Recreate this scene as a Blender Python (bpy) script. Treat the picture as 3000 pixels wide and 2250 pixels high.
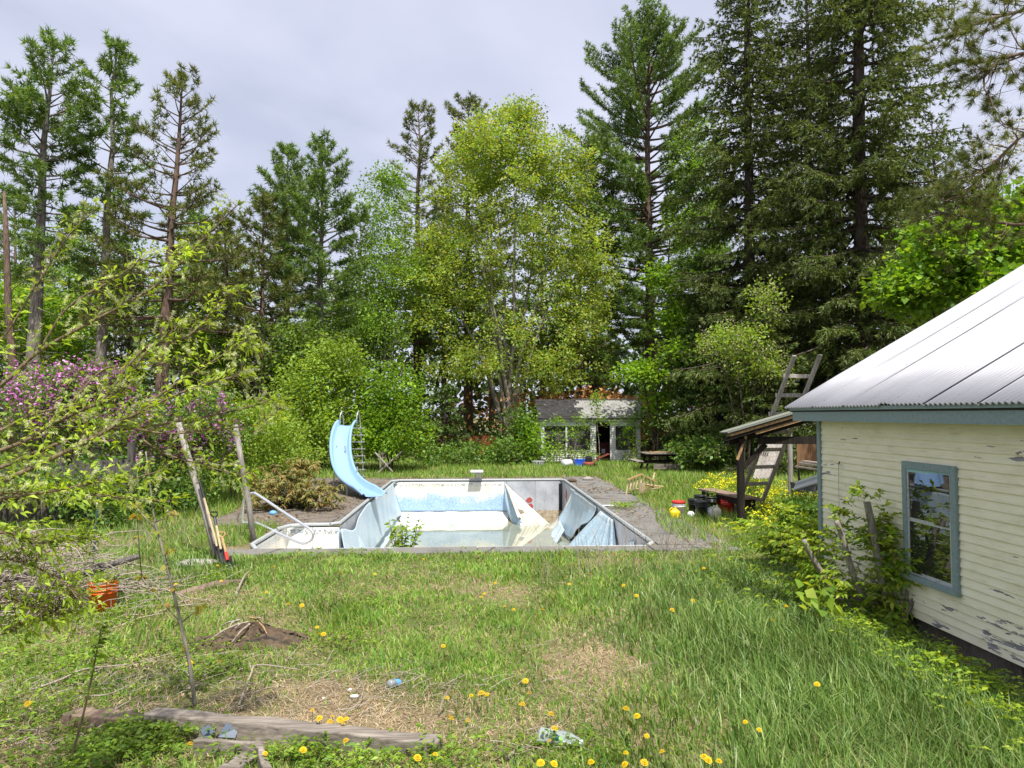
import bpy, math, random
import numpy as np
from mathutils import Vector, Matrix, Euler

# ------------------------------------------------------------------ scene / camera / light
sc = bpy.context.scene
for o in list(bpy.data.objects):
    bpy.data.objects.remove(o, do_unlink=True)
COL = sc.collection
R = math.radians

CAM_H = 2.4
F = 2080.0                    # focal length in photo pixels (3000 wide)
YAW = math.atan2(115, F)      # pool axis vanishes left of the centre
PITCH = math.atan2(90, F)     # horizon below the centre
cam_d = bpy.data.cameras.new('camera')
cam = bpy.data.objects.new('camera', cam_d)
COL.objects.link(cam)
cam.location = (0, 0, CAM_H)
cam.rotation_euler = Euler((math.pi / 2 + PITCH, 0, -YAW), 'XYZ')
cam_d.sensor_width = 36.0
cam_d.lens = 36.0 * F / 3000.0
cam_d.clip_start = 0.05
cam_d.clip_end = 2000
sc.camera = cam
CAM_M = cam.rotation_euler.to_matrix()

SUN_EL, SUN_AZ = R(62), R(164)    # azimuth from +Y, clockwise: behind the camera, to its right
sun_dir = Vector((math.sin(SUN_AZ) * math.cos(SUN_EL), math.cos(SUN_AZ) * math.cos(SUN_EL), math.sin(SUN_EL)))
sun_d = bpy.data.lights.new('sun', 'SUN')
sun_d.energy = 4.4
sun_d.angle = R(1.2)
sun_d.color = (1.0, 0.955, 0.88)
sun = bpy.data.objects.new('sun', sun_d)
COL.objects.link(sun)
sun.rotation_euler = (-sun_dir).to_track_quat('-Z', 'Y').to_euler()
sun.location = (0, 0, 40)

world = bpy.data.worlds.new('World')
sc.world = world
world.use_nodes = True
wn, wl = world.node_tree.nodes, world.node_tree.links
wn.clear()
w_out = wn.new('ShaderNodeOutputWorld')
w_bg = wn.new('ShaderNodeBackground')
w_sky = wn.new('ShaderNodeTexSky')
w_sky.sky_type = 'NISHITA'
w_sky.sun_disc = False
w_sky.sun_elevation = SUN_EL
w_sky.sun_rotation = SUN_AZ
w_sky.air_density = 1.0
w_sky.dust_density = 2.2
w_sky.ozone_density = 1.5
# thin high cloud over the whole dome
w_tc = wn.new('ShaderNodeTexCoord')
w_map = wn.new('ShaderNodeMapping')
w_map.inputs['Scale'].default_value = (1.0, 1.6, 3.2)
w_map.inputs['Rotation'].default_value = (0.1, 0.25, 0.5)
w_noise = wn.new('ShaderNodeTexNoise')
w_noise.inputs['Scale'].default_value = 1.5
w_noise.inputs['Detail'].default_value = 5
w_noise.inputs['Roughness'].default_value = 0.52
w_noise.inputs['Distortion'].default_value = 0.5
w_ramp = wn.new('ShaderNodeMapRange')
w_ramp.inputs['From Min'].default_value = 0.36
w_ramp.inputs['From Max'].default_value = 0.66
w_ramp.inputs['To Min'].default_value = 0.62
w_ramp.inputs['To Max'].default_value = 0.97
w_mix = wn.new('ShaderNodeMix')
w_mix.data_type = 'RGBA'
w_mix.inputs['B'].default_value = (6.6, 6.85, 8.3, 1)
wl.new(w_tc.outputs['Generated'], w_map.inputs['Vector'])
wl.new(w_map.outputs['Vector'], w_noise.inputs['Vector'])
wl.new(w_noise.outputs['Fac'], w_ramp.inputs['Value'])
wl.new(w_ramp.outputs['Result'], w_mix.inputs['Factor'])
wl.new(w_sky.outputs['Color'], w_mix.inputs['A'])
wl.new(w_mix.outputs['Result'], w_bg.inputs['Color'])
w_bg.inputs['Strength'].default_value = 0.081
wl.new(w_bg.outputs['Background'], w_out.inputs['Surface'])

sc.view_settings.view_transform = 'Standard'
sc.view_settings.look = 'None'
sc.view_settings.gamma = 1.0
sc.view_settings.use_curve_mapping = False
sc.view_settings.exposure = 0.62
sc.cycles.use_denoising = True
sc.cycles.max_bounces = 8
sc.cycles.diffuse_bounces = 4
sc.cycles.transparent_max_bounces = 8
sc.cycles.sample_clamp_indirect = 6.0

# ------------------------------------------------------------------ photo pixel -> world
def ray(px, py):
    return CAM_M @ Vector(((px - 1500) / F, (1125 - py) / F, -1.0))

def P(px, py, y):
    """point on the pixel's ray at distance y along the pool axis"""
    d = ray(px, py)
    return Vector((0, 0, CAM_H)) + d * (y / d.y)

def G(px, py, z=0.0):
    """point on the pixel's ray at height z"""
    d = ray(px, py)
    return Vector((0, 0, CAM_H)) + d * ((z - CAM_H) / d.z)

def W(px, py, x):
    """point on the pixel's ray on the plane X = x"""
    d = ray(px, py)
    return Vector((0, 0, CAM_H)) + d * (x / d.x)

# ------------------------------------------------------------------ object helpers
def link(o, parent=None):
    COL.objects.link(o)
    if parent is not None:
        o.parent = parent
    return o

def tag(o, label=None, cat=None, group=None, kind=None):
    if label: o['label'] = label
    if cat: o['category'] = cat
    if group: o['group'] = group
    if kind: o['kind'] = kind
    return o

def thing(name, label, cat, loc=(0, 0, 0), group=None, rz=0.0):
    o = bpy.data.objects.new(name, None)
    o.empty_display_size = 0.1
    link(o)
    o.location = loc
    o.rotation_euler = (0, 0, rz)
    return tag(o, label, cat, group)

def copy_tree(o, parent=None):
    c = o.copy()
    link(c, parent)
    for ch in list(o.children):
        copy_tree(ch, c)
    return c

def np_mesh(name, verts, faces_flat, nper, mat, parent=None, smooth=False, mats=None, midx=None):
    """mesh from numpy: faces all with nper corners"""
    verts = np.asarray(verts, dtype=np.float32).reshape(-1, 3)
    fl = np.asarray(faces_flat, dtype=np.int32).ravel()
    nf = len(fl) // nper
    me = bpy.data.meshes.new(name)
    if parent is not None:
        verts = verts - np.array(parent_loc(parent), dtype=np.float32)
    me.vertices.add(len(verts)); me.vertices.foreach_set('co', verts.ravel())
    me.loops.add(len(fl)); me.loops.foreach_set('vertex_index', fl)
    me.polygons.add(nf)
    me.polygons.foreach_set('loop_start', np.arange(0, nf * nper, nper, dtype=np.int32))
    me.polygons.foreach_set('loop_total', np.full(nf, nper, dtype=np.int32))
    if smooth:
        me.polygons.foreach_set('use_smooth', np.ones(nf, dtype=bool))
    for m in (mats or [mat]):
        me.materials.append(m)
    if midx is not None:
        me.polygons.foreach_set('material_index', np.asarray(midx, dtype=np.int32))
    me.update(calc_edges=True)
    o = bpy.data.objects.new(name, me)
    return link(o, parent)

def parent_loc(p):
    v = Vector((0, 0, 0))
    while p is not None:
        v = v + p.location
        p = p.parent
    return v

class MB:
    def __init__(s):
        s.v = []; s.f = []
    def add(s, vs, fs):
        n = len(s.v)
        s.v.extend([tuple(p) for p in vs])
        s.f.extend([tuple(i + n for i in f) for f in fs])
        return s
    def box(s, c, size, rot=None, jit=0.0, rng=random):
        x, y, z = size[0] / 2, size[1] / 2, size[2] / 2
        vs = [Vector((sx * x, sy * y, sz * z)) for sx in (-1, 1) for sy in (-1, 1) for sz in (-1, 1)]
        if jit:
            vs = [v + Vector((rng.uniform(-jit, jit), rng.uniform(-jit, jit), rng.uniform(-jit, jit))) for v in vs]
        if rot is not None:
            m = rot if isinstance(rot, Matrix) else Euler(rot).to_matrix()
            vs = [m @ v for v in vs]
        vs = [v + Vector(c) for v in vs]
        fs = [(0, 1, 3, 2), (4, 6, 7, 5), (0, 4, 5, 1), (2, 3, 7, 6), (0, 2, 6, 4), (1, 5, 7, 3)]
        return s.add(vs, fs)
    def beam(s, a, b, w, h, up=(0, 0, 1), jit=0.0, rng=random):
        """box running from a to b, w across, h along up"""
        a, b = Vector(a), Vector(b)
        y = (b - a); L = y.length; y.normalize()
        x = y.cross(Vector(up))
        if x.length < 1e-4: x = y.cross(Vector((1, 0, 0)))
        x.normalize(); z = x.cross(y)
        m = Matrix((x, y, z)).transposed()
        return s.box((a + b) / 2, (w, L, h), m, jit, rng)
    def tube(s, pts, rad, n=6, cap=True):
        pts = [Vector(p) for p in pts]
        if not isinstance(rad, (list, tuple)): rad = [rad] * len(pts)
        base = len(s.v)
        prev = None
        for i, p in enumerate(pts):
            d = (pts[min(i + 1, len(pts) - 1)] - pts[max(i - 1, 0)])
            if d.length < 1e-6: d = Vector((0, 0, 1))
            d.normalize()
            if prev is None:
                a = d.cross(Vector((0, 0, 1)))
                if a.length < 0.1: a = d.cross(Vector((1, 0, 0)))
            else:
                a = prev - d * prev.dot(d)
                if a.length < 1e-4: a = d.orthogonal()
            a.normalize(); prev = a
            b = d.cross(a)
            for k in range(n):
                t = 2 * math.pi * k / n
                s.v.append(tuple(p + (a * math.cos(t) + b * math.sin(t)) * rad[i]))
        for i in range(len(pts) - 1):
            for k in range(n):
                k2 = (k + 1) % n
                s.f.append((base + i * n + k, base + i * n + k2, base + (i + 1) * n + k2, base + (i + 1) * n + k))
        if cap:
            s.f.append(tuple(base + k for k in range(n - 1, -1, -1)))
            e = base + (len(pts) - 1) * n
            s.f.append(tuple(e + k for k in range(n)))
        return s
    def lathe(s, prof, c=(0, 0, 0), n=16, axis=None):
        """prof: (radius, height) pairs"""
        base = len(s.v)
        m = axis if axis is not None else Matrix.Identity(3)
        for r, h in prof:
            for k in range(n):
                t = 2 * math.pi * k / n
                s.v.append(tuple(Vector(c) + m @ Vector((r * math.cos(t), r * math.sin(t), h))))
        for i in range(len(prof) - 1):
            for k in range(n):
                k2 = (k + 1) % n
                s.f.append((base + i * n + k, base + i * n + k2, base + (i + 1) * n + k2, base + (i + 1) * n + k))
        return s
    def grid(s, fn, nu, nv, skip=None):
        base = len(s.v)
        for i in range(nu + 1):
            for j in range(nv + 1):
                s.v.append(tuple(fn(i / nu, j / nv)))
        for i in range(nu):
            for j in range(nv):
                if skip and skip((i + .5) / nu, (j + .5) / nv): continue
                a = base + i * (nv + 1) + j
                s.f.append((a, a + nv + 1, a + nv + 2, a + 1))
        return s
    def build(s, name, mat, parent=None, smooth=False, bevel=0.0, solid=0.0):
        me = bpy.data.meshes.new(name)
        off = parent_loc(parent) if parent is not None else Vector((0, 0, 0))
        me.from_pydata([(x - off.x, y - off.y, z - off.z) for x, y, z in s.v], [], s.f)
        me.materials.append(mat)
        if smooth:
            me.polygons.foreach_set('use_smooth', np.ones(len(me.polygons), dtype=bool))
        me.update()
        o = bpy.data.objects.new(name, me)
        link(o, parent)
        if solid:
            m = o.modifiers.new('solid', 'SOLIDIFY'); m.thickness = solid; m.offset = 0
        if bevel:
            m = o.modifiers.new('bevel', 'BEVEL'); m.width = bevel; m.segments = 2; m.limit_method = 'ANGLE'
        return o

def part(parent, name, mat, fn, **k):
    m = MB(); fn(m)
    return m.build(name, mat, parent, **k)

# ------------------------------------------------------------------ materials
def new_mat(name):
    m = bpy.data.materials.new(name)
    m.use_nodes = True
    nt = m.node_tree
    bs = nt.nodes['Principled BSDF']
    return m, nt, bs

def ramp(nt, stops, fac):
    r = nt.nodes.new('ShaderNodeValToRGB')
    e = r.color_ramp.elements
    while len(e) < len(stops): e.new(0.5)
    for i, (p, c) in enumerate(stops):
        e[i].position = p
        e[i].color = (c[0], c[1], c[2], 1)
    nt.links.new(fac, r.inputs['Fac'])
    return r.outputs['Color']

def coords(nt, scale=(1, 1, 1), world=True):
    mp = nt.nodes.new('ShaderNodeMapping')
    mp.inputs['Scale'].default_value = scale
    if world:
        g = nt.nodes.new('ShaderNodeNewGeometry'); nt.links.new(g.outputs['Position'], mp.inputs['Vector'])
    else:
        g = nt.nodes.new('ShaderNodeTexCoord'); nt.links.new(g.outputs['Object'], mp.inputs['Vector'])
    return mp.outputs['Vector']

def noise(nt, vec, scale, detail=4, rough=0.55, dist=0.0):
    n = nt.nodes.new('ShaderNodeTexNoise')
    n.inputs['Scale'].default_value = scale
    n.inputs['Detail'].default_value = detail
    n.inputs['Roughness'].default_value = rough
    n.inputs['Distortion'].default_value = dist
    nt.links.new(vec, n.inputs['Vector'])
    return n.outputs['Fac']

def mixc(nt, a, b, fac, mode='MIX'):
    m = nt.nodes.new('ShaderNodeMix'); m.data_type = 'RGBA'; m.blend_type = mode
    for s, v in (('A', a), ('B', b)):
        if isinstance(v, (tuple, list)): m.inputs[s].default_value = (v[0], v[1], v[2], 1)
        else: nt.links.new(v, m.inputs[s])
    if isinstance(fac, (int, float)): m.inputs['Factor'].default_value = fac
    else: nt.links.new(fac, m.inputs['Factor'])
    return m.outputs['Result']

def math_n(nt, op, a, b=None, clamp=False):
    m = nt.nodes.new('ShaderNodeMath'); m.operation = op; m.use_clamp = clamp
    for i, v in enumerate((a, b)):
        if v is None: continue
        if isinstance(v, (int, float)): m.inputs[i].default_value = v
        else: nt.links.new(v, m.inputs[i])
    return m.outputs[0]

def mrange(nt, v, a, b, c=0.0, d=1.0):
    m = nt.nodes.new('ShaderNodeMapRange')
    for k, x in (('From Min', a), ('From Max', b), ('To Min', c), ('To Max', d)):
        m.inputs[k].default_value = x
    nt.links.new(v, m.inputs['Value'])
    return m.outputs['Result']

def bump(nt, bs, h, strength=0.4, dist=0.02):
    b = nt.nodes.new('ShaderNodeBump')
    b.inputs['Strength'].default_value = strength
    b.inputs['Distance'].default_value = dist
    nt.links.new(h, b.inputs['Height'])
    nt.links.new(b.outputs['Normal'], bs.inputs['Normal'])

def leaf_mat(name, cols, transl=0.35, tcol=None, rough=0.5, var=(0.7, 1.25), vscale=0.6, gain=1.3):
    """foliage: colour varies leaf by leaf and clump by clump"""
    m, nt, bs = new_mat(name)
    g = nt.nodes.new('ShaderNodeNewGeometry')
    st = [(i / max(1, len(cols) - 1), tuple(min(.8, x * gain) for x in c)) for i, c in enumerate(cols)]
    c = ramp(nt, st, g.outputs['Random Per Island'])
    n = noise(nt, coords(nt), vscale, 2)
    v = mrange(nt, n, 0.35, 0.65, var[0], var[1])
    hsv = nt.nodes.new('ShaderNodeHueSaturation')
    nt.links.new(v, hsv.inputs['Value']); nt.links.new(c, hsv.inputs['Color'])
    c = hsv.outputs['Color']
    nt.links.new(c, bs.inputs['Base Color'])
    bs.inputs['Roughness'].default_value = rough
    bs.inputs['Specular IOR Level'].default_value = 0.35
    if transl > 0:
        t = nt.nodes.new('ShaderNodeBsdfTranslucent')
        tc = mixc(nt, c, tcol or (1.5, 1.35, 0.5), 1.0, 'MULTIPLY')
        nt.links.new(tc, t.inputs['Color'])
        mx = nt.nodes.new('ShaderNodeMixShader'); mx.inputs[0].default_value = transl
        nt.links.new(bs.outputs[0], mx.inputs[1]); nt.links.new(t.outputs[0], mx.inputs[2])
        nt.links.new(mx.outputs[0], nt.nodes['Material Output'].inputs['Surface'])
    return m

def wood_mat(name, c1, c2, c3, axis=2, grain=14, rough=0.8, world=False, blotch=1.3):
    m, nt, bs = new_mat(name)
    s = [grain * 2.2] * 3; s[axis] = grain * 0.12
    n1 = noise(nt, coords(nt, s, world), 1.0, 5, 0.65)
    n2 = noise(nt, coords(nt, (1, 1, 1), world), blotch, 4, 0.6)
    oi = nt.nodes.new('ShaderNodeObjectInfo')
    c = ramp(nt, [(0.3, c1), (0.52, c2), (0.72, c3)], n1)
    v = mrange(nt, n2, 0.3, 0.7, 0.75, 1.2)
    v = math_n(nt, 'MULTIPLY', v, mrange(nt, oi.outputs['Random'], 0, 1, 0.86, 1.12))
    hsv = nt.nodes.new('ShaderNodeHueSaturation')
    nt.links.new(v, hsv.inputs['Value']); nt.links.new(c, hsv.inputs['Color'])
    nt.links.new(hsv.outputs['Color'], bs.inputs['Base Color'])
    bs.inputs['Roughness'].default_value = rough
    bs.inputs['Specular IOR Level'].default_value = 0.2
    bump(nt, bs, n1, 0.5, 0.01)
    return m

def flat_mat(name, col, rough=0.5, metal=0.0, spec=0.4, dirt=0.25, dscale=5.0, dcol=None):
    m, nt, bs = new_mat(name)
    n = noise(nt, coords(nt, world=False), dscale, 5, 0.65)
    d = dcol or tuple(c * 0.45 + 0.03 for c in col)
    c = mixc(nt, col, d, mrange(nt, n, 0.45, 0.75, 0.0, dirt * 2))
    nt.links.new(c, bs.inputs['Base Color'])
    bs.inputs['Roughness'].default_value = rough
    bs.inputs['Metallic'].default_value = metal
    bs.inputs['Specular IOR Level'].default_value = spec
    return m

def bark_mat(name, c1, c2, scale=3.0):
    m, nt, bs = new_mat(name)
    n = noise(nt, coords(nt, (5, 5, 1.4)), scale, 5, 0.65)
    n2 = noise(nt, coords(nt, (1, 1, 1)), 1.1, 3)
    c = ramp(nt, [(0.35, c1), (0.65, c2)], n)
    c = mixc(nt, c, (0.16, 0.17, 0.12), mrange(nt, n2, 0.55, 0.75, 0, 0.5))
    nt.links.new(c, bs.inputs['Base Color'])
    bs.inputs['Roughness'].default_value = 0.9
    bs.inputs['Specular IOR Level'].default_value = 0.15
    bump(nt, bs, n, 0.6, 0.03)
    return m

M = {}
M['bark_grey'] = bark_mat('bark_grey', (0.10, 0.085, 0.07), (0.30, 0.27, 0.24))
M['bark_brown'] = bark_mat('bark_brown', (0.065, 0.045, 0.035), (0.20, 0.14, 0.105))
M['bark_pale'] = bark_mat('bark_pale', (0.13, 0.11, 0.09), (0.36, 0.33, 0.28))
M['bark_dark'] = bark_mat('bark_dark', (0.03, 0.024, 0.02), (0.11, 0.085, 0.07))
M['twig'] = bark_mat('twig', (0.10, 0.075, 0.04), (0.24, 0.19, 0.11), 9)
M['twig_dead'] = bark_mat('twig_dead', (0.20, 0.16, 0.12), (0.46, 0.40, 0.33), 9)

M['white_pine'] = leaf_mat('white_pine_needles', [(0.045, 0.095, 0.025), (0.085, 0.15, 0.034), (0.155, 0.21, 0.04)], 0.32, gain=1.55)
M['red_pine'] = leaf_mat('red_pine_needles', [(0.05, 0.08, 0.02), (0.09, 0.115, 0.028), (0.15, 0.155, 0.038)], 0.3, gain=1.5)
M['spruce'] = leaf_mat('spruce_needles', [(0.036, 0.062, 0.016), (0.07, 0.102, 0.024), (0.125, 0.15, 0.036)], 0.28, gain=1.55)
M['hemlock'] = leaf_mat('hemlock_needles', [(0.03, 0.065, 0.014), (0.065, 0.115, 0.02), (0.12, 0.17, 0.03)], 0.25)
M['maple'] = leaf_mat('maple_leaves', [(0.10, 0.18, 0.03), (0.15, 0.235, 0.038), (0.21, 0.28, 0.05), (0.28, 0.27, 0.06)], 0.42, var=(.6, 1.35), vscale=.8, gain=1.5)
M['poplar'] = leaf_mat('poplar_leaves', [(0.075, 0.16, 0.02), (0.13, 0.235, 0.03), (0.20, 0.30, 0.05)], 0.4, gain=1.5)
M['hazy'] = leaf_mat('understorey_leaves', [(0.05, 0.105, 0.016), (0.095, 0.165, 0.024), (0.15, 0.215, 0.035)], 0.35, var=(.6, 1.3), gain=1.4)
M['bright'] = leaf_mat('bright_leaves', [(0.065, 0.15, 0.012), (0.13, 0.24, 0.018), (0.21, 0.32, 0.03)], 0.42, gain=1.4)
M['shrub'] = leaf_mat('shrub_leaves', [(0.085, 0.16, 0.018), (0.15, 0.23, 0.026), (0.22, 0.30, 0.045)], 0.4, gain=1.55)
M['lilac_leaf'] = leaf_mat('lilac_leaves', [(0.035, 0.09, 0.014), (0.075, 0.15, 0.022), (0.14, 0.21, 0.035)], 0.3, gain=1.5)
M['lilac_flower'] = leaf_mat('lilac_flowers', [(0.26, 0.06, 0.20), (0.42, 0.14, 0.36), (0.60, 0.32, 0.56)], 0.25, (1.2, 0.8, 1.2))
M['rhodo'] = leaf_mat('rhododendron_leaves', [(0.075, 0.105, 0.02), (0.16, 0.17, 0.04), (0.24, 0.15, 0.06), (0.20, 0.22, 0.07)], 0.25, var=(0.8, 1.2), vscale=1.5)
M['willow_leaf'] = leaf_mat('willow_leaves', [(0.13, 0.21, 0.02), (0.21, 0.30, 0.03), (0.31, 0.40, 0.06)], 0.45, vscale=2, gain=1.5)
M['catkin'] = leaf_mat('catkin_fluff', [(0.30, 0.34, 0.12), (0.42, 0.44, 0.21), (0.60, 0.60, 0.46)], 0.35, (1.1, 1.1, 0.8), vscale=2)
M['elder'] = leaf_mat('elder_leaves', [(0.075, 0.155, 0.014), (0.15, 0.23, 0.02), (0.26, 0.31, 0.03)], 0.42, vscale=2, gain=1.6)
M['weed'] = leaf_mat('weed_leaves', [(0.065, 0.13, 0.014), (0.12, 0.20, 0.02), (0.19, 0.26, 0.035)], 0.38, vscale=2, gain=1.6)
M['sapling_leaf'] = leaf_mat('sapling_leaves', [(0.16, 0.20, 0.02), (0.25, 0.25, 0.04), (0.30, 0.19, 0.05)], 0.4, vscale=2)
M['blossom'] = leaf_mat('blossom_petals', [(0.30, 0.29, 0.13), (0.40, 0.38, 0.2), (0.55, 0.52, 0.36)], 0.3, (1.0, 1.0, 0.9), gain=1.0)
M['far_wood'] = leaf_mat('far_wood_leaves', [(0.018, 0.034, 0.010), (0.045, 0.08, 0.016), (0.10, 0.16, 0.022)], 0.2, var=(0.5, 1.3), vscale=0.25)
M['dead_needle'] = leaf_mat('dead_needles', [(0.20, 0.085, 0.03), (0.30, 0.14, 0.05), (0.36, 0.20, 0.08)], 0.2)
M['lawn'] = leaf_mat('lawn_grass', [(0.045, 0.115, 0.014), (0.088, 0.175, 0.022), (0.145, 0.235, 0.035), (0.24, 0.25, 0.08)], 0.36, var=(0.72, 1.2), vscale=1.4, gain=1.7)
M['tall'] = leaf_mat('tall_grass', [(0.05, 0.105, 0.02), (0.09, 0.165, 0.034), (0.145, 0.22, 0.052), (0.24, 0.29, 0.11)], 0.32, (1.25, 1.25, 0.6), var=(0.8, 1.15), vscale=1.3, rough=0.4, gain=1.45)
M['straw'] = leaf_mat('straw', [(0.28, 0.20, 0.11), (0.40, 0.30, 0.18), (0.50, 0.41, 0.27)], 0.2, (1.1, 1.0, 0.8), var=(0.8, 1.15), vscale=2, gain=1.2)
M['yellow_flower'] = leaf_mat('yellow_petals', [(0.50, 0.42, 0.01), (0.65, 0.56, 0.015), (0.58, 0.6, 0.03)], 0.25, (1.1, 1.1, 0.5), var=(0.9, 1.1))
M['dandelion'] = leaf_mat('dandelion_petals', [(0.80, 0.52, 0.004), (0.86, 0.60, 0.006)], 0.15, (1.0, 1.0, 0.5), var=(0.95, 1.05), gain=.9)
M['litter_leaf'] = leaf_mat('dead_leaves', [(0.12, 0.075, 0.04), (0.22, 0.14, 0.08), (0.33, 0.25, 0.16)], 0.1, gain=1.0)
M['stem'] = flat_mat('stem', (0.14, 0.22, 0.04), 0.6)

M['wood_grey'] = wood_mat('weathered_wood', (0.16, 0.14, 0.12), (0.30, 0.275, 0.245), (0.42, 0.39, 0.35))
M['wood_grey_x'] = wood_mat('weathered_wood_x', (0.10, 0.085, 0.068), (0.22, 0.19, 0.16), (0.33, 0.29, 0.25), axis=0, grain=18, blotch=3)
M['wood_dark'] = wood_mat('dark_wood', (0.008, 0.006, 0.005), (0.018, 0.014, 0.011), (0.045, 0.033, 0.024))
M['wood_tan'] = wood_mat('bare_wood', (0.26, 0.15, 0.07), (0.42, 0.27, 0.13), (0.52, 0.36, 0.2))
M['wood_pale'] = wood_mat('pale_wood', (0.40, 0.30, 0.19), (0.55, 0.43, 0.28), (0.66, 0.55, 0.4))
M['wood_fence'] = wood_mat('fence_wood', (0.05, 0.044, 0.038), (0.12, 0.108, 0.096), (0.22, 0.20, 0.18))
M['plank_brown'] = wood_mat('brown_plank', (0.15, 0.10, 0.075), (0.24, 0.175, 0.13), (0.33, 0.25, 0.19), axis=1)
M['bamboo'] = wood_mat('reed_panel', (0.20, 0.10, 0.05), (0.30, 0.17, 0.09), (0.38, 0.23, 0.13), grain=26)

def mk_ground():
    m, nt, bs = new_mat('ground_soil')
    v = coords(nt)
    n1 = noise(nt, v, 0.55, 5, 0.6)
    n2 = noise(nt, v, 9, 5, 0.7)
    n3 = noise(nt, v, 46, 3, 0.7)
    soil = ramp(nt, [(0.3, (0.13, 0.095, 0.06)), (0.5, (0.26, 0.20, 0.12)), (0.7, (0.40, 0.32, 0.21))], n3)
    grn = ramp(nt, [(0.3, (0.04, 0.07, 0.015)), (0.7, (0.11, 0.15, 0.03))], n2)
    c = mixc(nt, soil, grn, mrange(nt, n1, 0.42, 0.58, 0.1, 0.85))
    nt.links.new(c, bs.inputs['Base Color'])
    bs.inputs['Roughness'].default_value = 1.0
    bs.inputs['Specular IOR Level'].default_value = 0.05
    bump(nt, bs, n3, 0.8, 0.03)
    return m
M['ground'] = mk_ground()

def mk_concrete(name, c1, c2, litter=0.5):
    m, nt, bs = new_mat(name)
    v = coords(nt)
    n1 = noise(nt, v, 1.3, 5, 0.6); n2 = noise(nt, v, 24, 5, 0.7); n3 = noise(nt, v, 4.2, 5, 0.65, 0.6)
    c = ramp(nt, [(0.3, c1), (0.7, c2)], n2)
    c = mixc(nt, c, tuple(x * 0.55 for x in c1), mrange(nt, n1, 0.48, 0.68, 0, 0.7))
    c = mixc(nt, c, (0.22, 0.15, 0.09), mrange(nt, n3, 0.52, 0.66, 0, litter))
    vo = nt.nodes.new('ShaderNodeTexVoronoi'); vo.feature = 'DISTANCE_TO_EDGE'; vo.inputs['Scale'].default_value = 0.55
    vm = nt.nodes.new('ShaderNodeMix'); vm.data_type = 'VECTOR'; vm.inputs[0].default_value = 0.12
    nz = nt.nodes.new('ShaderNodeTexNoise'); nz.inputs['Scale'].default_value = 3.0; nt.links.new(v, nz.inputs['Vector'])
    nt.links.new(v, vm.inputs[4]); nt.links.new(nz.outputs['Color'], vm.inputs[5]); nt.links.new(vm.outputs[1], vo.inputs['Vector'])
    c = mixc(nt, c, (0.03, 0.027, 0.022), mrange(nt, vo.outputs['Distance'], 0.004, 0.014, 0.8, 0.0))
    nt.links.new(c, bs.inputs['Base Color'])
    bs.inputs['Roughness'].default_value = 0.95
    bump(nt, bs, n2, 0.4, 0.01)
    return m
M['concrete'] = mk_concrete('deck_concrete', (0.125, 0.12, 0.108), (0.235, 0.228, 0.212), 0.5)
M['concrete_dirty'] = mk_concrete('littered_concrete', (0.11, 0.095, 0.078), (0.21, 0.18, 0.15), 0.95)
M['foundation'] = mk_concrete('foundation_concrete', (0.07, 0.06, 0.05), (0.15, 0.13, 0.11), 0.4)

def mk_siding():
    m, nt, bs = new_mat('cream_clapboard')
    v = coords(nt)
    g = nt.nodes.new('ShaderNodeNewGeometry')
    sx = nt.nodes.new('ShaderNodeSeparateXYZ'); nt.links.new(g.outputs['Position'], sx.inputs[0])
    n1 = noise(nt, coords(nt, (3, 3, 9)), 1.0, 5, 0.6)
    n2 = noise(nt, coords(nt, (4, 2.2, 13)), 1.0, 5, 0.62, 0.3)
    n3 = noise(nt, coords(nt, (12, 3.5, 60)), 1.0, 4, 0.6)
    n4 = noise(nt, coords(nt, (1, 1, 1)), 0.9, 2)
    paint = ramp(nt, [(0.3, (0.72, 0.675, 0.475)), (0.5, (0.79, 0.745, 0.55)), (0.75, (0.83, 0.79, 0.61))], n1)
    dirt = mixc(nt, paint, (0.40, 0.35, 0.22), mrange(nt, n3, 0.58, 0.72, 0, 0.5))
    bare = ramp(nt, [(0.3, (0.13, 0.12, 0.13)), (0.7, (0.34, 0.33, 0.34))], n3)
    # peeling: mostly in the low courses
    hz = mrange(nt, sx.outputs['Z'], 0.1, 1.15, 0.105, -0.06)
    pm = math_n(nt, 'ADD', n2, hz)
    pm = math_n(nt, 'ADD', pm, mrange(nt, n4, 0.3, 0.7, -0.08, 0.06))
    pm = mrange(nt, pm, 0.625, 0.64, 0, 1)
    c = mixc(nt, dirt, bare, pm)
    nt.links.new(c, bs.inputs['Base Color'])
    bs.inputs['Roughness'].default_value = 0.6
    bs.inputs['Specular IOR Level'].default_value = 0.25
    bump(nt, bs, math_n(nt, 'SUBTRACT', 1.0, pm), 0.5, 0.004)
    return m
M['siding'] = mk_siding()

def peel_paint(name, col, bare, amount=0.62, sc_=(6, 6, 6)):
    m, nt, bs = new_mat(name)
    n = noise(nt, coords(nt, sc_), 1.0, 5, 0.65, 0.3)
    n2 = noise(nt, coords(nt, (30, 30, 30)), 1.0, 3, 0.6)
    a = ramp(nt, [(0.3, tuple(c * 0.85 for c in col)), (0.7, tuple(min(1, c * 1.1) for c in col))], n2)
    b = ramp(nt, [(0.3, tuple(c * 0.6 for c in bare)), (0.7, bare)], n2)
    c = mixc(nt, a, b, mrange(nt, n, amount, amount + 0.03, 0, 1))
    nt.links.new(c, bs.inputs['Base Color'])
    bs.inputs['Roughness'].default_value = 0.65
    bs.inputs['Specular IOR Level'].default_value = 0.25
    return m
M['teal'] = peel_paint('teal_trim', (0.215, 0.285, 0.285), (0.34, 0.30, 0.26), 0.67)
M['teal_light'] = peel_paint('light_teal_paint', (0.30, 0.50, 0.52), (0.35, 0.40, 0.38), 0.66)
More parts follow.
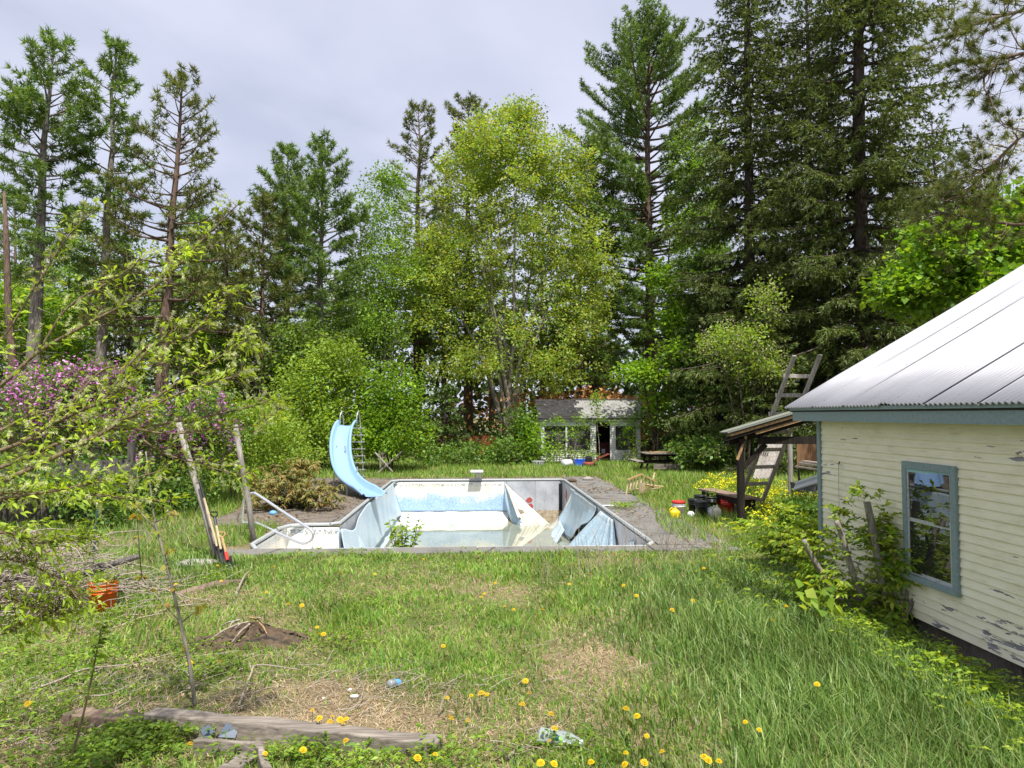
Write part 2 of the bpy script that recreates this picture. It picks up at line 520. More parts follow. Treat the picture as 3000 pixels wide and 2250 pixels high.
M['sash'] = peel_paint('sash_paint', (0.42, 0.44, 0.42), (0.25, 0.24, 0.22), 0.6, (14, 14, 14))
M['shed_white'] = peel_paint('shed_white_paint', (0.66, 0.66, 0.66), (0.20, 0.18, 0.16), 0.60, (3.2, 3.2, 9))
M['shed_white_v'] = peel_paint('shed_white_trim', (0.62, 0.64, 0.67), (0.24, 0.22, 0.2), 0.6, (5, 5, 2))
M['white_board'] = peel_paint('white_board', (0.68, 0.70, 0.74), (0.36, 0.36, 0.36), 0.66)

def mk_roof():
    m, nt, bs = new_mat('galvanized_roof')
    n = noise(nt, coords(nt), 0.8, 4, 0.6)
    n2 = noise(nt, coords(nt, (1.2, 14, 1.2)), 1.0, 4, 0.6)
    n3 = noise(nt, coords(nt), 40, 2)
    c = ramp(nt, [(0.3, (0.36, 0.36, 0.385)), (0.7, (0.46, 0.46, 0.48))], n)
    c = mixc(nt, c, (0.30, 0.29, 0.29), mrange(nt, n2, 0.55, 0.75, 0, 0.45))
    nt.links.new(c, bs.inputs['Base Color'])
    bs.inputs['Metallic'].default_value = 0.25
    nt.links.new(mrange(nt, n3, 0.3, 0.7, 0.42, 0.6), bs.inputs['Roughness'])
    return m
M['roof'] = mk_roof()
M['felt'] = flat_mat('roof_underlay', (0.03, 0.027, 0.025), 0.95)
M['roof_green'] = flat_mat('lean_to_sheet', (0.20, 0.215, 0.17), 0.8)

def mk_shingle(name, c1, c2, lich):
    m, nt, bs = new_mat(name)
    oi = nt.nodes.new('ShaderNodeObjectInfo')
    n = noise(nt, coords(nt), 5, 5, 0.7, 0.4); n2 = noise(nt, coords(nt), 60, 2)
    c = ramp(nt, [(0.3, c1), (0.7, c2)], n2)
    c = mixc(nt, c, lich, mrange(nt, n, 0.60, 0.68, 0, 0.85))
    hsv = nt.nodes.new('ShaderNodeHueSaturation')
    nt.links.new(mrange(nt, oi.outputs['Random'], 0, 1, 0.8, 1.15), hsv.inputs['Value'])
    nt.links.new(c, hsv.inputs['Color'])
    nt.links.new(hsv.outputs['Color'], bs.inputs['Base Color'])
    bs.inputs['Roughness'].default_value = 0.95
    return m
M['shingle'] = mk_shingle('grey_shingle', (0.19, 0.185, 0.175), (0.30, 0.295, 0.28), (0.10, 0.095, 0.085))
M['shingle_dark'] = mk_shingle('black_shingle', (0.018, 0.017, 0.017), (0.045, 0.043, 0.042), (0.34, 0.34, 0.33))

def mk_liner(name, z_cream, z_blue, blue=(0.33, 0.49, 0.71), cream=(0.72, 0.67, 0.54), border=True, fade=0.0, bleach=0.5):
    m, nt, bs = new_mat(name)
    g = nt.nodes.new('ShaderNodeNewGeometry')
    sx = nt.nodes.new('ShaderNodeSeparateXYZ'); nt.links.new(g.outputs['Position'], sx.inputs[0])
    n1 = noise(nt, coords(nt, (1, 1, 1)), 1.6, 5, 0.65)
    n2 = noise(nt, coords(nt, (1, 1, 1.0)), 14, 4, 0.7)
    n3 = noise(nt, coords(nt), 38, 2, 0.6)
    tex = ramp(nt, [(0.32, tuple(c * 0.78 for c in blue)), (0.5, blue), (0.68, tuple(min(1, c * 1.25 + 0.16) for c in blue))], n3)
    # bleached cream above, printed blue below, ragged limit between
    zz = math_n(nt, 'ADD', sx.outputs['Z'], mrange(nt, n1, 0.3, 0.7, -0.22, 0.22))
    zz = math_n(nt, 'ADD', zz, mrange(nt, n2, 0.3, 0.7, -0.14, 0.14))
    k = mrange(nt, zz, z_cream, z_blue, 0, 1)
    creamv = mixc(nt, cream, (0.80, 0.79, 0.73), mrange(nt, n1, 0.35, 0.65, 0, 1))
    c = mixc(nt, creamv, tex, k)
    if fade: c = mixc(nt, c, (0.66, 0.70, 0.70), mrange(nt, n1, 0.35, 0.7, fade * 0.4, fade))
    if border:
        w = nt.nodes.new('ShaderNodeTexWave'); w.wave_type = 'RINGS'
        w.inputs['Scale'].default_value = 3.2; w.inputs['Distortion'].default_value = 9
        w.inputs['Detail'].default_value = 2; w.inputs['Detail Scale'].default_value = 2.0
        nt.links.new(coords(nt, (2.2, 2.2, 3.4)), w.inputs['Vector'])
        b = mrange(nt, w.outputs['Fac'], 0.72, 0.8, 0, 0.85)
        band = math_n(nt, 'MULTIPLY', mrange(nt, sx.outputs['Z'], -0.20, -0.17, 0, 1), mrange(nt, sx.outputs['Z'], -0.05, -0.07, 0, 1))
        c = mixc(nt, c, (0.16, 0.21, 0.25), math_n(nt, 'MULTIPLY', b, band))
    n5 = noise(nt, coords(nt, (3, 3, 0.5)), 1.5, 4, 0.6)
    c = mixc(nt, c, (0.42, 0.38, 0.30), mrange(nt, n5, 0.58, 0.78, 0, 0.4))
    nt.links.new(c, bs.inputs['Base Color'])
    bs.inputs['Roughness'].default_value = 0.42
    bs.inputs['Specular IOR Level'].default_value = 0.35
    return m
M['liner_rear'] = mk_liner('rear_liner', -0.42, -0.66)
M['liner_slope'] = mk_liner('slope_liner', -1.20, -1.75, cream=(0.58, 0.56, 0.49), border=False)
M['liner_left'] = mk_liner('left_liner', 0.55, -0.2, blue=(0.33, 0.50, 0.64), border=False, fade=0.6)
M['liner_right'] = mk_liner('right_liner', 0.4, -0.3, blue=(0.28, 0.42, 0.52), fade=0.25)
M['liner_alcove'] = mk_liner('alcove_liner', -0.16, 0.02, cream=(0.75, 0.70, 0.57), blue=(0.62, 0.66, 0.68))
M['liner_back'] = flat_mat('liner_underside', (0.74, 0.70, 0.60), 0.55, dirt=0.22, dscale=3, dcol=(0.40, 0.37, 0.30))

def mk_panel():
    m, nt, bs = new_mat('bare_pool_wall')
    n1 = noise(nt, coords(nt), 1.4, 5, 0.65); n2 = noise(nt, coords(nt, (8, 8, 1.6)), 1.3, 5, 0.7); n3 = noise(nt, coords(nt), 20, 4, 0.7)
    c = ramp(nt, [(0.3, (0.27, 0.29, 0.31)), (0.5, (0.40, 0.42, 0.45)), (0.72, (0.52, 0.54, 0.58))], n1)
    c = mixc(nt, c, (0.15, 0.155, 0.155), mrange(nt, n2, 0.58, 0.72, 0, 0.7))
    c = mixc(nt, c, (0.10, 0.11, 0.09), mrange(nt, n3, 0.62, 0.72, 0, 0.5))
    nt.links.new(c, bs.inputs['Base Color'])
    bs.inputs['Roughness'].default_value = 0.6
    return m
M['panel'] = mk_panel()

def mk_sand():
    m, nt, bs = new_mat('wet_sand')
    n = noise(nt, coords(nt), 7, 6, 0.7); n2 = noise(nt, coords(nt), 45, 3)
    c = ramp(nt, [(0.35, (0.13, 0.105, 0.07)), (0.65, (0.34, 0.28, 0.19))], n)
    nt.links.new(c, bs.inputs['Base Color'])
    bs.inputs['Roughness'].default_value = 0.95
    bump(nt, bs, n, 1.0, 0.08)
    return m
M['sand'] = mk_sand()

def mk_water():
    m, nt, bs = new_mat('stagnant_water')
    n = noise(nt, coords(nt, (1, 0.5, 1)), 0.7, 4, 0.6)
    c = ramp(nt, [(0.35, (0.19, 0.205, 0.145)), (0.65, (0.30, 0.315, 0.235))], n)
    nt.links.new(c, bs.inputs['Base Color'])
    bs.inputs['Roughness'].default_value = 0.015
    bs.inputs['IOR'].default_value = 1.38
    bs.inputs['Specular IOR Level'].default_value = 0.7
    b = noise(nt, coords(nt, (1, 0.6, 1)), 2.0, 2)
    bump(nt, bs, b, 0.02, 0.02)
    return m
M['water'] = mk_water()
M['coping'] = flat_mat('vinyl_coping', (0.40, 0.425, 0.43), 0.45, dirt=0.3, dscale=3, dcol=(0.33, 0.34, 0.33))
M['chrome'] = flat_mat('stainless_tube', (0.80, 0.81, 0.83), 0.28, metal=0.75, dirt=0.1)
M['alu'] = flat_mat('dull_tube', (0.52, 0.53, 0.54), 0.42, metal=0.6, dirt=0.2)
M['slide'] = flat_mat('blue_fibreglass', (0.25, 0.41, 0.67), 0.42, dirt=0.25, dscale=3.0, dcol=(0.22, 0.33, 0.48))
M['red_paint'] = flat_mat('red_spray_paint', (0.42, 0.06, 0.04), 0.6, dirt=0.35, dscale=12, dcol=(0.36, 0.24, 0.22))
M['black_plastic'] = flat_mat('black_plastic', (0.014, 0.015, 0.017), 0.35)
M['red_plastic'] = flat_mat('red_plastic', (0.58, 0.035, 0.03), 0.4, dirt=0.15)
M['white_plastic'] = flat_mat('white_plastic', (0.70, 0.72, 0.75), 0.4, dirt=0.2)
M['yellow_plastic'] = flat_mat('yellow_plastic', (0.78, 0.56, 0.01), 0.45, dirt=0.15)
M['orange_plastic'] = flat_mat('orange_plastic', (0.72, 0.13, 0.012), 0.4, dirt=0.15)
M['blue_plastic'] = flat_mat('blue_plastic', (0.02, 0.10, 0.62), 0.45, dirt=0.1)
M['cream_plastic'] = flat_mat('cream_plastic', (0.66, 0.62, 0.48), 0.45, dirt=0.2)
M['grey_plastic'] = flat_mat('grey_plastic', (0.34, 0.35, 0.37), 0.5)
M['slate_plastic'] = flat_mat('slate_plastic', (0.045, 0.05, 0.065), 0.5)
M['orange_net'] = flat_mat('rust_orange_net', (0.24, 0.055, 0.02), 0.7)
M['rust'] = flat_mat('rusty_red_metal', (0.28, 0.06, 0.04), 0.7, dirt=0.5, dscale=9, dcol=(0.12, 0.06, 0.04))
M['green_post'] = flat_mat('green_post_paint', (0.03, 0.09, 0.075), 0.5)
M['black_metal'] = flat_mat('black_metal', (0.02, 0.02, 0.02), 0.6)
M['wire'] = flat_mat('wire', (0.35, 0.35, 0.34), 0.4, metal=0.7)
M['stone'] = flat_mat('grey_stone', (0.33, 0.31, 0.28), 0.95, dirt=0.35, dscale=4)
M['peat'] = mk_concrete('rotten_wood_soil', (0.06, 0.042, 0.028), (0.15, 0.105, 0.065), 0.35)
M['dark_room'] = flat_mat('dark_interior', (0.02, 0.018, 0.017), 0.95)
M['red_board'] = flat_mat('dark_red_board', (0.10, 0.014, 0.012), 0.7)
M['shaded_panel'] = flat_mat('shaded_hardboard', (0.06, 0.055, 0.052), 0.85, dirt=0.45, dscale=1.6, dcol=(0.012, 0.011, 0.010))  # grey board, colour darkened to carry the shadow in the shed windows
M['slate_shard'] = flat_mat('broken_plastic_shard', (0.10, 0.13, 0.18), 0.25)
M['label_blue'] = flat_mat('blue_label', (0.14, 0.38, 0.75), 0.4, dirt=0.1)
M['label_green'] = flat_mat('green_label', (0.22, 0.52, 0.10), 0.45, dirt=0.1)
M['label_teal'] = flat_mat('dark_teal_label', (0.015, 0.075, 0.07), 0.45, dirt=0.1)
M['label_white'] = flat_mat('pale_label', (0.26, 0.30, 0.28), 0.45, dirt=0.2)

def mk_glass():
    m, nt, bs = new_mat('window_glass')
    bs.inputs['Base Color'].default_value = (0.012, 0.014, 0.015, 1)
    bs.inputs['Roughness'].default_value = 0.02
    bs.inputs['IOR'].default_value = 1.9
    bs.inputs['Specular IOR Level'].default_value = 0.75
    b = noise(nt, coords(nt), 2.4, 2)
    bump(nt, bs, b, 0.015, 0.02)
    return m
M['glass'] = mk_glass()
def mk_bottle():
    m, nt, bs = new_mat('clear_bottle')
    bs.inputs['Base Color'].default_value = (0.75, 0.82, 0.84, 1)
    bs.inputs['Roughness'].default_value = 0.15
    bs.inputs['Transmission Weight'].default_value = 0.7
    return m
M['bottle'] = mk_bottle()

# ------------------------------------------------------------------ layout numbers (metres)
XL, XR, YF, YR = -2.87, 3.30, 13.0, 25.9     # pool
XA, YA = -3.98, 15.6                          # step alcove on the left
ZW, ZB, ZWATER = -1.07, -2.4, -1.43
HX = 4.95                                     # house wall plane
HY0, HY1 = 0.6, 9.85
SHX0, SHX1, SHY = 3.42, 8.76, 35.6            # shed front

_rs = np.random.RandomState(5)
_ph = _rs.uniform(0, 6.28, (6, 2)); _kk = _rs.uniform(0.25, 1.3, (6, 2)) * np.sign(_rs.randn(6, 2))
def soft_noise(x, y, f=1.0):
    s = 0
    for i in range(6):
        s = s + np.sin(x * _kk[i, 0] * f + _ph[i, 0]) * np.sin(y * _kk[i, 1] * f + _ph[i, 1])
    return s / 3.0

def in_pool(x, y, m=0.0):
    a = (x > XL - m) & (x < XR + m) & (y > YF - m) & (y < YR + m)
    b = (x > XA - m) & (x < XL + m) & (y > YF - m) & (y < YA + m)
    return a | b

def gz(x, y):
    """ground height"""
    x = np.asarray(x, float); y = np.asarray(y, float)
    far = np.maximum(np.maximum(-6.2 - x, x - 5.0), np.maximum(12.2 - y, y - 27.5))
    k = np.clip(far / 1.5, 0, 1)
    z = soft_noise(x, y, 1.6) * 0.035 * k + soft_noise(x + 9, y, 5.0) * 0.012 * k
    z = z - 0.10 * np.clip((x - 3.9) / 0.9, 0, 1) * np.clip((10.6 - y) / 1.0, 0, 1)
    return z

# ------------------------------------------------------------------ ground, deck, pool
def build_ground():
    xs = np.unique(np.round(np.concatenate([np.linspace(-420, -40, 12), np.linspace(-40, -9, 18), np.linspace(-9, 9, 61), np.linspace(9, 40, 18), np.linspace(40, 420, 12), [XL, XR, XA]]), 4))
    ys = np.unique(np.round(np.concatenate([np.linspace(-60, 0, 8), np.linspace(0, 13, 53), np.linspace(13, 40, 45), np.linspace(40, 100, 16), np.linspace(100, 600, 10), [YF, YR, YA]]), 4))
    X, Y = np.meshgrid(xs, ys)
    Z = gz(X, Y)
    v = np.stack([X, Y, Z], -1).reshape(-1, 3)
    nx = len(xs)
    q = []
    cx = (xs[:-1] + xs[1:]) / 2; cy = (ys[:-1] + ys[1:]) / 2
    for j in range(len(ys) - 1):
        for i in range(nx - 1):
            if in_pool(cx[i], cy[j]): continue
            a = j * nx + i
            q += [a, a + 1, a + nx + 1, a + nx]
    o = np_mesh('ground', v, q, 4, M['ground'], smooth=True)
    tag(o, 'rough grassy ground of the overgrown yard', 'ground', kind='structure')
build_ground()

rnd = random.Random(11)
deck = thing('pool_deck', 'weathered grey concrete slabs around the empty swimming pool', 'deck', (0, 19, 0))
deck['kind'] = 'structure'
def slab(x0, x1, y0, y1, mat, dz=0.0):
    m = MB()
    nx, ny = max(1, int((x1 - x0) / 0.5)), max(1, int((y1 - y0) / 0.5))
    t = 0.03 + dz
    tilt = rnd.uniform(-0.008, 0.008)
    m.box(((x0 + x1) / 2, (y0 + y1) / 2, t - 0.08), (x1 - x0 - 0.02, y1 - y0 - 0.02, 0.16), (tilt, rnd.uniform(-.006, .006), 0))
    return m.build('slab', mat, deck, bevel=0.012)
for i in range(6):
    y0 = YF + i * (YR + 1.3 - YF) / 6
    slab(XR + 0.10, XR + 1.45, y0, y0 + (YR + 1.3 - YF) / 6, M['concrete'], rnd.uniform(-.01, .01))
for i in range(5):
    x0 = XL - 3.0 + i * (XR - XL + 3.0) / 5
    slab(x0, x0 + (XR - XL + 3.0) / 5, YR + 0.10, YR + 1.3, M['concrete_dirty'], rnd.uniform(-.008, .008))
for i in range(5):
    y0 = YA + 0.10 + i * (YR - YA) / 5
    slab(XL - 3.0, XL - 0.10, y0, y0 + (YR - YA) / 5, M['concrete_dirty'], rnd.uniform(-.008, .008))
for i in range(6):
    x0 = XA - 0.6 + i * (XR + 1.45 - XA + 0.6) / 6
    slab(x0, x0 + (XR + 1.45 - XA + 0.6) / 6, YF - 0.62, YF - 0.10, M['concrete'], rnd.uniform(-.008, .004))

pool = thing('swimming_pool', 'derelict in-ground swimming pool with torn blue liner and murky water', 'swimming pool', (0, 19, 0))
# bare walls
def wall_panel(a, b, z0, z1, mat, name='wall_panel', n=6):
    a, b = Vector((a[0], a[1], 0)), Vector((b[0], b[1], 0))
    d = (b - a).normalized(); nrm = Vector((-d.y, d.x, 0))   # points outwards (left of a->b)
    for i in range(n):
        p, q = a.lerp(b, i / n), a.lerp(b, (i + 1) / n)
        m = MB()
        c = (p + q) / 2 + nrm * 0.05
        m.beam(p + nrm * 0.05 + Vector((0, 0, (z0 + z1) / 2)) + d * 0.006, q + nrm * 0.05 + Vector((0, 0, (z0 + z1) / 2)) - d * 0.006, 0.1, abs(z1 - z0))
        m.build(name, mat, pool)
wall_panel((XL, YR), (XR, YR), -0.02, ZW - 0.05, M['panel'])
wall_panel((XR, YR), (XR, YF), -0.02, ZW - 0.05, M['panel'], n=10)
wall_panel((XR, YF), (XA, YF), -0.02, ZW - 0.05, M['panel'], n=6)
wall_panel((XA, YF), (XA, YA), -0.02, ZW - 0.05, M['liner_alcove'], n=2)
wall_panel((XA, YA), (XL, YA), -0.02, ZW - 0.05, M['liner_alcove'], n=2)
wall_panel((XL, YA), (XL, YR), -0.02, ZW - 0.05, M['panel'], n=8)
# basin floor and hopper
def q4(a, b, c, d, nu=8, nv=8, amp=0.0):
    a, b, c, d = map(Vector, (a, b, c, d))
    def fn(u, v):
        p = a.lerp(b, u).lerp(d.lerp(c, u), v)
        if amp:
            p.z += amp * float(soft_noise(p.x * 3, p.y * 3, 2.0)) * (1 if 0 < u < 1 and 0 < v < 1 else 0)
        return p
    return fn
hx0, hx1, hy0, hy1 = XL + 1.2, XR - 1.2, 20.5, YR - 2.2
part(pool, 'shallow_floor', M['liner_slope'], lambda m: (m.grid(q4((XL, YF, ZW), (XR, YF, ZW), (XR, 17, ZW), (XL, 17, ZW)), 6, 6),
                                                        m.grid(q4((XA, YF, ZW), (XL, YF, ZW), (XL, YA, ZW), (XA, YA, ZW)), 3, 3)))
part(pool, 'hopper_floor', M['liner_slope'], lambda m: (m.grid(q4((XL, 17, ZW), (XR, 17, ZW), (hx1, hy0, ZB), (hx0, hy0, ZB)), 6, 6),
                                                       m.grid(q4((hx0, hy0, ZB), (hx1, hy0, ZB), (hx1, hy1, ZB), (hx0, hy1, ZB)), 6, 6)))
XT = 1.30   # right of this the rear liner is torn away
part(pool, 'rear_slope', M['liner_slope'], lambda m: m.grid(q4((hx0, hy1, ZB), (XT - 0.2, hy1, ZB), (XT, YR, ZW), (XL, YR, ZW), amp=0.0), 10, 8))
part(pool, 'left_slope', M['liner_left'], lambda m: m.grid(q4((hx0, hy0, ZB), (hx0, hy1, ZB), (XL, YR, ZW), (XL, 17, ZW), amp=0.03), 8, 8), smooth=True)
part(pool, 'sand_slope', M['sand'], lambda m: (m.grid(q4((XT - 0.2, hy1, ZB), (hx1, hy1, ZB), (XR, YR, ZW), (XT, YR, ZW), amp=0.10), 14, 14),
                                              m.grid(q4((hx1, hy1, ZB), (hx1, hy0, ZB), (XR, 17, ZW), (XR, YR, ZW), amp=0.10), 24, 14)), smooth=True)
wt = MB(); wt.grid(lambda u, v: Vector((XL + 0.05 + u * (XR - XL - 0.1), 17.6 + v * (YR - 17.8), ZWATER)), 2, 2)
wo = wt.build('water', M['water'])
tag(wo, 'still murky greenish water in the deep end of the pool', 'water', kind='structure')

# liner sheets
def wr(u, v, s=1.0):
    return float(soft_noise(u * 9 * s, v * 5 * s, 1.0))
def rear_liner(u, v):
    z = -0.04 - v * (abs(ZW) - 0.03)
    edge = XT - 0.16 + 0.30 * v ** 2 + 0.0
    x = XL + 0.02 + u * (edge - XL - 0.02)
    k = max(0.0, (u - 0.93) / 0.07)
    y = YR - 0.03 - 0.02 * (1 + wr(x, z)) - k * k * 0.22 * v
    return Vector((x, y, z))
part(pool, 'rear_liner', M['liner_rear'], lambda m: m.grid(rear_liner, 60, 16), smooth=True, solid=0.006)
def left_liner(u, v):
    y = YA + 0.06 + u * (YR - 0.08 - YA - 0.06)
    sag = 0.27 * math.exp(-((u - 0.14) / 0.10) ** 2) if u < 0.5 else 0.0
    top = -0.03 - sag
    z = top + v * (ZW - 0.12 - top)
    x = XL + 0.03 + 0.24 * v ** 1.3 + 0.012 * (math.sin(u * 60 + v * 6) + .7 * math.sin(u * 23 - v * 9)) * v + 0.015 * wr(y, z, 0.5) + (0.18 * sag)
    if u > 0.96: x += (u - 0.96) * 2.0 * v
    return Vector((x, y, z))
part(pool, 'left_liner', M['liner_left'], lambda m: m.grid(left_liner, 80, 18), smooth=True, solid=0.006)
# drape gathered at the alcove corner
def corner_drape(u, v):
    a = Vector((XL + 0.0, YA - 0.03, -0.05)).lerp(Vector((XL + 0.07, YA + 1.9, -0.42)), u)
    b = Vector((XL - 0.12, YA - 0.03, -1.06)).lerp(Vector((XL + 0.42, YA + 2.3, -1.15)), u)
    p = a.lerp(b, v)
    p += Vector((0.035, -0.035, 0.0)) * (math.sin(u * 21 + v * 2) + .6 * math.sin(u * 37 + 1)) * v * (1 - v * .4)
    p.z -= 0.10 * math.sin(u * math.pi) * (1 - v)
    return p
part(pool, 'fallen_corner_liner', M['liner_left'], lambda m: m.grid(corner_drape, 50, 14), smooth=True, solid=0.006)
# pale flap torn off the rear wall
def flap(u, v):
    A = P(1479, 1416, 25.75)
    B = P(1530, 1556, 24.5).lerp(P(1610, 1538, 24.9), u)
    p = A.lerp(B, v)
    p += Vector((0.02, -0.05, 0.01)) * (math.sin(u * 19 + v) + .6 * math.sin(u * 43 + v * 3)) * v * 0.7
    p.y -= 0.35 * math.sin(v * math.pi) * (0.3 + 0.7 * math.sin(u * math.pi))
    p.z += 0.05 * wr(u * 3, 0.3) * (v > 0.95)
    return p
part(pool, 'torn_flap', M['liner_back'], lambda m: m.grid(flap, 40, 26, lambda u, v: (0.22 < u < 0.5 and 0.58 < v < 0.66) or (u < 0.14 and 0.72 < v < 0.85 and u + v < 0.93)), smooth=True, solid=0.006)
def flap_side(u, v):
    A = P(1479, 1418, 25.78)
    B = P(1505, 1545, 25.2).lerp(P(1540, 1552, 24.7), u)
    p = A.lerp(B, v)
    p.x -= 0.12 * math.sin(v * math.pi) * (1 - u)
    return p
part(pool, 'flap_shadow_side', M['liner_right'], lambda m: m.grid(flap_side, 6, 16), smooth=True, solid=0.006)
def flap2(u, v):
    A = W(1677, 1441, XR - 0.04)
    B = P(1588, 1550, 24.6).lerp(P(1632, 1552, 23.6), u)
    p = A.lerp(B, v)
    p += Vector((0.02, -0.05, 0.03)) * math.sin(u * 14 + v * 2) * v
    p.z -= 0.28 * math.sin(v * math.pi)
    return p
part(pool, 'torn_strip', M['liner_back'], lambda m: m.grid(flap2, 20, 24), smooth=True, solid=0.006)
# right hand liner still hanging from the rail, hem curling away
def right_liner(u, v):
    y = 23.55 - u * 4.9
    top = -0.03
    hem = -1.02 - 0.36 * math.sin(min(1, u * 1.5) * math.pi) * (u < 0.667) + 0.62 * max(0, u - 0.55) / 0.45
    z = top + v * (hem - top)
    x = XR - 0.03 - 0.42 * v ** 1.8 * (1 - 0.5 * u) - 0.03 * (1 + wr(y, z, 0.6)) - 0.10 * max(0, v - .8) * math.sin(u * 25)
    return Vector((x, y, z))
part(pool, 'right_liner', M['liner_right'], lambda m: m.grid(right_liner, 44, 18), smooth=True, solid=0.006)
def right_hem(u, v):
    a = Vector((XR - 0.45, 23.3, -1.05)).lerp(Vector((XR - 0.55, 20.9, -1.10)), u)
    b = Vector((XR - 1.05, 22.9, -1.75)).lerp(Vector((XR - 0.95, 20.2, -1.60)), u)
    p = a.lerp(b, v)
    p.x += 0.06 * math.sin(u * 22) * v
    return p
part(pool, 'fallen_hem', M['liner_left'], lambda m: m.grid(right_hem, 30, 10, lambda u, v: u > 0.72 and v < 0.75), smooth=True, solid=0.006)
def right_fan(u, v):
    A = Vector((XR - 0.03, 18.1, -0.05)).lerp(Vector((XR - 0.03, 16.5, -0.05)), u)
    B = Vector((XR - 1.0, 18.7, -1.25)).lerp(Vector((XR - 0.12, 15.4, -1.25)), u)
    p = A.lerp(B, v)
    p += Vector((-0.035, 0, 0.0)) * (math.sin(u * 30) + .7 * math.sin(u * 57 + v * 4)) * (0.3 + v)
    return p
part(pool, 'blue_fan_drape', M['liner_right'], lambda m: m.grid(right_fan, 44, 12), smooth=True, solid=0.006)
def right_rag(u, v):
    A = Vector((XR - 0.03, 19.6, -0.06)).lerp(Vector((XR - 0.03, 19.25, -0.06)), u)
    B = Vector((XR - 0.12, 19.7, -0.62)).lerp(Vector((XR - 0.16, 19.3, -0.5)), u)
    p = A.lerp(B, v); p.x += 0.04 * math.sin(u * 12) * v
    return p
part(pool, 'hanging_rag', M['liner_right'], lambda m: m.grid(right_rag, 10, 8), smooth=True, solid=0.006)
def right_rag2(u, v):
    A = Vector((XR - 0.03, 14.7, -0.2)).lerp(Vector((XR - 0.03, 14.3, -0.14)), u)
    B = Vector((XR - 0.2, 14.9, -0.6)).lerp(Vector((XR - 0.1, 14.3, -0.5)), u)
    p = A.lerp(B, v); p.x += 0.04 * math.sin(u * 12) * v
    return p
part(pool, 'hanging_rag', M['liner_right'], lambda m: m.grid(right_rag2, 10, 8), smooth=True, solid=0.006)
# black corner gap strip and sprayed red marks on the bare rear wall
part(pool, 'corner_strip', M['black_plastic'], lambda m: m.box((XR - 0.10, YR - 0.02, -0.58), (0.11, 0.02, 0.95)))
part(pool, 'corner_post', M['white_plastic'], lambda m: m.box((XR - 0.015, YR - 0.10, -0.55), (0.02, 0.06, 1.0)))
def diamond(cx, cz, s):
    m = MB()
    pts = [(cx - s, cz - .02), (cx - s * .45, cz + s * .75), (cx + s * .3, cz + s * .95), (cx + s, cz + s * .3), (cx + s * .8, cz - s * .4), (cx - s * .2, cz - s * .8)]
    m.add([(x, YR - 0.004, z) for x, z in pts] + [(x, YR - 0.002, z) for x, z in pts], [tuple(range(6))] + [(i, (i + 1) % 6, 6 + (i + 1) % 6, 6 + i) for i in range(6)])
    return m
c1 = P(1550, 1466, YR); c2 = P(1553, 1484, YR)
diamond(c1.x, c1.z, 0.125).build('spray_mark', M['red_paint'], pool)
diamond(c2.x, c2.z, 0.12).build('spray_mark', M['red_paint'], pool)
part(pool, 'spray_mark', M['red_paint'], lambda m: m.box((XR - 0.004, 25.0, -0.42), (0.004, 0.42, 0.36), (0.4, 0, 0)))
# coping rail, in lengths
def rail(pts, nseg):
    pts = [Vector(p) for p in pts]
    seg = [(pts[i + 1] - pts[i]).length for i in range(len(pts) - 1)]
    for i in range(len(pts) - 1):
        k = max(1, round(seg[i] / 1.9)) if nseg else 1
        for j in range(k):
            a, b = pts[i].lerp(pts[i + 1], j / k), pts[i].lerp(pts[i + 1], (j + 1) / k)
            d = (b - a).normalized()
            m = MB(); m.tube([a + d * 0.004, b - d * 0.004], 0.04 if max(a.y, b.y) > YF + .05 else 0.022, 10)
            m.build('coping_rail', M['coping'], pool, smooth=False)
            if j:
                m = MB(); m.tube([a - d * 0.05, a + d * 0.05], 0.045 if max(a.y, b.y) > YF + .05 else 0.026, 10); m.build('coping_clip', M['coping'], pool)
zc = 0.035
rail([(XL + .25, YR + .02, zc), (XR - .12, YR + .02, zc), (XR + .03, YR - .12, zc), (XR + .03, YF + .1, zc), (XR - .1, YF - .03, zc - .04), (XA + .15, YF - .03, zc - .04)], True)
rail([(XA + .15, YF - .03, zc - .04), (XA - .03, YF + .3, zc), (XA - .03, YA - .45, zc), (XA + .1, YA - .1, zc), (XA + .45, YA + .03, zc), (XL - .2, YA + .03, zc), (XL - .03, YA + .22, zc), (XL - .03, YR - .25, zc), (XL + .25, YR + .02, zc)], True)
# plant growing in the pool: built with the shrubs

# ------------------------------------------------------------------ house
house = thing('clapboard_house', 'cream clapboard house with corrugated metal roof and teal trim', 'house', (HX, 5, 0))
ZS0, ZS1 = 0.15, 2.31
NB = 24
ex = (ZS1 - ZS0) / NB
for i in range(NB):
    z0 = ZS0 + i * ex
    # each course in one or two butted lengths
    cuts = [HY0] + ([rnd.uniform(2, 6.8)] if i % 2 else [rnd.uniform(1.2, 3), rnd.uniform(7.4, 9.2)] if i % 3 == 0 else []) + [HY1]
    for a, b in zip(cuts[:-1], cuts[1:]):
        m = MB()
        t0, t1 = 0.026, 0.008
        zz0, zz1 = z0 - 0.006, z0 + ex + 0.012
        w0 = rnd.uniform(-.003, .003)
        vs = [(HX + .02, a + .001, zz0), (HX - t0 + w0, a + .001, zz0), (HX - t1, a + .001, zz1), (HX + .02, a + .001, zz1),
              (HX + .02, b - .001, zz0), (HX - t0 - w0, b - .001, zz0 + w0), (HX - t1, b - .001, zz1), (HX + .02, b - .001, zz1)]
        m.add(vs, [(0, 1, 2, 3), (4, 7, 6, 5), (0, 4, 5, 1), (1, 5, 6, 2), (2, 6, 7, 3), (3, 7, 4, 0)])
        m.build('clapboard', M['siding'], house)
part(house, 'foundation', M['foundation'], lambda m: m.box((HX + 0.28, (HY0 + HY1) / 2, -0.15), (0.5, HY1 - HY0 - .04, 0.56)))
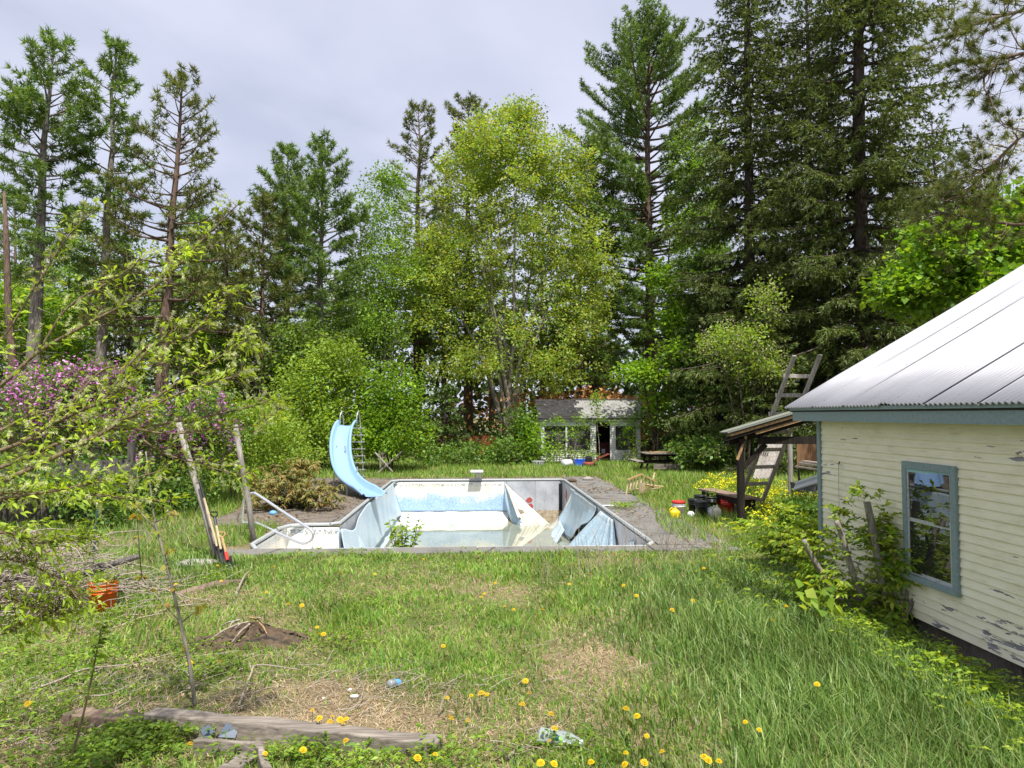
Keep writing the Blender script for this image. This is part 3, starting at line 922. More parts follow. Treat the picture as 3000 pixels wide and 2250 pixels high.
RX, RZ = 9.6, 2.50 + (9.6 - 4.65) * 0.577
part(house, 'wall', M['siding'], lambda m: (m.box((HX + 0.10, (HY0 + HY1) / 2, 1.25), (0.14, HY1 - HY0 - .02, 2.2)),
                                            m.add([(HX + .02, HY1 - .05, 0), (RX, HY1 - .05, 0), (RX, HY1 - .05, RZ - .12), (HX + .02, HY1 - .05, 2.38),
                                                   (HX + .02, HY1 - .12, 0), (RX, HY1 - .12, 0), (RX, HY1 - .12, RZ - .12), (HX + .02, HY1 - .12, 2.38)],
                                                  [(0, 1, 2, 3), (7, 6, 5, 4), (0, 3, 7, 4), (1, 5, 6, 2)]),
                                            m.box((RX, (HY0 + HY1) / 2, 2.0), (0.1, HY1 - HY0 - .3, 4.0))))
part(house, 'corner_board', M['teal'], lambda m: m.box((HX - .012, HY1 + .015, 1.22), (0.07, 0.09, 2.24)), bevel=0.004)
# roof
EX, EZ = 4.66, 2.515
RY0, RY1 = 0.0, 10.32
slope = 0.577
part(house, 'roof_deck', M['felt'], lambda m: m.add([(EX + .03, RY0, EZ - .035), (EX + .03, RY1 - .03, EZ - .035), (RX, RY1 - .03, EZ - .035 + (RX - EX) * slope), (RX, RY0, EZ - .035 + (RX - EX) * slope),
                                                    (EX + .03, RY0, EZ - .075), (EX + .03, RY1 - .03, EZ - .075), (RX, RY1 - .03, EZ - .075 + (RX - EX) * slope), (RX, RY0, EZ - .075 + (RX - EX) * slope)],
                                                   [(0, 1, 2, 3), (7, 6, 5, 4), (0, 4, 5, 1), (1, 5, 6, 2), (2, 6, 7, 3), (3, 7, 4, 0)]))
SW = 0.80
ns = int((RY1 - RY0) / SW) + 1
for i in range(ns):
    y1 = RY1 - i * SW
    y0 = max(RY0, y1 - SW - 0.045)
    lift = 0.004 * (i % 2) + (0.015 if i in (3, 6, 9) else 0)
    skew = rnd.uniform(-0.03, 0.03)
    m = MB()
    nw = int((y1 - y0) / 0.0762 * 8)
    def rf(u, v, y0=y0, y1=y1, lift=lift, skew=skew, i=i):
        x = EX - 0.02 + skew * 0.3 + v * (RX - EX)
        y = y1 + (y0 - y1) * u
        w = 0.015 * math.cos(2 * math.pi * (y1 - y) / 0.0762)
        lf = lift * (1 if i in (3, 6, 9) and u < 0.25 else 0.3)
        s = 0.008 * math.sin(v * 9 + i)
        return Vector((x - w * 0.5, y, EZ + (x - EX) * slope + w * 0.86 + lf + s * (u < 0.1)))
    m.grid(rf, nw, 6)
    m.build('roof_sheet', M['roof'], house, smooth=True, solid=0.002)
part(house, 'fascia', M['teal'], lambda m: m.box((EX + .055, (RY0 + RY1) / 2 - .05, 2.390), (0.035, RY1 - RY0 - .12, 0.138)), bevel=0.004)
part(house, 'eave_board', M['teal'], lambda m: m.box((EX + .035, (RY0 + RY1) / 2 - .04, 2.483), (0.06, RY1 - RY0 - .06, 0.046)), bevel=0.004)
part(house, 'soffit', M['teal'], lambda m: m.box((HX - .115, (RY0 + RY1) / 2 - .05, 2.318), (0.28, RY1 - RY0 - .14, 0.014)))
part(house, 'rake_board', M['teal'], lambda m: m.beam((EX + .08, RY1 - .05, EZ - .10), (RX, RY1 - .05, EZ - .10 + (RX - EX - .08) * slope), 0.03, 0.14))
for i in range(26):   # roofing nails
    y = rnd.uniform(5.2, 10.1); k = rnd.choice([0.12, 0.9, 1.8, 2.7])
    y = RY1 - round((RY1 - y) / 0.0762) * 0.0762
    m = MB(); m.lathe([(0.009, 0), (0.007, 0.006), (0.001, 0.008)], (EX + k, y, EZ + k * slope + 0.0108), 6); m.build('roofing_nail', M['rust'], house)
# window
wa = W(2654, 1350, HX); wb = W(2822, 1748, HX)
wy0, wy1, wz0, wz1 = wb.y, wa.y, wb.z, wa.z
win = bpy.data.objects.new('window', None); link(win, house)
win.location = Vector((HX, (wy0 + wy1) / 2, wz0)) - house.location
def wbox(name, mat, y0, y1, z0, z1, x0, x1, **k):
    return part(win, name, mat, lambda m: m.box(((x0 + x1) / 2, (y0 + y1) / 2, (z0 + z1) / 2), (x1 - x0, y1 - y0, z1 - z0)), **k)
T = 0.08
X0, X1 = HX - .058, HX - .02
wbox('casing', M['teal'], wy0, wy0 + T, wz0, wz1, X0, X1, bevel=.004)
wbox('casing', M['teal'], wy1 - T, wy1, wz0, wz1, X0, X1, bevel=.004)
wbox('casing', M['teal'], wy0 + T, wy1 - T, wz1 - T, wz1, X0 - .003, X1, bevel=.004)
wbox('sill', M['teal'], wy0 - .01, wy1 + .01, wz0, wz0 + .06, X0 - .03, X1, bevel=.004)
iy0, iy1, iz0, iz1 = wy0 + T, wy1 - T, wz0 + .06, wz1 - T
wbox('stop', M['teal_light'], iy0, iy1, iz1 - .035, iz1, X0 + .012, X1 + .005)
wbox('stop', M['sash'], iy0, iy0 + .03, iz0, iz1 - .035, X0 + .012, X1 + .005)
wbox('stop', M['sash'], iy1 - .025, iy1, iz0, iz1 - .035, X0 + .012, X1 + .005)
zm = (iz0 + iz1) / 2 + 0.02
wbox('meeting_rail', M['sash'], iy0 + .03, iy1 - .025, zm - .02, zm + .02, X0 + .018, X1 + .002)
wbox('bottom_rail', M['sash'], iy0 + .03, iy1 - .025, iz0, iz0 + .04, X0 + .018, X1 + .002)
def pane(z0, z1, x, ry, rz):
    m = MB(); m.box((0, 0, 0), (0.004, iy1 - iy0 - .04, z1 - z0))
    o = m.build('pane', M['glass'])
    o.parent = win
    o.location = Vector((x, (iy0 + iy1) / 2, (z0 + z1) / 2)) - house.location - win.location
    o.rotation_euler = (0, ry, rz)
pane(zm, iz1 - .02, HX - .040, R(-0.8), R(-1.15))
pane(iz0 + .02, zm, HX - .036, R(0.3), R(0.2))
part(house, 'hook', M['black_metal'], lambda m: m.tube([W(2457, 1360, HX - .03) + Vector((-.0, 0, 0)), W(2457, 1360, HX - .07), W(2460, 1352, HX - .07)], .008, 6))
part(house, 'hanging_wire', M['wire'], lambda m: m.tube([W(2457, 1362, HX - .06), W(2457, 1420, HX - .05), W(2459, 1520, HX - .06), W(2462, 1600, HX - .05)], .0035, 5))

# ------------------------------------------------------------------ lean-to
lt = thing('lean_to', 'open lean-to with dark post and slanted board roof behind the house', 'lean-to', (6.5, 15.3, 0))
LY0, LY1 = 14.6, 16.1
lx0, lz0 = P(2118, 1268, LY0).x, P(2118, 1268, LY0).z
lx1 = 9.6
ls = 0.285
def lz(x): return lz0 + (x - lx0) * ls
def skew(y): return (y - LY0) * 0.42
def lzz(x, y): return lz(x - skew(y))
for i in range(3):
    y0 = LY0 + i * (LY1 - LY0) / 3; y1 = y0 + (LY1 - LY0) / 3 - 0.004; ym = (y0 + y1) / 2; xs_ = lx0 + skew(ym)
    part(lt, 'roof_sheet', M['roof_green'], lambda m: m.beam((xs_, ym, lzz(xs_, ym)), (lx1, ym, lzz(lx1, ym)), y1 - y0, 0.022))
for j, (dz, mat, in0) in enumerate([(-.045, 'wood_dark', .06), (-.105, 'wood_tan', .18), (-.165, 'wood_dark', .08)]):
    part(lt, 'roof_board', M[mat], lambda m: m.beam((lx0 + in0, LY0 + .06 + j * .03, lz(lx0 + in0) + dz), (lx1, LY0 + .06 + j * .03, lz(lx1) + dz), 0.10, 0.052, jit=.006, rng=rnd))
part(lt, 'roof_board', M['wood_tan'], lambda m: m.beam((lx0 + .75, LY0 + .12, lz(lx0 + .75) - .225), (lx1, LY0 + .12, lz(lx1) - .225), 0.06, 0.05))
for i in range(4):
    y = LY0 + .35 + i * .33; xs_ = lx0 + .08 + skew(y)
    part(lt, 'sheathing_board', M['wood_grey'] if i % 2 else M['wood_dark'], lambda m: m.beam((xs_, y, lzz(xs_, y) - .030), (lx1, y, lzz(lx1, y) - .030), 0.30, 0.024))
for i, y in enumerate((LY0 + .35, LY0 + .8, LY0 + 1.25)):
    xs_ = lx0 + .1 + skew(y)
    part(lt, 'rafter', M['wood_grey'] if i == 1 else M['wood_dark'], lambda m: m.beam((xs_, y, lzz(xs_, y) - .25), (lx1, y, lzz(lx1, y) - .25), 0.06, 0.13, jit=.008, rng=rnd))
PY = LY0 + .3
pb = P(2170, 1400, PY)
part(lt, 'post', M['wood_dark'], lambda m: m.box((pb.x, PY, 0.88), (0.13, 0.13, 1.86)), bevel=.008)
part(lt, 'post', M['wood_dark'], lambda m: m.box((9.3, PY, 1.2), (0.13, 0.13, 2.4)))
part(lt, 'post', M['wood_dark'], lambda m: m.box((9.3, LY1 - .2, 1.2), (0.13, 0.13, 2.4)))
bz = P(2300, 1290, PY).z
part(lt, 'beam', M['wood_dark'], lambda m: m.box(((pb.x + 9.3) / 2 + .3, PY + .02, bz), (9.3 - pb.x - .2, 0.11, 0.16)))
part(lt, 'plate', M['wood_dark'], lambda m: m.beam((pb.x, PY - .15, 1.84), (pb.x + .35, LY1 - .1, 1.90), .12, .10))
part(lt, 'brace', M['wood_tan'], lambda m: m.beam(P(2160, 1347, PY - .09), P(2186, 1278, PY - .09), 0.05, 0.03, (0, 1, 0)))
part(lt, 'brace', M['wood_dark'], lambda m: m.beam((pb.x + .08, PY + .06, 1.28), (pb.x + .58, PY + .06, 1.76), 0.10, 0.06, (0, 1, 0)))
part(lt, 'rafter_block', M['wood_tan'], lambda m: m.box(P(2297, 1252, PY + .2), (0.05, 0.05, 0.10)))

# ladder leaning on the far edge of the lean-to
uL = Vector((0.954, 0.30, 0)); vL = Vector((0.30, -0.954, 0))
foot_r0 = G(2221, 1500); foot_r0.z = 0
foot_l0 = foot_r0 - uL * 0.70
lad = thing('wooden_ladder', 'tall weathered wooden ladder rising above the lean-to roof', 'ladder', (foot_l0 + foot_r0) / 2)
lean = vL * 2.1 + Vector((0, 0, 3.69))
for f0 in (foot_l0, foot_r0):
    part(lad, 'rail', M['wood_grey'], lambda m: m.beam(f0 - lean * .01, f0 + lean * (1.0 if f0 is foot_l0 else 1.01), 0.05, 0.10, uL, jit=.004, rng=rnd), bevel=.006)
for k in range(8):
    t = (0.32 + 0.42 * k) / 3.69
    a, b = foot_l0 + lean * t, foot_r0 + lean * t
    part(lad, 'rung', M['wood_grey'], lambda m: m.beam(a - vL * .045 - uL * .06, b - vL * .045, 0.05, 0.085, (0, 0, 1)), bevel=.005)

# ------------------------------------------------------------------ pool shed
shed = thing('pool_shed', 'small white clapboard shed with mossy shingle roof among saplings', 'shed', (6.1, SHY, 0))
SD = 2.6
def sx_(z): return SHX0 + (z - 385) / (1745 - 385) * (SHX1 - .3 - SHX0)    # zoom column -> metres
SX1 = SHX1 - .28
EVZ, RDZ = 2.22, 3.18
def sbox(name, mat, x0, x1, z0, z1, y0=SHY, y1=SHY + .08, **k):
    return part(shed, name, M[mat], lambda m: m.box(((x0 + x1) / 2, (y0 + y1) / 2, (z0 + z1) / 2), (x1 - x0, y1 - y0, z1 - z0)), **k)
zw0, zw1 = 0.60, 1.80     # window sill / head
xa, xb, xc, xd, xe, xf = SHX0, sx_(432), sx_(1060), sx_(1140), sx_(1332), sx_(1408)
xg = sx_(1690)
sbox('corner_post', 'shed_white_v', xa, xb, 0, 2.1)
sbox('corner_post', 'shed_white_v', xg, SX1, 0, 2.1)
sbox('header', 'shed_white_v', xb, xd, zw1 + .02, 2.1, SHY + .012)
sbox('header', 'shed_white_v', xe, xg, zw1 + .02, 2.1, SHY + .012)
sbox('header', 'shed_white_v', xd, xe, 2.02, 2.1, SHY + .012)
sbox('fascia', 'shed_white_v', xa - .08, SX1 + .08, 2.1, 2.22, SHY - .14, SHY - .10)
for (x0, x1, z0, z1) in ((xb, xc, 0.05, zw0), (xf, xg, 0.05, zw0), (xc, xd, 0.05, zw1 + .2), (xe, xf, 0.05, zw1 + .2)):
    n = max(2, round((z1 - z0) / 0.115))
    for i in range(n):
        a = z0 + (z1 - z0) * i / n; b = z0 + (z1 - z0) * (i + 1) / n
        m = MB(); j = rnd.uniform(-.004, .004)
        m.add([(x0 + .003, SHY + .05, a), (x0 + .003, SHY - .014 + j, a), (x0 + .003, SHY + .012, b + .006), (x0 + .003, SHY + .05, b + .006),
               (x1 - .003, SHY + .05, a), (x1 - .003, SHY - .014 - j, a), (x1 - .003, SHY + .012, b + .006), (x1 - .003, SHY + .05, b + .006)],
              [(0, 1, 2, 3), (4, 7, 6, 5), (0, 4, 5, 1), (1, 5, 6, 2), (2, 6, 7, 3), (3, 7, 4, 0)])
        m.build('clapboard', M['shed_white'], shed)
sbox('mullion', 'shed_white_v', sx_(722), sx_(745), zw0, zw1 + .02, SHY + .01, SHY + .06)
sbox('sill', 'shed_white_v', xb, xc, zw0 - .02, zw0 + .02, SHY - .03, SHY + .05)
sbox('sill', 'shed_white_v', xf, xg, zw0 - .02, zw0 + .02, SHY - .03, SHY + .05)
sbox('window_panel', 'shaded_panel', xb, sx_(722), zw0 + .02, zw1, SHY + .10, SHY + .12)
sbox('window_panel', 'shaded_panel', sx_(745), xc, zw0 + .02, zw1, SHY + .10, SHY + .12)
sbox('window_panel', 'shaded_panel', xf, xg, zw0 + .02, zw1, SHY + .10, SHY + .12)
sbox('side_wall', 'shed_white', xa, xa + .06, 0, 2.12, SHY + .08, SHY + SD)
sbox('side_wall', 'shed_white', SX1 - .06, SX1, 0, 2.12, SHY + .08, SHY + SD)
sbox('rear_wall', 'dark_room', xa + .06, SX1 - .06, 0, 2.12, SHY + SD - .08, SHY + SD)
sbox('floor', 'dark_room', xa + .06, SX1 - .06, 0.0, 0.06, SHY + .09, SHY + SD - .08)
sbox('inner_board', 'red_board', xd + .1, xe + .5, 0.06, 0.95, SHY + 1.2, SHY + 1.25)
sbox('notice', 'white_plastic', xe - .22, xe - .04, 0.38, 0.62, SHY + 1.17, SHY + 1.19)
sbox('door_step', 'wood_grey_x', xd, xe + .1, -.02, 0.05, SHY - .25, SHY - .02)
# gable ends and roof
RM = SHY + SD / 2
def roofpt(x, t):   # t 0 eave .. 1 ridge, front slope
    return Vector((x, SHY - .2 + t * (RM - SHY + .2), EVZ + t * (RDZ - EVZ)))
for x in (xa + .03, SX1 - .03):
    m = MB(); m.add([(x - .03, SHY + .02, 2.12), (x - .03, SHY + SD, 2.12), (x - .03, RM, RDZ - .1), (x + .03, SHY + .02, 2.12), (x + .03, SHY + SD, 2.12), (x + .03, RM, RDZ - .1)],
                    [(0, 1, 2), (5, 4, 3), (0, 3, 4, 1), (1, 4, 5, 2), (2, 5, 3, 0)])
    m.build('gable', M['shed_white'], shed)
rx0, rx1 = xa - .18, SX1 + .2
rf = MB()
e0, r0 = roofpt(rx0, 0), roofpt(rx0, 1)
for (ya, za, yb, zb) in ((e0.y, e0.z, r0.y, r0.z), (SHY + SD + .2, EVZ, r0.y, r0.z)):
    rf.add([(rx0, ya, za), (rx1, ya, za), (rx1, yb, zb), (rx0, yb, zb), (rx0, ya, za - .06), (rx1, ya, za - .06), (rx1, yb, zb - .06), (rx0, yb, zb - .06)],
           [(0, 1, 2, 3), (7, 6, 5, 4), (0, 4, 5, 1), (1, 5, 6, 2), (2, 6, 7, 3), (3, 7, 4, 0)])
rfo = rf.build('roof', M['felt'], shed)
sl = (roofpt(0, 1) - roofpt(0, 0)); SLEN = sl.length; sdir = sl.normalized(); snrm = Vector((1, 0, 0)).cross(sdir).normalized()
rot = Matrix((Vector((1, 0, 0)), sdir, snrm)).transposed()
sh_meshes = {}
for mat in ('shingle', 'shingle_dark'):
    m = MB(); m.box((0, 0, 0), (0.292, 0.20, 0.012), jit=0.004, rng=rnd)
    me = bpy.data.meshes.new('shingle'); me.from_pydata(m.v, [], m.f); me.materials.append(M[mat]); sh_meshes[mat] = me
nrow = 9
for r_ in range(nrow):
    t = (r_ + .5) / nrow
    k = 0
    x = rx0 + .02 - (0.15 if r_ % 2 else 0)
    while x < rx1 - .15:
        xc_ = x + .15
        x += 0.30
        if xc_ < rx0 + .13: continue
        frac = (xc_ - rx0) / (rx1 - rx0)
        dark = frac < 0.40 + 0.03 * math.sin(r_ * 2.1)
        if dark and rnd.random() < 0.25: continue
        o = bpy.data.objects.new('shingle', sh_meshes['shingle_dark' if dark else 'shingle'])
        link(o, rfo)
        p = roofpt(xc_, t) + snrm * (0.012 + (rnd.uniform(0, .012) if dark else rnd.uniform(0, .004)))
        o.location = p - shed.location
        o.rotation_euler = (rot @ Euler((0.05, 0, rnd.uniform(-.02, .02) * (3 if dark else 1))).to_matrix()).to_euler()
m = MB(); m.beam(roofpt(rx0 + 2.0, 1) + Vector((0, 0, .03)), roofpt(rx1, 1) + Vector((0, 0, .03)), 0.22, 0.02); m.build('ridge_cap', M['shingle'], rfo)

# ------------------------------------------------------------------ foliage generators
def unit(a):
    return a / np.maximum(np.linalg.norm(a, axis=-1, keepdims=True), 1e-6)

def leaves(name, pos, dirs, size, ratio, mat, parent=None, rng=None, droop=0.25, fold=0.18, label=None, kind='stuff'):
    """one four-cornered folded leaf per point"""
    rng = rng or np.random.RandomState(1)
    pos = np.asarray(pos, float); d = unit(np.asarray(dirs, float)); n = len(pos)
    L = (np.ones(n) * size)[:, None]
    s = unit(np.cross(d, unit(rng.randn(n, 3) * 0.6 + np.array([0, 0, 1.0]))))
    up = np.cross(s, d)
    w = L * ratio * 0.5
    a = pos
    b = pos + d * L * 0.45 + s * w + up * w * fold
    c = pos + d * L - np.array([0, 0, 1.0]) * L * droop
    e = pos + d * L * 0.45 - s * w + up * w * fold
    v = np.stack([a, b, c, e], 1).reshape(-1, 3)
    f = np.arange(n * 4)
    o = np_mesh(name, v, f, 4, mat, parent)
    if kind: o['kind'] = kind
    return o

def tufts(name, pos, dirs, size, k, width, mat, parent=None, rng=None, a=0.6, b=0.75, droop=0.0, kind='stuff'):
    """k thin needle-bundle triangles per point"""
    rng = rng or np.random.RandomState(1)
    pos = np.repeat(np.asarray(pos, float), k, 0); d0 = np.repeat(unit(np.asarray(dirs, float)), k, 0)
    n = len(pos)
    d = unit(d0 * a + rng.randn(n, 3) * b * 0.6)
    L = (np.repeat(np.ones(n // k) * size, k) * rng.uniform(0.7, 1.2, n))[:, None]
    s = unit(np.cross(d, rng.randn(n, 3)))
    p0 = pos + s * width * 0.5 + d * L * 0.08
    p1 = pos - s * width * 0.5 + d * L * 0.08
    p2 = pos + d * L - np.array([0, 0, 1.0]) * L * droop
    v = np.stack([p0, p1, p2], 1).reshape(-1, 3)
    o = np_mesh(name, v, np.arange(n * 3), 3, mat, parent)
    if kind: o['kind'] = kind
    return o

def conifer(name, label, base, H, c0, width, kind, seed, cat='tree', group=None, r0=None, lean=(0, 0), whorl=0.62, per=5, dens=1.0, bark='bark_grey', dead=0, mat=None, az_bias=None, gap=0.0, vis=1.0):
    rng = np.random.RandomState(seed)
    base = Vector(base); base.z = float(gz(base.x, base.y)) - 0.05
    t_ = thing(name, label, cat, base, group)
    r0 = r0 or H * 0.0125 + 0.05
    wob = rng.uniform(-.12, .12, (9, 2)); wob[0] = 0
    tp = []
    for i in range(9):
        k = i / 8
        tp.append(Vector((base.x + lean[0] * k + wob[i, 0] * k, base.y + lean[1] * k + wob[i, 1] * k, base.z + H * k)))
    def trunk_at(h):
        k = min(max(h / H, 0), 0.999) * 8; i = int(k)
        return tp[i].lerp(tp[i + 1], k - i)
    m = MB(); m.tube(tp, [r0 * (1.12 if i == 0 else (1 - i / 8) ** 0.85 + 0.06) for i in range(9)], 8)
    m.build('trunk', M[bark], t_, smooth=True)
    br = MB(); pos = []; dirs = []; sz = []
    h = c0 * H
    ph = rng.uniform(0, 6.28)
    S = {'white': dict(e0=(-0.10, 0.75), curl=0.55, s0=0.30, tw=0.34, nt=9, ts=0.33),
         'red': dict(e0=(-0.25, 0.75), curl=0.55, s0=0.45, tw=0.30, nt=6, ts=0.33),
         'spruce': dict(e0=(-0.42, 0.55), curl=0.30, s0=0.12, tw=0.34, nt=10, ts=0.24),
         'hemlock': dict(e0=(-0.15, 0.5), curl=-0.45, s0=0.10, tw=0.42, nt=10, ts=0.23)}[kind]
    while h < H * 0.985:
        t = min(1.0, max(0.0, (h / H - c0) / (1 - c0)))
        n = max(3, int(per * (1 if t < 0.8 else 0.8)))
        for j in range(n):
            if rng.rand() < gap: continue
            az = ph + j * 2 * math.pi / n + rng.uniform(-.35, .35)
            L = width(t) * rng.uniform(0.6, 1.12)
            if az_bias: L *= az_bias(az)
            if L < 0.12: continue
            hh = h + rng.uniform(-.2, .2)
            p = trunk_at(hh).copy()
            el = S['e0'][0] + (S['e0'][1] - S['e0'][0]) * t ** 1.3 + rng.uniform(-.15, .15)
            pts = [p.copy()]; ds = []
            ns_ = 5
            for q in range(ns_):
                e = el + S['curl'] * (q / ns_) ** 1.5 * (1 if kind != 'hemlock' else t * 0.5 + 0.5)
                d = Vector((math.cos(az) * math.cos(e), math.sin(az) * math.cos(e), math.sin(e)))
                az += rng.uniform(-.12, .12)
                p = p + d * (L / ns_); pts.append(p.copy()); ds.append(d)
            rb = max(0.012, min(r0 * 0.42, 0.016 * L + 0.012))
            br.tube(pts, [rb, rb * .85, rb * .65, rb * .45, rb * .3, rb * .15], 4, cap=False)
            nt_ = int(S['nt'] * dens * max(0.6, min(1.7, L / 2.0)) * (1 if h < vis * H else .3))
            for q in range(nt_):
                s_ = S['s0'] + (1 - S['s0']) * (q + rng.rand()) / nt_
                k = min(s_ * ns_, ns_ - 1e-3); i = int(k)
                b = pts[i].lerp(pts[i + 1], k - i); d = ds[i]
                sd = 1 if q % 2 else -1
                side = d.cross(Vector((0, 0, 1))).normalized() * sd
                td = (d * rng.uniform(.45, 1.0) + side * rng.uniform(.3, 1.0) + Vector((0, 0, {'white': .28, 'red': .35, 'spruce': -.25, 'hemlock': -.12}[kind] + rng.uniform(-.25, .25)))).normalized()
                tl = S['tw'] * L * (1.15 - s_ * 0.75) * rng.uniform(.5, 1.1)
                tl = max(0.15, min(tl, 1.3))
                if kind == 'red' and tl > .2:
                    br.tube([b, b + td * tl * .5 + Vector((0, 0, .02)), b + td * tl], [rb * .3, rb * .22, rb * .12], 3, cap=False)
                nn = max(1, int(tl / (0.17 if kind != 'red' else 0.20)))
                for w_ in range(nn):
                    f_ = (w_ + 1) / nn
                    if kind == 'red' and f_ < 0.5: continue
                    pp = b + td * tl * f_ + Vector(tuple(rng.uniform(-.05, .05, 3)))
                    if kind == 'spruce': pp.z -= 0.10 * f_ * f_ * tl * 2
                    pos.append(tuple(pp)); dirs.append(tuple(td)); sz.append(S['ts'] * rng.uniform(.75, 1.15))
            pos.append(tuple(pts[-1])); dirs.append(tuple(ds[-1])); sz.append(S['ts'])
        h += whorl * rng.uniform(.7, 1.3) * (1 if t < .85 else .7)
    # leader
    for q in range(6):
        pos.append(tuple(trunk_at(H * (0.985 + q * 0.003)))); dirs.append((rng.uniform(-.3, .3), rng.uniform(-.3, .3), 1)); sz.append(S['ts'])
    # dead snags below the crown
    for q in range(dead):
        hh = H * rng.uniform(c0 * 0.35, c0 * 1.0); az = rng.uniform(0, 6.28); L = rng.uniform(.5, 2.2)
        p = trunk_at(hh); pts = [p.copy()]
        for w_ in range(3):
            p = p + Vector((math.cos(az), math.sin(az), rng.uniform(-.35, .25))) * L / 3; az += rng.uniform(-.4, .4); pts.append(p.copy())
        br.tube(pts, [.025, .018, .012, .005], 3, cap=False)
        if rng.rand() < .6:
            br.tube([pts[1], pts[1] + Vector((rng.uniform(-.6, .6), rng.uniform(-.6, .6), rng.uniform(-.1, .4)))], [.012, .004], 3, cap=False)
    br.build('limbs', M[bark if kind != 'red' else 'bark_brown'], t_, smooth=True)['kind'] = 'stuff'
    mt = M[mat or {'white': 'white_pine', 'red': 'red_pine', 'spruce': 'spruce', 'hemlock': 'hemlock'}[kind]]
    par = {'white': (12, .056, .65, .95, .04), 'red': (15, .050, .6, .95, 0.0), 'spruce': (11, .056, .8, .8, .22), 'hemlock': (9, .08, .8, .75, .2)}[kind]
    tufts('crown', pos, dirs, np.array(sz), par[0], par[1], mt, t_, rng, par[2], par[3], par[4])
    return t_

def broadleaf(name, label, base, stems, blobs, nclus, nleaf, lsize, mat, seed, cat='tree', group=None, bark='bark_grey', spread=0.42, ratio=0.75, r0=0.09, shell=0.55, extra=None, ctop=None):
    """stems: [(dx, dy, height)]; blobs: [(centre, (rx, ry, rz), weight)] crown volumes in world metres"""
    rng = np.random.RandomState(seed)
    base = Vector(base); base.z = float(gz(base.x, base.y)) - 0.03
    t_ = thing(name, label, cat, base, group)
    br = MB(); nodes = []; rad = []
    for (dx, dy, hh) in stems:
        pts = []
        off = Vector((rng.uniform(-.12, .12), rng.uniform(-.12, .12), 0)) * (1 if len(stems) > 1 else 0) * min(1, hh / 3)
        for i in range(8):
            k = i / 7
            pts.append(base + off + Vector((dx * k ** 1.4 + rng.uniform(-.03, .03) * hh * .3 * (i > 0), dy * k ** 1.4 + rng.uniform(-.03, .03) * hh * .3 * (i > 0), hh * k)))
        rr = [r0 * (1 - k / 7.5) ** 0.8 for k in range(8)]
        br.tube(pts, rr, 6, cap=False)
        for i in range(7):
            for f_ in (0, .33, .66):
                if i + f_ > 1.2: nodes.append(pts[i].lerp(pts[i + 1], f_)); rad.append(rr[i])
    tw = np.array([b[2] for b in blobs], float); tw /= tw.sum()
    cl = []
    for i in range(nclus):
        c, rr, _ = blobs[rng.choice(len(blobs), p=tw)]
        d = unit(rng.randn(3)); r = rng.rand() ** shell
        cl.append(np.array(c) + d * r * np.array(rr))
    cl = np.array(cl)
    cl = cl[cl[:, 2] > base.z + 0.15]
    order = np.argsort(np.linalg.norm(cl - np.array([base.x, base.y, base.z + 1]), axis=1))
    NA = np.array([tuple(n_) for n_ in nodes]); NR = list(rad)
    lp = []; ld = []
    for i in order:
        c = cl[i]
        dd = np.linalg.norm(NA - c, axis=1) + np.maximum(0, NA[:, 2] - c[2] + 0.1) * 1.6
        j = int(np.argmin(dd))
        a = Vector(NA[j]); b = Vector(c)
        L = (b - a).length
        mid = a.lerp(b, .5) + Vector((rng.uniform(-.1, .1) * L, rng.uniform(-.1, .1) * L, -0.06 * L))
        ra = min(NR[j] * 0.55, 0.012 * L + 0.008); ra = max(ra, .005)
        br.tube([a, mid, b], [ra, ra * .7, ra * .3], 3, cap=False)
        NA = np.vstack([NA, np.array(mid)[None], np.array(a.lerp(b, .8))[None]]); NR += [ra * .8, ra * .5]
        od = unit(np.array(b - a)[None])[0]
        n = max(3, int(nleaf * rng.uniform(.5, 1.5)))
        q = c + rng.randn(n, 3) * spread * 0.45 * np.array([1, 1, .75])
        lp.append(q); ld.append(unit(q - (c - od * spread * .6)) + rng.randn(n, 3) * .35)
    br.build('trunk', M[bark], t_, smooth=True)
    lp = np.concatenate(lp); ld = np.concatenate(ld)
    keep = lp[:, 2] > base.z + .05
    lp, ld = lp[keep], ld[keep]
    leaves('crown', lp, ld, lsize * rng.uniform(.65, 1.25, len(lp)), ratio, mat, t_, rng)
    if extra:
        en, emat, frac, es, er = extra
        sel = rng.rand(len(cl)) < frac
        ec = cl[sel]
        if ctop is not None: ec = ec[ec[:, 2] > ctop]
        n = 16
        q = np.repeat(ec, n, 0) + rng.randn(len(ec) * n, 3) * np.array([.05, .05, .10]) * es
        leaves(en, q, rng.randn(len(q), 3) + np.array([0, 0, .6]), er * rng.uniform(.7, 1.2, len(q)), 0.9, emat, t_, rng)
    return t_

def gp(px, y):
    """ground point under image column px at distance y"""
    p = P(px, 1215, y); return Vector((p.x, p.y, 0))

def blob(px, py, y, wpx, hpx, w=1.0, depth=1.0):
    c = P(px, py, y); s = y / F
    return ((c.x, c.y, c.z), (wpx * s, wpx * s * depth, hpx * s), w)

def Hpx(py, y):
    return P(1500, py, y).z

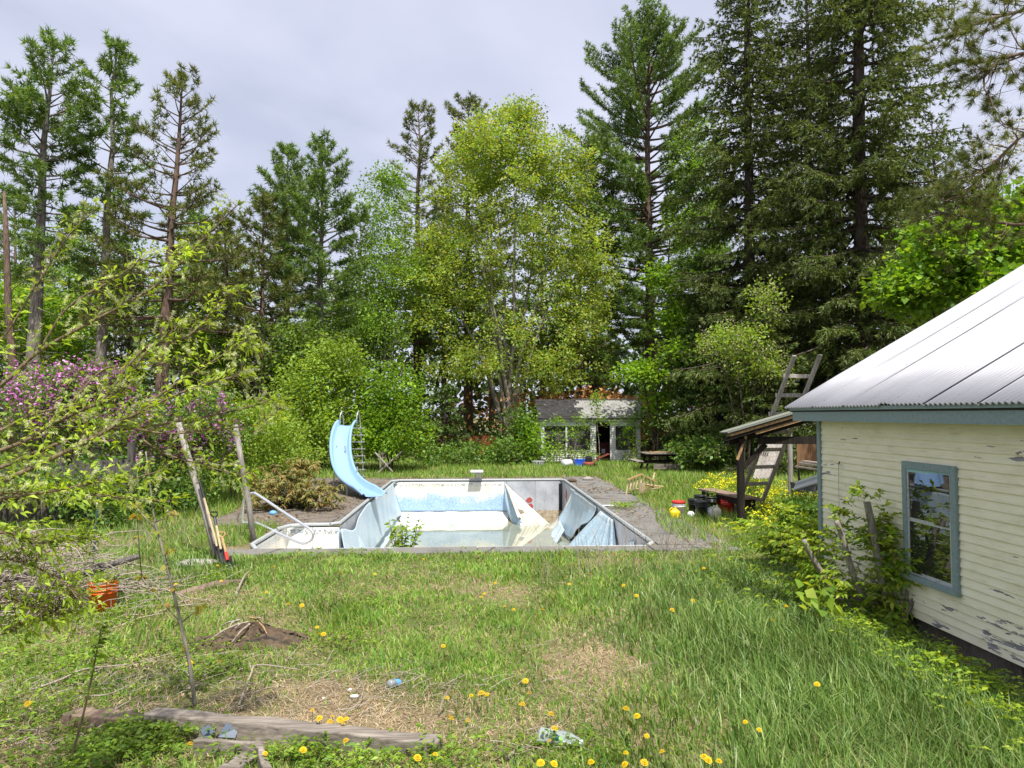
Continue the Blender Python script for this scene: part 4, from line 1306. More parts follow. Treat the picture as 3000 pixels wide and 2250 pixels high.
# ------------------------------------------------------------------ conifers
wp = lambda W_: (lambda t: W_ * (0.50 + 0.62 * t) if t < 0.6 else W_ * 0.87 * ((1 - t) / 0.4) ** 0.6 + 0.12)
conifer('white_pine', 'tallest pine at the far left edge, bare grey trunk below a dense crown', gp(85, 32), P(85, 112, 32).z, 0.44, wp(3.1), 'white', 21, lean=(.5, 0), dens=1.8, dead=8, r0=.34, gap=.08)
conifer('white_pine', 'slim tall pine second from the far left with upswept boughs', gp(287, 34), P(287, 112, 34).z, 0.36, wp(2.5), 'white', 22, lean=(.4, 0), dens=1.8, dead=14, r0=.30, gap=.1, whorl=.75)
conifer('red_pine', 'open sparse pine with tufted twigs, third tall tree from the left', gp(462, 33), P(462, 215, 33).z, 0.36, lambda t: 3.9 * (1 - t) ** .62 + .2, 'red', 23, lean=(.75, 0), dens=1.15, dead=34, r0=.32, bark='bark_brown')
conifer('white_pine', 'pointed green pine right of the sky gap behind the water slide', gp(935, 38), P(935, 412, 38).z, 0.20, wp(3.3), 'white', 24, dens=2.0, dead=10, gap=.08)
conifer('white_pine', 'narrow pine with a bushy top just behind the pointed green pine', gp(835, 42), P(835, 425, 42).z, 0.30, wp(2.6), 'white', 25, dens=1.8, dead=6)
conifer('red_pine', 'dark dense pine with dead lower twigs left of the pointed green pine', gp(765, 37), P(765, 590, 37).z, 0.22, lambda t: 3.3 * (1 - t) ** .5 + .2, 'red', 26, dens=1.9, dead=30, bark='bark_brown', per=6)
conifer('red_pine', 'dark pine filling the gap between the open sparse pine and its neighbour', gp(655, 40), P(655, 640, 40).z, 0.22, lambda t: 2.6 * (1 - t) ** .5 + .2, 'red', 27, dens=1.8, dead=20, bark='bark_brown', per=6)
conifer('red_pine', 'tall tufted pine rising left of the big yellow-green maple', gp(1222, 46), P(1222, 310, 46).z, 0.32, lambda t: 3.9 * (1 - t) ** .5 * (.75 + .25 * math.sin(t * 9)) + .25, 'red', 28, dens=1.5, dead=18, bark='bark_brown')
conifer('red_pine', 'tall tufted pine showing directly above the yellow-green maple', gp(1372, 48), P(1372, 295, 48).z, 0.40, lambda t: 3.7 * (1 - t) ** .42 + .25, 'red', 29, dens=1.7, dead=10, bark='bark_brown')
conifer('white_pine', 'large full white pine standing tallest right of the maple', gp(1905, 48), P(1905, 48, 48).z, 0.26, lambda t: (5.0 * (.75 + .4 * math.sin(t * 3.0)) if t < .66 else 5.7 * ((1 - t) / .34) ** .62) + .3, 'white', 30, dens=1.5, dead=16, r0=.42, whorl=.72, bark='bark_brown')
conifer('white_pine', 'lower dark pine behind the left side of the large white pine', gp(1745, 52), P(1745, 400, 52).z, 0.30, wp(3.6), 'white', 31, dens=1.3, dead=8)
conifer('spruce_tree', 'big dark spruce left of the tallest spruce, boughs hanging to the ground', gp(2205, 33), P(2205, -420, 33).z, 0.03, lambda t: 5.0 * (1 - t) ** .72 + .3, 'spruce', 32, dens=1.45, per=6, whorl=.58, vis=.80, bark='bark_dark', r0=.34, dead=10)
conifer('spruce_tree', 'huge dark spruce with thick trunk above the metal roof corner', gp(2535, 30), P(2535, -800, 30).z, 0.06, lambda t: 5.6 * (1 - t) ** .6 + .3, 'spruce', 33, dens=1.4, per=6, whorl=.62, vis=.66, bark='bark_dark', r0=.40, dead=22)
conifer('spruce_tree', 'dark spruce between the two big spruces, deeper in the wood', gp(2385, 38), P(2385, -100, 38).z, 0.05, lambda t: 4.4 * (1 - t) ** .6 + .3, 'spruce', 34, dens=.95, per=6, whorl=.6, bark='bark_dark')
conifer('spruce_tree', 'dark spruce at the right behind the bright green maple', gp(2760, 36), P(2760, 330, 36).z, 0.05, lambda t: 4.6 * (1 - t) ** .65 + .3, 'spruce', 35, dens=.95, per=6, whorl=.6, bark='bark_dark')
conifer('hemlock_tree', 'young green hemlock with drooping sprays beside the shed', gp(2075, 33.5), P(2075, 760, 33.5).z, 0.03, lambda t: 2.7 * (1 - t) ** .7 + .2, 'hemlock', 36, dens=1.5, per=6, whorl=.42, bark='bark_dark', r0=.13)
conifer('hemlock_tree', 'dark hemlock with low sweeping boughs left of the lean-to', gp(2235, 28.5), P(2235, 900, 28.5).z, 0.02, lambda t: 2.4 * (1 - t) ** .6 + .2, 'hemlock', 37, dens=1.5, per=6, whorl=.40, bark='bark_dark', r0=.12, mat='spruce')
conifer('fir_tree', 'small dark fir below the slim tall pine at the left', gp(375, 36), P(375, 800, 36).z, 0.03, lambda t: 2.2 * (1 - t) ** .7 + .2, 'spruce', 38, dens=1.3, whorl=.45, bark='bark_dark', r0=.12)
conifer('fir_tree', 'small dark fir to the left of the big light green shrub', gp(745, 34), P(745, 930, 34).z, 0.02, lambda t: 2.1 * (1 - t) ** .6 + .2, 'spruce', 39, dens=1.3, whorl=.42, bark='bark_dark', r0=.12)
conifer('fir_tree', 'small pale hemlock in front of the pine trunks by the orange netting', gp(1300, 37.5), P(1300, 1130, 37.5).z, 0.02, lambda t: 1.5 * (1 - t) ** .6 + .2, 'hemlock', 40, dens=1.2, whorl=.4, bark='bark_dark', r0=.07)
# plainer pines deeper in the wood
deep = [(30, 44, 560, 'behind the tallest left pine'), (190, 47, 700, 'between the two left tall pines'), (560, 46, 620, 'behind the open sparse pine'), (1050, 50, 640, 'behind the light green poplar'),
        (1300, 47, 560, 'behind the left half of the maple'), (1440, 52, 480, 'behind the middle of the maple'), (1590, 50, 560, 'behind the right half of the maple'), (1700, 46, 760, 'behind the shed roof, left one'),
        (1735, 47, 800, 'behind the shed roof, right one'), (1965, 53, 600, 'behind the large white pine'), (2100, 46, 560, 'between the large white pine and the spruce'), (2650, 44, 500, 'behind the huge spruce'), (2940, 42, 620, 'at the far right above the metal roof')]
for i, (px, y, top, where) in enumerate(deep):
    conifer('pine_tree', 'plain dark pine deep in the wood, ' + where, gp(px, y), P(px, top, y).z, 0.38, lambda t: 2.6 * (1 - t) ** .5 + .2, 'red' if i % 2 else 'white', 60 + i, dens=1.25, dead=18, bark='bark_brown', group='plain pines deep in the wood', whorl=.75, r0=.2)
# dead stem by the left edge
ds_ = thing('dead_tree', 'thin leaning dead trunk at the left edge beside the tallest pine', 'tree', gp(40, 29))
part(ds_, 'trunk', M['bark_brown'], lambda m: m.tube([gp(40, 29), P(36, 1050, 29), P(24, 900, 29), P(18, 700, 29), P(12, 560, 29)], [.17, .15, .13, .11, .05], 7), smooth=True)
part(ds_, 'branch', M['bark_brown'], lambda m: (m.tube([P(22, 860, 29), P(60, 830, 29), P(90, 815, 29)], [.03, .02, .006], 4), m.tube([P(18, 720, 29), P(-20, 690, 29)], [.03, .01], 4), m.tube([P(28, 950, 29), P(-15, 935, 29)], [.03, .01], 4)))

# ------------------------------------------------------------------ broadleaf trees
b_ = gp(1492, 41)
broadleaf('maple_tree', 'big multi-stemmed yellow-green maple in the middle behind the pool', b_,
          [(-4.4, .3, 11.5), (-2.4, -.6, 14), (-.9, .5, 16), (.5, -.5, 17), (1.8, .6, 15), (3.6, .0, 12), (-1.6, -1.2, 12), (2.6, -1.0, 13)],
          [blob(1490, 620, 41, 250, 250, 4), blob(1290, 800, 41, 165, 170, 2.4), blob(1680, 800, 41, 140, 190, 2.2), blob(1500, 970, 40, 300, 130, 1.4), blob(1480, 430, 41, 150, 120, 1.4), blob(1530, 340, 41, 60, 60, .35), blob(1400, 470, 41, 120, 90, .8), blob(1620, 500, 41, 120, 110, 1.0), blob(1620, 1080, 39.5, 150, 70, .6), blob(1350, 1060, 40, 120, 70, .5)],
          1350, 52, .165, M['maple'], 101, bark='bark_pale', spread=.60, r0=.17, shell=.40)
b_ = gp(1125, 40)
broadleaf('poplar_tree', 'fresh bright green poplar left of the big maple', b_, [(0, 0, 12.5), (-.8, .2, 9), (.9, .1, 9)],
          [blob(1125, 620, 40, 95, 120, 1.0), blob(1130, 800, 40, 130, 130, 2.0), blob(1100, 960, 39.5, 120, 100, 1.3), blob(1140, 520, 40, 50, 50, .3)],
          640, 26, .15, M['poplar'], 102, bark='bark_grey', spread=.5, r0=.13, shell=.45)
broadleaf('poplar_tree', 'pale green leafy tree between the large white pine and the spruces', gp(2060, 43), [(0, 0, 15), (.8, 0, 11)],
          [blob(2060, 480, 43, 90, 150, 1.2), blob(2020, 700, 43, 100, 140, 1.2), blob(2090, 820, 43, 80, 130, 1)], 420, 24, .16, M['poplar'], 103, spread=.55, r0=.13, shell=.5)
broadleaf('maple_tree', 'bright green maple over the metal roof at the right', gp(2830, 20), [(-1.0, 0, 6.0), (.2, .3, 7.5), (1.2, -.3, 7), (-1.8, .4, 4.5)],
          [blob(2780, 760, 20, 160, 130, 2), blob(2920, 690, 20, 150, 150, 2), blob(2650, 850, 20, 90, 70, .8), blob(2850, 880, 20, 180, 90, 1.2)], 640, 20, .19, M['bright'], 104, bark='bark_dark', spread=.42, r0=.11, shell=.45, ratio=.95)
broadleaf('birch_tree', 'thin leafy pale tree against the sky at the far right', gp(2960, 26), [(0, 0, 12), (-.8, .3, 9)],
          [blob(2950, 430, 26, 100, 110, 1.3), blob(2880, 520, 26, 70, 60, .5)], 150, 9, .12, M['blossom'], 105, bark='bark_pale', spread=.5, r0=.08)
broadleaf('serviceberry_tree', 'small flowering tree with cream blossom in front of the dark spruces', gp(2190, 27.5), [(-.9, 0, 4.6), (.6, 0, 5), (-.2, .3, 5.6)],
          [blob(2150, 1010, 27.5, 110, 65, 2), blob(2240, 1080, 27.5, 80, 60, 1), blob(2250, 880, 27.5, 60, 70, .6)], 330, 10, .13, M['shrub'], 106, bark='bark_dark', spread=.42, r0=.06, extra=('blossom', M['blossom'], .5, 2.6, .075))
broadleaf('young_maple', 'bright layered young maple beside the right end of the shed roof', gp(1925, 34.5), [(-.8, 0, 5), (.4, .2, 6.5), (0, -.3, 6)],
          [blob(1890, 1090, 34, 95, 28, 1.2), blob(1990, 930, 35, 80, 70, 1.5), blob(1950, 820, 35, 60, 60, 1), blob(2000, 1040, 34, 100, 40, 1), blob(1930, 1190, 35, 70, 80, 1.1)], 480, 14, .20, M['bright'], 107, bark='bark_dark', spread=.5, r0=.06)
broadleaf('young_maple', 'bright green leafy tree at the far left behind the lilacs', gp(60, 38), [(0, 0, 6), (1, 0, 5), (-1.4, 0, 6)],
          [blob(60, 930, 38, 150, 120, 2), blob(-60, 880, 38, 120, 150, 1), blob(190, 1020, 38, 100, 80, 1)], 420, 16, .24, M['bright'], 108, spread=.55, r0=.09)
broadleaf('young_birch', 'airy pale green tree in the sky gap between the two left pines', gp(215, 46), [(0, 0, 12), (.8, 0, 10)],
          [blob(215, 720, 46, 70, 110, 1.3), blob(215, 900, 45, 110, 110, 1)], 260, 12, .18, M['poplar'], 109, spread=.55, r0=.09)
broadleaf('young_birch', 'pale green thicket tree right of the open sparse pine trunk', gp(560, 36), [(0, 0, 6), (1, 0, 5)],
          [blob(560, 1000, 36, 130, 80, 1.3), blob(640, 1080, 36, 90, 70, 1)], 300, 14, .20, M['bright'], 110, spread=.5, r0=.07)
for i, (px, y, py, rx, rz_, n, mat, lab) in enumerate([
        (330, 47, 800, 120, 150, 300, 'hazy', 'mid green leafy tree between the slim tall pine and the open sparse pine'),
        (610, 44, 780, 120, 150, 330, 'hazy', 'full mid green tree behind the dark pines at the left centre'),
        (150, 50, 860, 120, 120, 240, 'poplar', 'pale leafy tree low behind the two left pines'),
        (1010, 46, 900, 110, 120, 260, 'hazy', 'leafy tree filling the gap left of the poplar'),
        (880, 34.5, 1010, 90, 90, 220, 'hazy', 'understorey tree rising just behind the light green shrub'),
        (1620, 47, 960, 130, 130, 260, 'hazy', 'leafy tree behind the right flank of the big maple')]):
    broadleaf('understory_tree', lab, gp(px, y), [(0, 0, P(px, py - rz_ * .6, y).z), (.8, .2, P(px, py, y).z)],
              [blob(px, py, y, rx, rz_, 2), blob(px - rx * .6, py + rz_ * .7, y, rx * .8, rz_ * .6, 1), blob(px + rx * .6, py + rz_ * .6, y, rx * .8, rz_ * .6, 1)], n, 17, .26 if y > 40 else .17, M[mat], 400 + i, spread=.7, r0=.09, shell=.45)
# shrubs
broadleaf('green_shrub', 'large light green shrub behind the blue water slide', gp(950, 31), [(-1.5, 0, 3.5), (-.5, .3, 4.6), (.6, 0, 4.4), (1.5, 0, 3.4), (0, -.6, 4)],
          [blob(930, 1150, 31, 140, 130, 2), blob(990, 1060, 31, 90, 80, 1), blob(880, 1260, 30.5, 150, 100, 1.5), blob(1000, 1270, 30.5, 120, 90, 1)], 760, 18, .15, M['shrub'], 111, cat='shrub', bark='bark_dark', spread=.42, r0=.04, shell=.4)
broadleaf('green_shrub', 'rounded bright shrub right of the slide by the pool corner', gp(1145, 31), [(-1.2, 0, 3.2), (0, .3, 4.2), (1.2, 0, 3)],
          [blob(1140, 1160, 31, 105, 110, 2), blob(1170, 1270, 30.5, 110, 80, 1.3), blob(1090, 1260, 30.5, 80, 80, 1)], 560, 18, .15, M['bright'], 112, cat='shrub', bark='bark_dark', spread=.42, r0=.04, shell=.4)
broadleaf('green_shrub', 'tangled shrub in front of the orange netting', gp(1340, 34), [(-1, 0, 1.4), (1, 0, 1.4)],
          [blob(1330, 1330, 34, 110, 34, 1), blob(1460, 1320, 34, 80, 40, 1), blob(1530, 1250, 35, 50, 70, 1)], 300, 14, .16, M['lilac_leaf'], 113, cat='shrub', bark='twig', spread=.4, r0=.03)
broadleaf('green_shrub', 'leafy bush against the left corner of the shed', gp(1545, 34.6), [(-.4, 0, 1.8), (.5, 0, 2.2)],
          [blob(1545, 1280, 34.6, 50, 60, 1), blob(1570, 1330, 34.4, 50, 35, .8)], 130, 12, .15, M['bright'], 114, cat='shrub', bark='twig', spread=.4, r0=.03)
broadleaf('green_shrub', 'low dark bushes along the wood edge right of the picnic table', gp(2090, 29.5), [(-1.5, 0, 1.4), (1, 0, 1.6)],
          [blob(2070, 1320, 29.5, 120, 45, 1), blob(2180, 1290, 29, 60, 60, .6)], 260, 14, .16, M['lilac_leaf'], 115, cat='shrub', bark='twig', spread=.4, r0=.03)
LL = ('flowers', M['lilac_flower'], .42, 1.1, .08)
broadleaf('lilac_bush', 'purple flowering lilac bush behind the old fence at the left', gp(190, 19.5), [(-1, 0, 2.8), (0, .3, 3.4), (1, 0, 3), (-1.9, 0, 2.6)],
          [blob(160, 1200, 19.5, 190, 130, 2), blob(270, 1130, 19.5, 110, 70, 1)], 640, 16, .10, M['lilac_leaf'], 116, cat='lilac', bark='bark_dark', spread=.34, r0=.04, extra=('flowers', M['lilac_flower'], .8, 1.3, .085), ctop=2.0)
broadleaf('lilac_bush', 'lilac bush with few purple flowers behind the leaning grey poles', gp(500, 19), [(-1.2, 0, 2.6), (0, .3, 3), (1.2, 0, 2.8)],
          [blob(430, 1270, 19, 170, 120, 2), blob(600, 1260, 19, 110, 110, 1.2), blob(500, 1400, 18.6, 200, 80, 1.3)], 640, 16, .10, M['lilac_leaf'], 117, cat='lilac', bark='bark_dark', spread=.34, r0=.04, extra=LL, ctop=1.2)
broadleaf('lilac_bush', 'dark leafy bush low at the left behind the orange bucket', gp(330, 17.5), [(-1.2, 0, 1.6), (1.2, 0, 1.6)],
          [blob(300, 1420, 17.5, 160, 80, 1), blob(480, 1460, 17.5, 90, 60, 1)], 300, 15, .10, M['lilac_leaf'], 118, cat='shrub', bark='bark_dark', spread=.32, r0=.03)
broadleaf('green_shrub', 'fine yellow-green thicket between the lilacs and the slide', gp(800, 24), [(-1, 0, 2.4), (0, .2, 2.9), (1, 0, 2.6)],
          [blob(790, 1260, 24, 110, 90, 1.5), blob(850, 1340, 24, 110, 50, 1), blob(720, 1330, 23, 70, 80, .8)], 420, 16, .10, M['shrub'], 119, cat='shrub', bark='twig', spread=.34, r0=.025)
broadleaf('green_shrub', 'loose leafy bush overhanging the old board fence', gp(120, 16.2), [(-1.0, 0, 1.5), (.9, 0, 1.7)],
          [blob(60, 1400, 15.6, 120, 60, 1), blob(230, 1440, 16, 110, 50, 1), blob(330, 1500, 16, 90, 40, .8)], 230, 14, .10, M['lilac_leaf'], 141, cat='shrub', bark='twig', spread=.34, r0=.025)
broadleaf('green_shrub', 'bright thicket between the second lilac and the rhododendron', gp(680, 21), [(-.8, 0, 2.0), (.7, 0, 2.4)],
          [blob(660, 1330, 21, 90, 90, 1.2), blob(720, 1240, 21, 70, 70, 1), blob(600, 1180, 22, 90, 60, .8)], 330, 15, .11, M['shrub'], 142, cat='shrub', bark='twig', spread=.34, r0=.025)
# rhododendron: rosettes of long leaves
def rhodo():
    rng = np.random.RandomState(120)
    base = gp(865, 18.6)
    t_ = thing('rhododendron_bush', 'brownish rhododendron bush with drooping rosettes beside the slide', 'shrub', base)
    bl = [blob(840, 1400, 18.6, 105, 62, 1.5), blob(800, 1440, 18, 90, 50, 1), blob(930, 1450, 18.2, 85, 45, 1.2), blob(880, 1370, 19, 60, 35, .6)]
    br = MB(); pos = []; dd = []
    for i in range(300):
        c, r_, _ = bl[rng.choice(4, p=np.array([1.5, 1, 1.2, .6]) / 4.3)]
        d = unit(rng.randn(3)); q = np.array(c) + d * rng.rand() ** .4 * np.array(r_)
        q[2] = max(q[2], .12)
        if i % 3 == 0: br.tube([base + Vector((rng.uniform(-.8, .8), rng.uniform(-.3, .3), 0)), Vector(q) * .6 + base * .4 + Vector((0, 0, .1)), Vector(q)], [.015, .01, .006], 3, cap=False)
        n = 11
        az = np.linspace(0, 6.28, n, endpoint=False) + rng.rand()
        pos.append(np.repeat(q[None], n, 0)); dd.append(np.stack([np.cos(az), np.sin(az), rng.uniform(-.7, .5, n)], 1))
    br.build('branches', M['bark_dark'], t_)
    leaves('foliage', np.concatenate(pos), np.concatenate(dd), .15 * rng.uniform(.7, 1.2, 300 * 11), .30, M['rhodo'], t_, rng, droop=.3)
rhodo()
# saplings in front of the shed
sap = [((1580, 1335), (1560, 1240), 2.6, 'at the left corner post of the shed'), ((1680, 1340), (1700, 1215), 3.0, 'before the wide shed window'), ((1755, 1345), (1745, 1160), 3.6, 'tallest before the shed, by the door'),
       ((1845, 1330), (1840, 1225), 2.6, 'before the right shed window'), ((1865, 1330), (1860, 1215), 2.8, 'before the right corner post of the shed'), ((1640, 1340), (1630, 1225), 2.6, 'under the dark half of the shed roof')]
for i, (a, b, h_, where) in enumerate(sap):
    y = 34.3 + .15 * i
    s = y / F
    top = P(b[0], b[1], y)
    bl = [((P(b[0], b[1], y).x, y, top.z - .1 - k * .38), (.30 + .22 * k, .25 + .1 * k, .22), 1) for k in range(4)]
    if i == 2: bl += [blob(1690, 1245, y, 55, 18, 1.2), blob(1790, 1240, y, 40, 14, .7)]
    broadleaf('sapling', 'thin leafy sapling ' + where, gp(a[0], y), [(top.x - gp(a[0], y).x, 0, max(1.2, top.z - .1))], bl, 30 if i != 2 else 60, 8, .13, M['bright'], 130 + i, cat='sapling', group='saplings growing in front of the shed', bark='bark_pale', spread=.26, r0=.022)
broadleaf('weed_clump', 'tangled weeds along the foot of the shed wall', gp(1680, 34.6), [(0, 0, .5), (1, 0, .5), (-1, 0, .5)],
          [blob(1650, 1325, 34.7, 60, 20, 1), blob(1720, 1330, 34.7, 40, 14, .6), blob(1850, 1330, 34.8, 30, 16, .5)], 80, 10, .10, M['shrub'], 140, cat='weeds', bark='twig', spread=.26, r0=.012)
# plant rooted in the pool
pc = P(1180, 1570, 20.0)
pl = thing('pool_seedling', 'leafy green seedling growing up inside the pool', 'plant', (pc.x, 20.0, ZW - .7))
def pool_plant():
    rng = np.random.RandomState(77); br = MB(); pos = []; dd = []
    base = Vector((pc.x, 20.0, ZB + .35))
    for k in range(16):
        top = P(rng.uniform(1135, 1240), rng.uniform(1515, 1580), 20.0 + rng.uniform(-.3, .3))
        if k == 0: top = P(1193, 1502, 20)
        path = [base.lerp(top, t) + Vector((rng.uniform(-.04, .04), 0, 0)) for t in (0, .4, .7, 1)]
        br.tube(path, [.014, .011, .008, .003], 4)
        for t in np.linspace(.35, 1, 16):
            q = base.lerp(top, t); pos.append(tuple(q + Vector(tuple(rng.uniform(-.03, .03, 3))))); a = rng.uniform(0, 6.28); dd.append((math.cos(a), math.sin(a), .25))
    pl.location.z = ZB
    br.build('stems', M['twig'], pl); leaves('foliage', pos, dd, .17 * rng.uniform(.7, 1.2, len(pos)), .6, M['shrub'], pl, rng, droop=.3)
pool_plant()

# near pine whose boughs hang in at the top right
def near_pine():
    rng = np.random.RandomState(150)
    base = Vector((11.6, 13.2, 0))
    t_ = thing('near_pine', 'near pine with long needles hanging in at the top right corner', 'tree', base)
    part(t_, 'trunk', M['bark_brown'], lambda m: m.tube([base, base + Vector((0, 0, 6)), base + Vector((-.2, 0, 12))], [.26, .2, .12], 8), smooth=True)
    br = MB(); pos = []; dd = []
    def limb(pts, r):
        br.tube(pts, [r * (1 - i / len(pts)) + .006 for i in range(len(pts))], 5, cap=False)
        return pts
    def sub(a, d, L, lvl):
        p = Vector(a); pts = [p.copy()]; d = Vector(d).normalized()
        for i in range(4):
            d = (d + Vector(tuple(rng.uniform(-.32, .32, 3))) + Vector((0, 0, -.12 if i < 2 else .22))).normalized()
            p = p + d * L / 4; pts.append(p.copy())
        br.tube(pts, [.016 / lvl, .012 / lvl, .009 / lvl, .006 / lvl, .004], 4, cap=False)
        if rng.rand() < .8 or lvl > 1:
            for q in range(2):
                pos.append(tuple(pts[-1] - d * .05 * q)); dd.append(tuple(d))
        if lvl < 2:
            for q in range(3):
                k = rng.randint(1, 5); sub(pts[k], (d + Vector(tuple(rng.uniform(-.9, .9, 3)))), L * rng.uniform(.35, .6), lvl + 1)
    main = [
        [P(3150, 330, 13), P(2990, 400, 13), P(2890, 500, 13), P(2830, 560, 13), P(2770, 590, 13)],
        [P(3150, -60, 12.6), P(3000, 30, 12.6), P(2880, 60, 12.5), P(2790, 110, 12.5)],
        [P(3150, 640, 13.4), P(2980, 660, 13.3), P(2860, 640, 13.2), P(2740, 620, 13.2)],
        [P(3150, 200, 12.2), P(3030, 150, 12.2), P(2930, 170, 12.2), P(2880, 230, 12.3)],
]
    for pts in main:
        br.tube([base + Vector((-.1, 0, pts[0].z - .5))] + pts, [.045] + [.034 * (1 - i / 5) + .006 for i in range(len(pts))], 5, cap=False)
        for i in range(1, len(pts)):
            for q in range(9):
                a = pts[i - 1].lerp(pts[i], rng.rand())
                if i == 1 and rng.rand() < .5: continue
                sub(a, (pts[i] - pts[i - 1]).normalized() * .7 + Vector(tuple(rng.uniform(-.8, .8, 3))), rng.uniform(.4, 1.0), 1)
    br.build('limbs', M['bark_brown'], t_, smooth=True)['kind'] = 'stuff'
    tufts('needles', pos, dd, .19, 34, .010, M['red_pine'], t_, rng, .75, .75)
near_pine()

# far-off wood closing the background
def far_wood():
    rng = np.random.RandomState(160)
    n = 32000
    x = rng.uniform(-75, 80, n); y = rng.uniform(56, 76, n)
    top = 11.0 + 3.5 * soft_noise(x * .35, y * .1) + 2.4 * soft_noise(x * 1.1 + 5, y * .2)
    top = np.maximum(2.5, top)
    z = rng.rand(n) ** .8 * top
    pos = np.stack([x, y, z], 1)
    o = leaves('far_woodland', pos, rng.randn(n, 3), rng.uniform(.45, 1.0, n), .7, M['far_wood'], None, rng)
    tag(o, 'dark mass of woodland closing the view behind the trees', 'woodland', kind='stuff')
    # undergrowth at the edge of the wood
    n = 17000
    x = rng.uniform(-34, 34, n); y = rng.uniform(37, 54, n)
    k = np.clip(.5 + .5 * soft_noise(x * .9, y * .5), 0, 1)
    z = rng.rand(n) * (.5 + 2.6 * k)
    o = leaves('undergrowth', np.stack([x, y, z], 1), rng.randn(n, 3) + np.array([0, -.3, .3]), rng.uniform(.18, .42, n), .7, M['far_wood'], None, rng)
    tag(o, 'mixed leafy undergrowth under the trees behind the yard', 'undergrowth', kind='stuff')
    # fallen rusty needles behind the shed
    n = 2600
    p = P(1700, 1170, 43); x = rng.normal(p.x, 3.2, n); y = rng.uniform(39, 46, n)
    o = leaves('needle_litter', np.stack([x, y, rng.rand(n) ** .7 * (3.75 + .45 * soft_noise(x * 1.5, y))], 1), rng.randn(n, 3), rng.uniform(.2, .45, n), .5, M['dead_needle'], None, rng)
    tag(o, 'rusty brown heap of dead pine brush behind the shed', 'brush', kind='stuff')
far_wood()

# ------------------------------------------------------------------ water slide
sl_t = thing('water_slide', 'pale blue curved water slide with metal ladder at the pool edge', 'water slide', (-4.0, 22.0, 0))
cp = [P(1017, 1243, 24.7), P(1011, 1248, 24.45), P(1003, 1268, 24.1), P(998, 1296, 23.75), P(997, 1322, 23.4), P(1000, 1352, 22.9), P(1008, 1381, 22.3), P(1024, 1408, 21.7), P(1050, 1429, 21.1), P(1076, 1441, 20.55), P(1097, 1450, 20.1)]
def catmull(pts, n):
    out = []
    for i in range(n + 1):
        t = i / n * (len(pts) - 1); k = min(int(t), len(pts) - 2); u = t - k
        p0, p1, p2, p3 = pts[max(k - 1, 0)], pts[k], pts[k + 1], pts[min(k + 2, len(pts) - 1)]
        out.append(0.5 * ((2 * p1) + (p2 - p0) * u + (2 * p0 - 5 * p1 + 4 * p2 - p3) * u * u + (3 * p1 - p0 - 3 * p2 + p3) * u ** 3))
    return out
path = catmull(cp, 60)
prof = [(-.36, .10), (-.385, .165), (-.34, .20), (-.295, .16), (-.265, .03), (-.20, 0), (0, -.015), (.20, 0), (.265, .03), (.295, .16), (.34, .20), (.385, .165), (.36, .10)]
prof = [(a * .9, b) for a, b in prof]
def chute(m):
    base = len(m.v)
    for i, p in enumerate(path):
        d = (path[min(i + 1, 60)] - path[max(i - 1, 0)]).normalized()
        hd = Vector((d.x, d.y, 0)).normalized()
        side = Vector((-hd.y, hd.x, 0)) * -1.0
        # smooth the turn: facing the camera at the top, swinging to the pool
        nrm = side.cross(d).normalized()
        if nrm.z < 0 and i > 6: nrm = -nrm
        if nrm.y > 0: nrm = -nrm if abs(nrm.z) < .2 else nrm
        w = 1.0 + (0.10 * max(0, (i - 48) / 12))
        fl = 1.0 - 0.55 * max(0, (i - 52) / 8)
        for (a, b) in prof:
            m.v.append(tuple(p + side * a * w + nrm * (b * fl - .04)))
    n = len(prof)
    for i in range(60):
        for k in range(n - 1):
            m.f.append((base + i * n + k, base + i * n + k + 1, base + (i + 1) * n + k + 1, base + (i + 1) * n + k))
part(sl_t, 'chute', M['slide'], chute, smooth=True, solid=.012)
tl, tr = P(990, 1243, 24.7), P(1045, 1243, 24.7)
tz = tl.z
for s_, px in ((-1, 996), (1, 1045)):
    a = P(px, 1240, 24.6); b = P(px + 9, 1240, 25.15)
    part(sl_t, 'hand_rail', M['alu'], lambda m: m.tube([a + Vector((0, 0, -.15)), a + Vector((0, .0, .25)), a + Vector((.03, .08, .38)), a.lerp(b, .5) + Vector((0, 0, .43)), b + Vector((-.03, -.08, .36)), b + Vector((0, 0, .2)), b + Vector((.06, .18, -1.0)), Vector((b.x + .10, b.y + .35, .03))], .022, 8), smooth=True)
lx_, rx_ = P(996, 1240, 24.9).x + .14, P(1050, 1240, 24.9).x + .14
for k in range(8):
    z = .22 + k * .245; f_ = k / 7
    yy = 25.46 - .30 * f_
    part(sl_t, 'step', M['alu'], lambda m: m.box(((lx_ + rx_) / 2 + .02, yy, z), (rx_ - lx_ + .04, .085, .028)))
for (px, y0, top_i) in ((978, 23.6, 18), (1030, 23.4, 18), (1019, 21.2, 40), (1057, 20.9, 46), (1048, 22.0, 30)):
    g_ = gp(px, y0); tp_ = path[top_i]
    part(sl_t, 'leg', M['alu'], lambda m: m.tube([g_, Vector((g_.x * .5 + tp_.x * .5 if top_i < 20 else g_.x, y0, max(.25, tp_.z - .1)))], .024, 8))

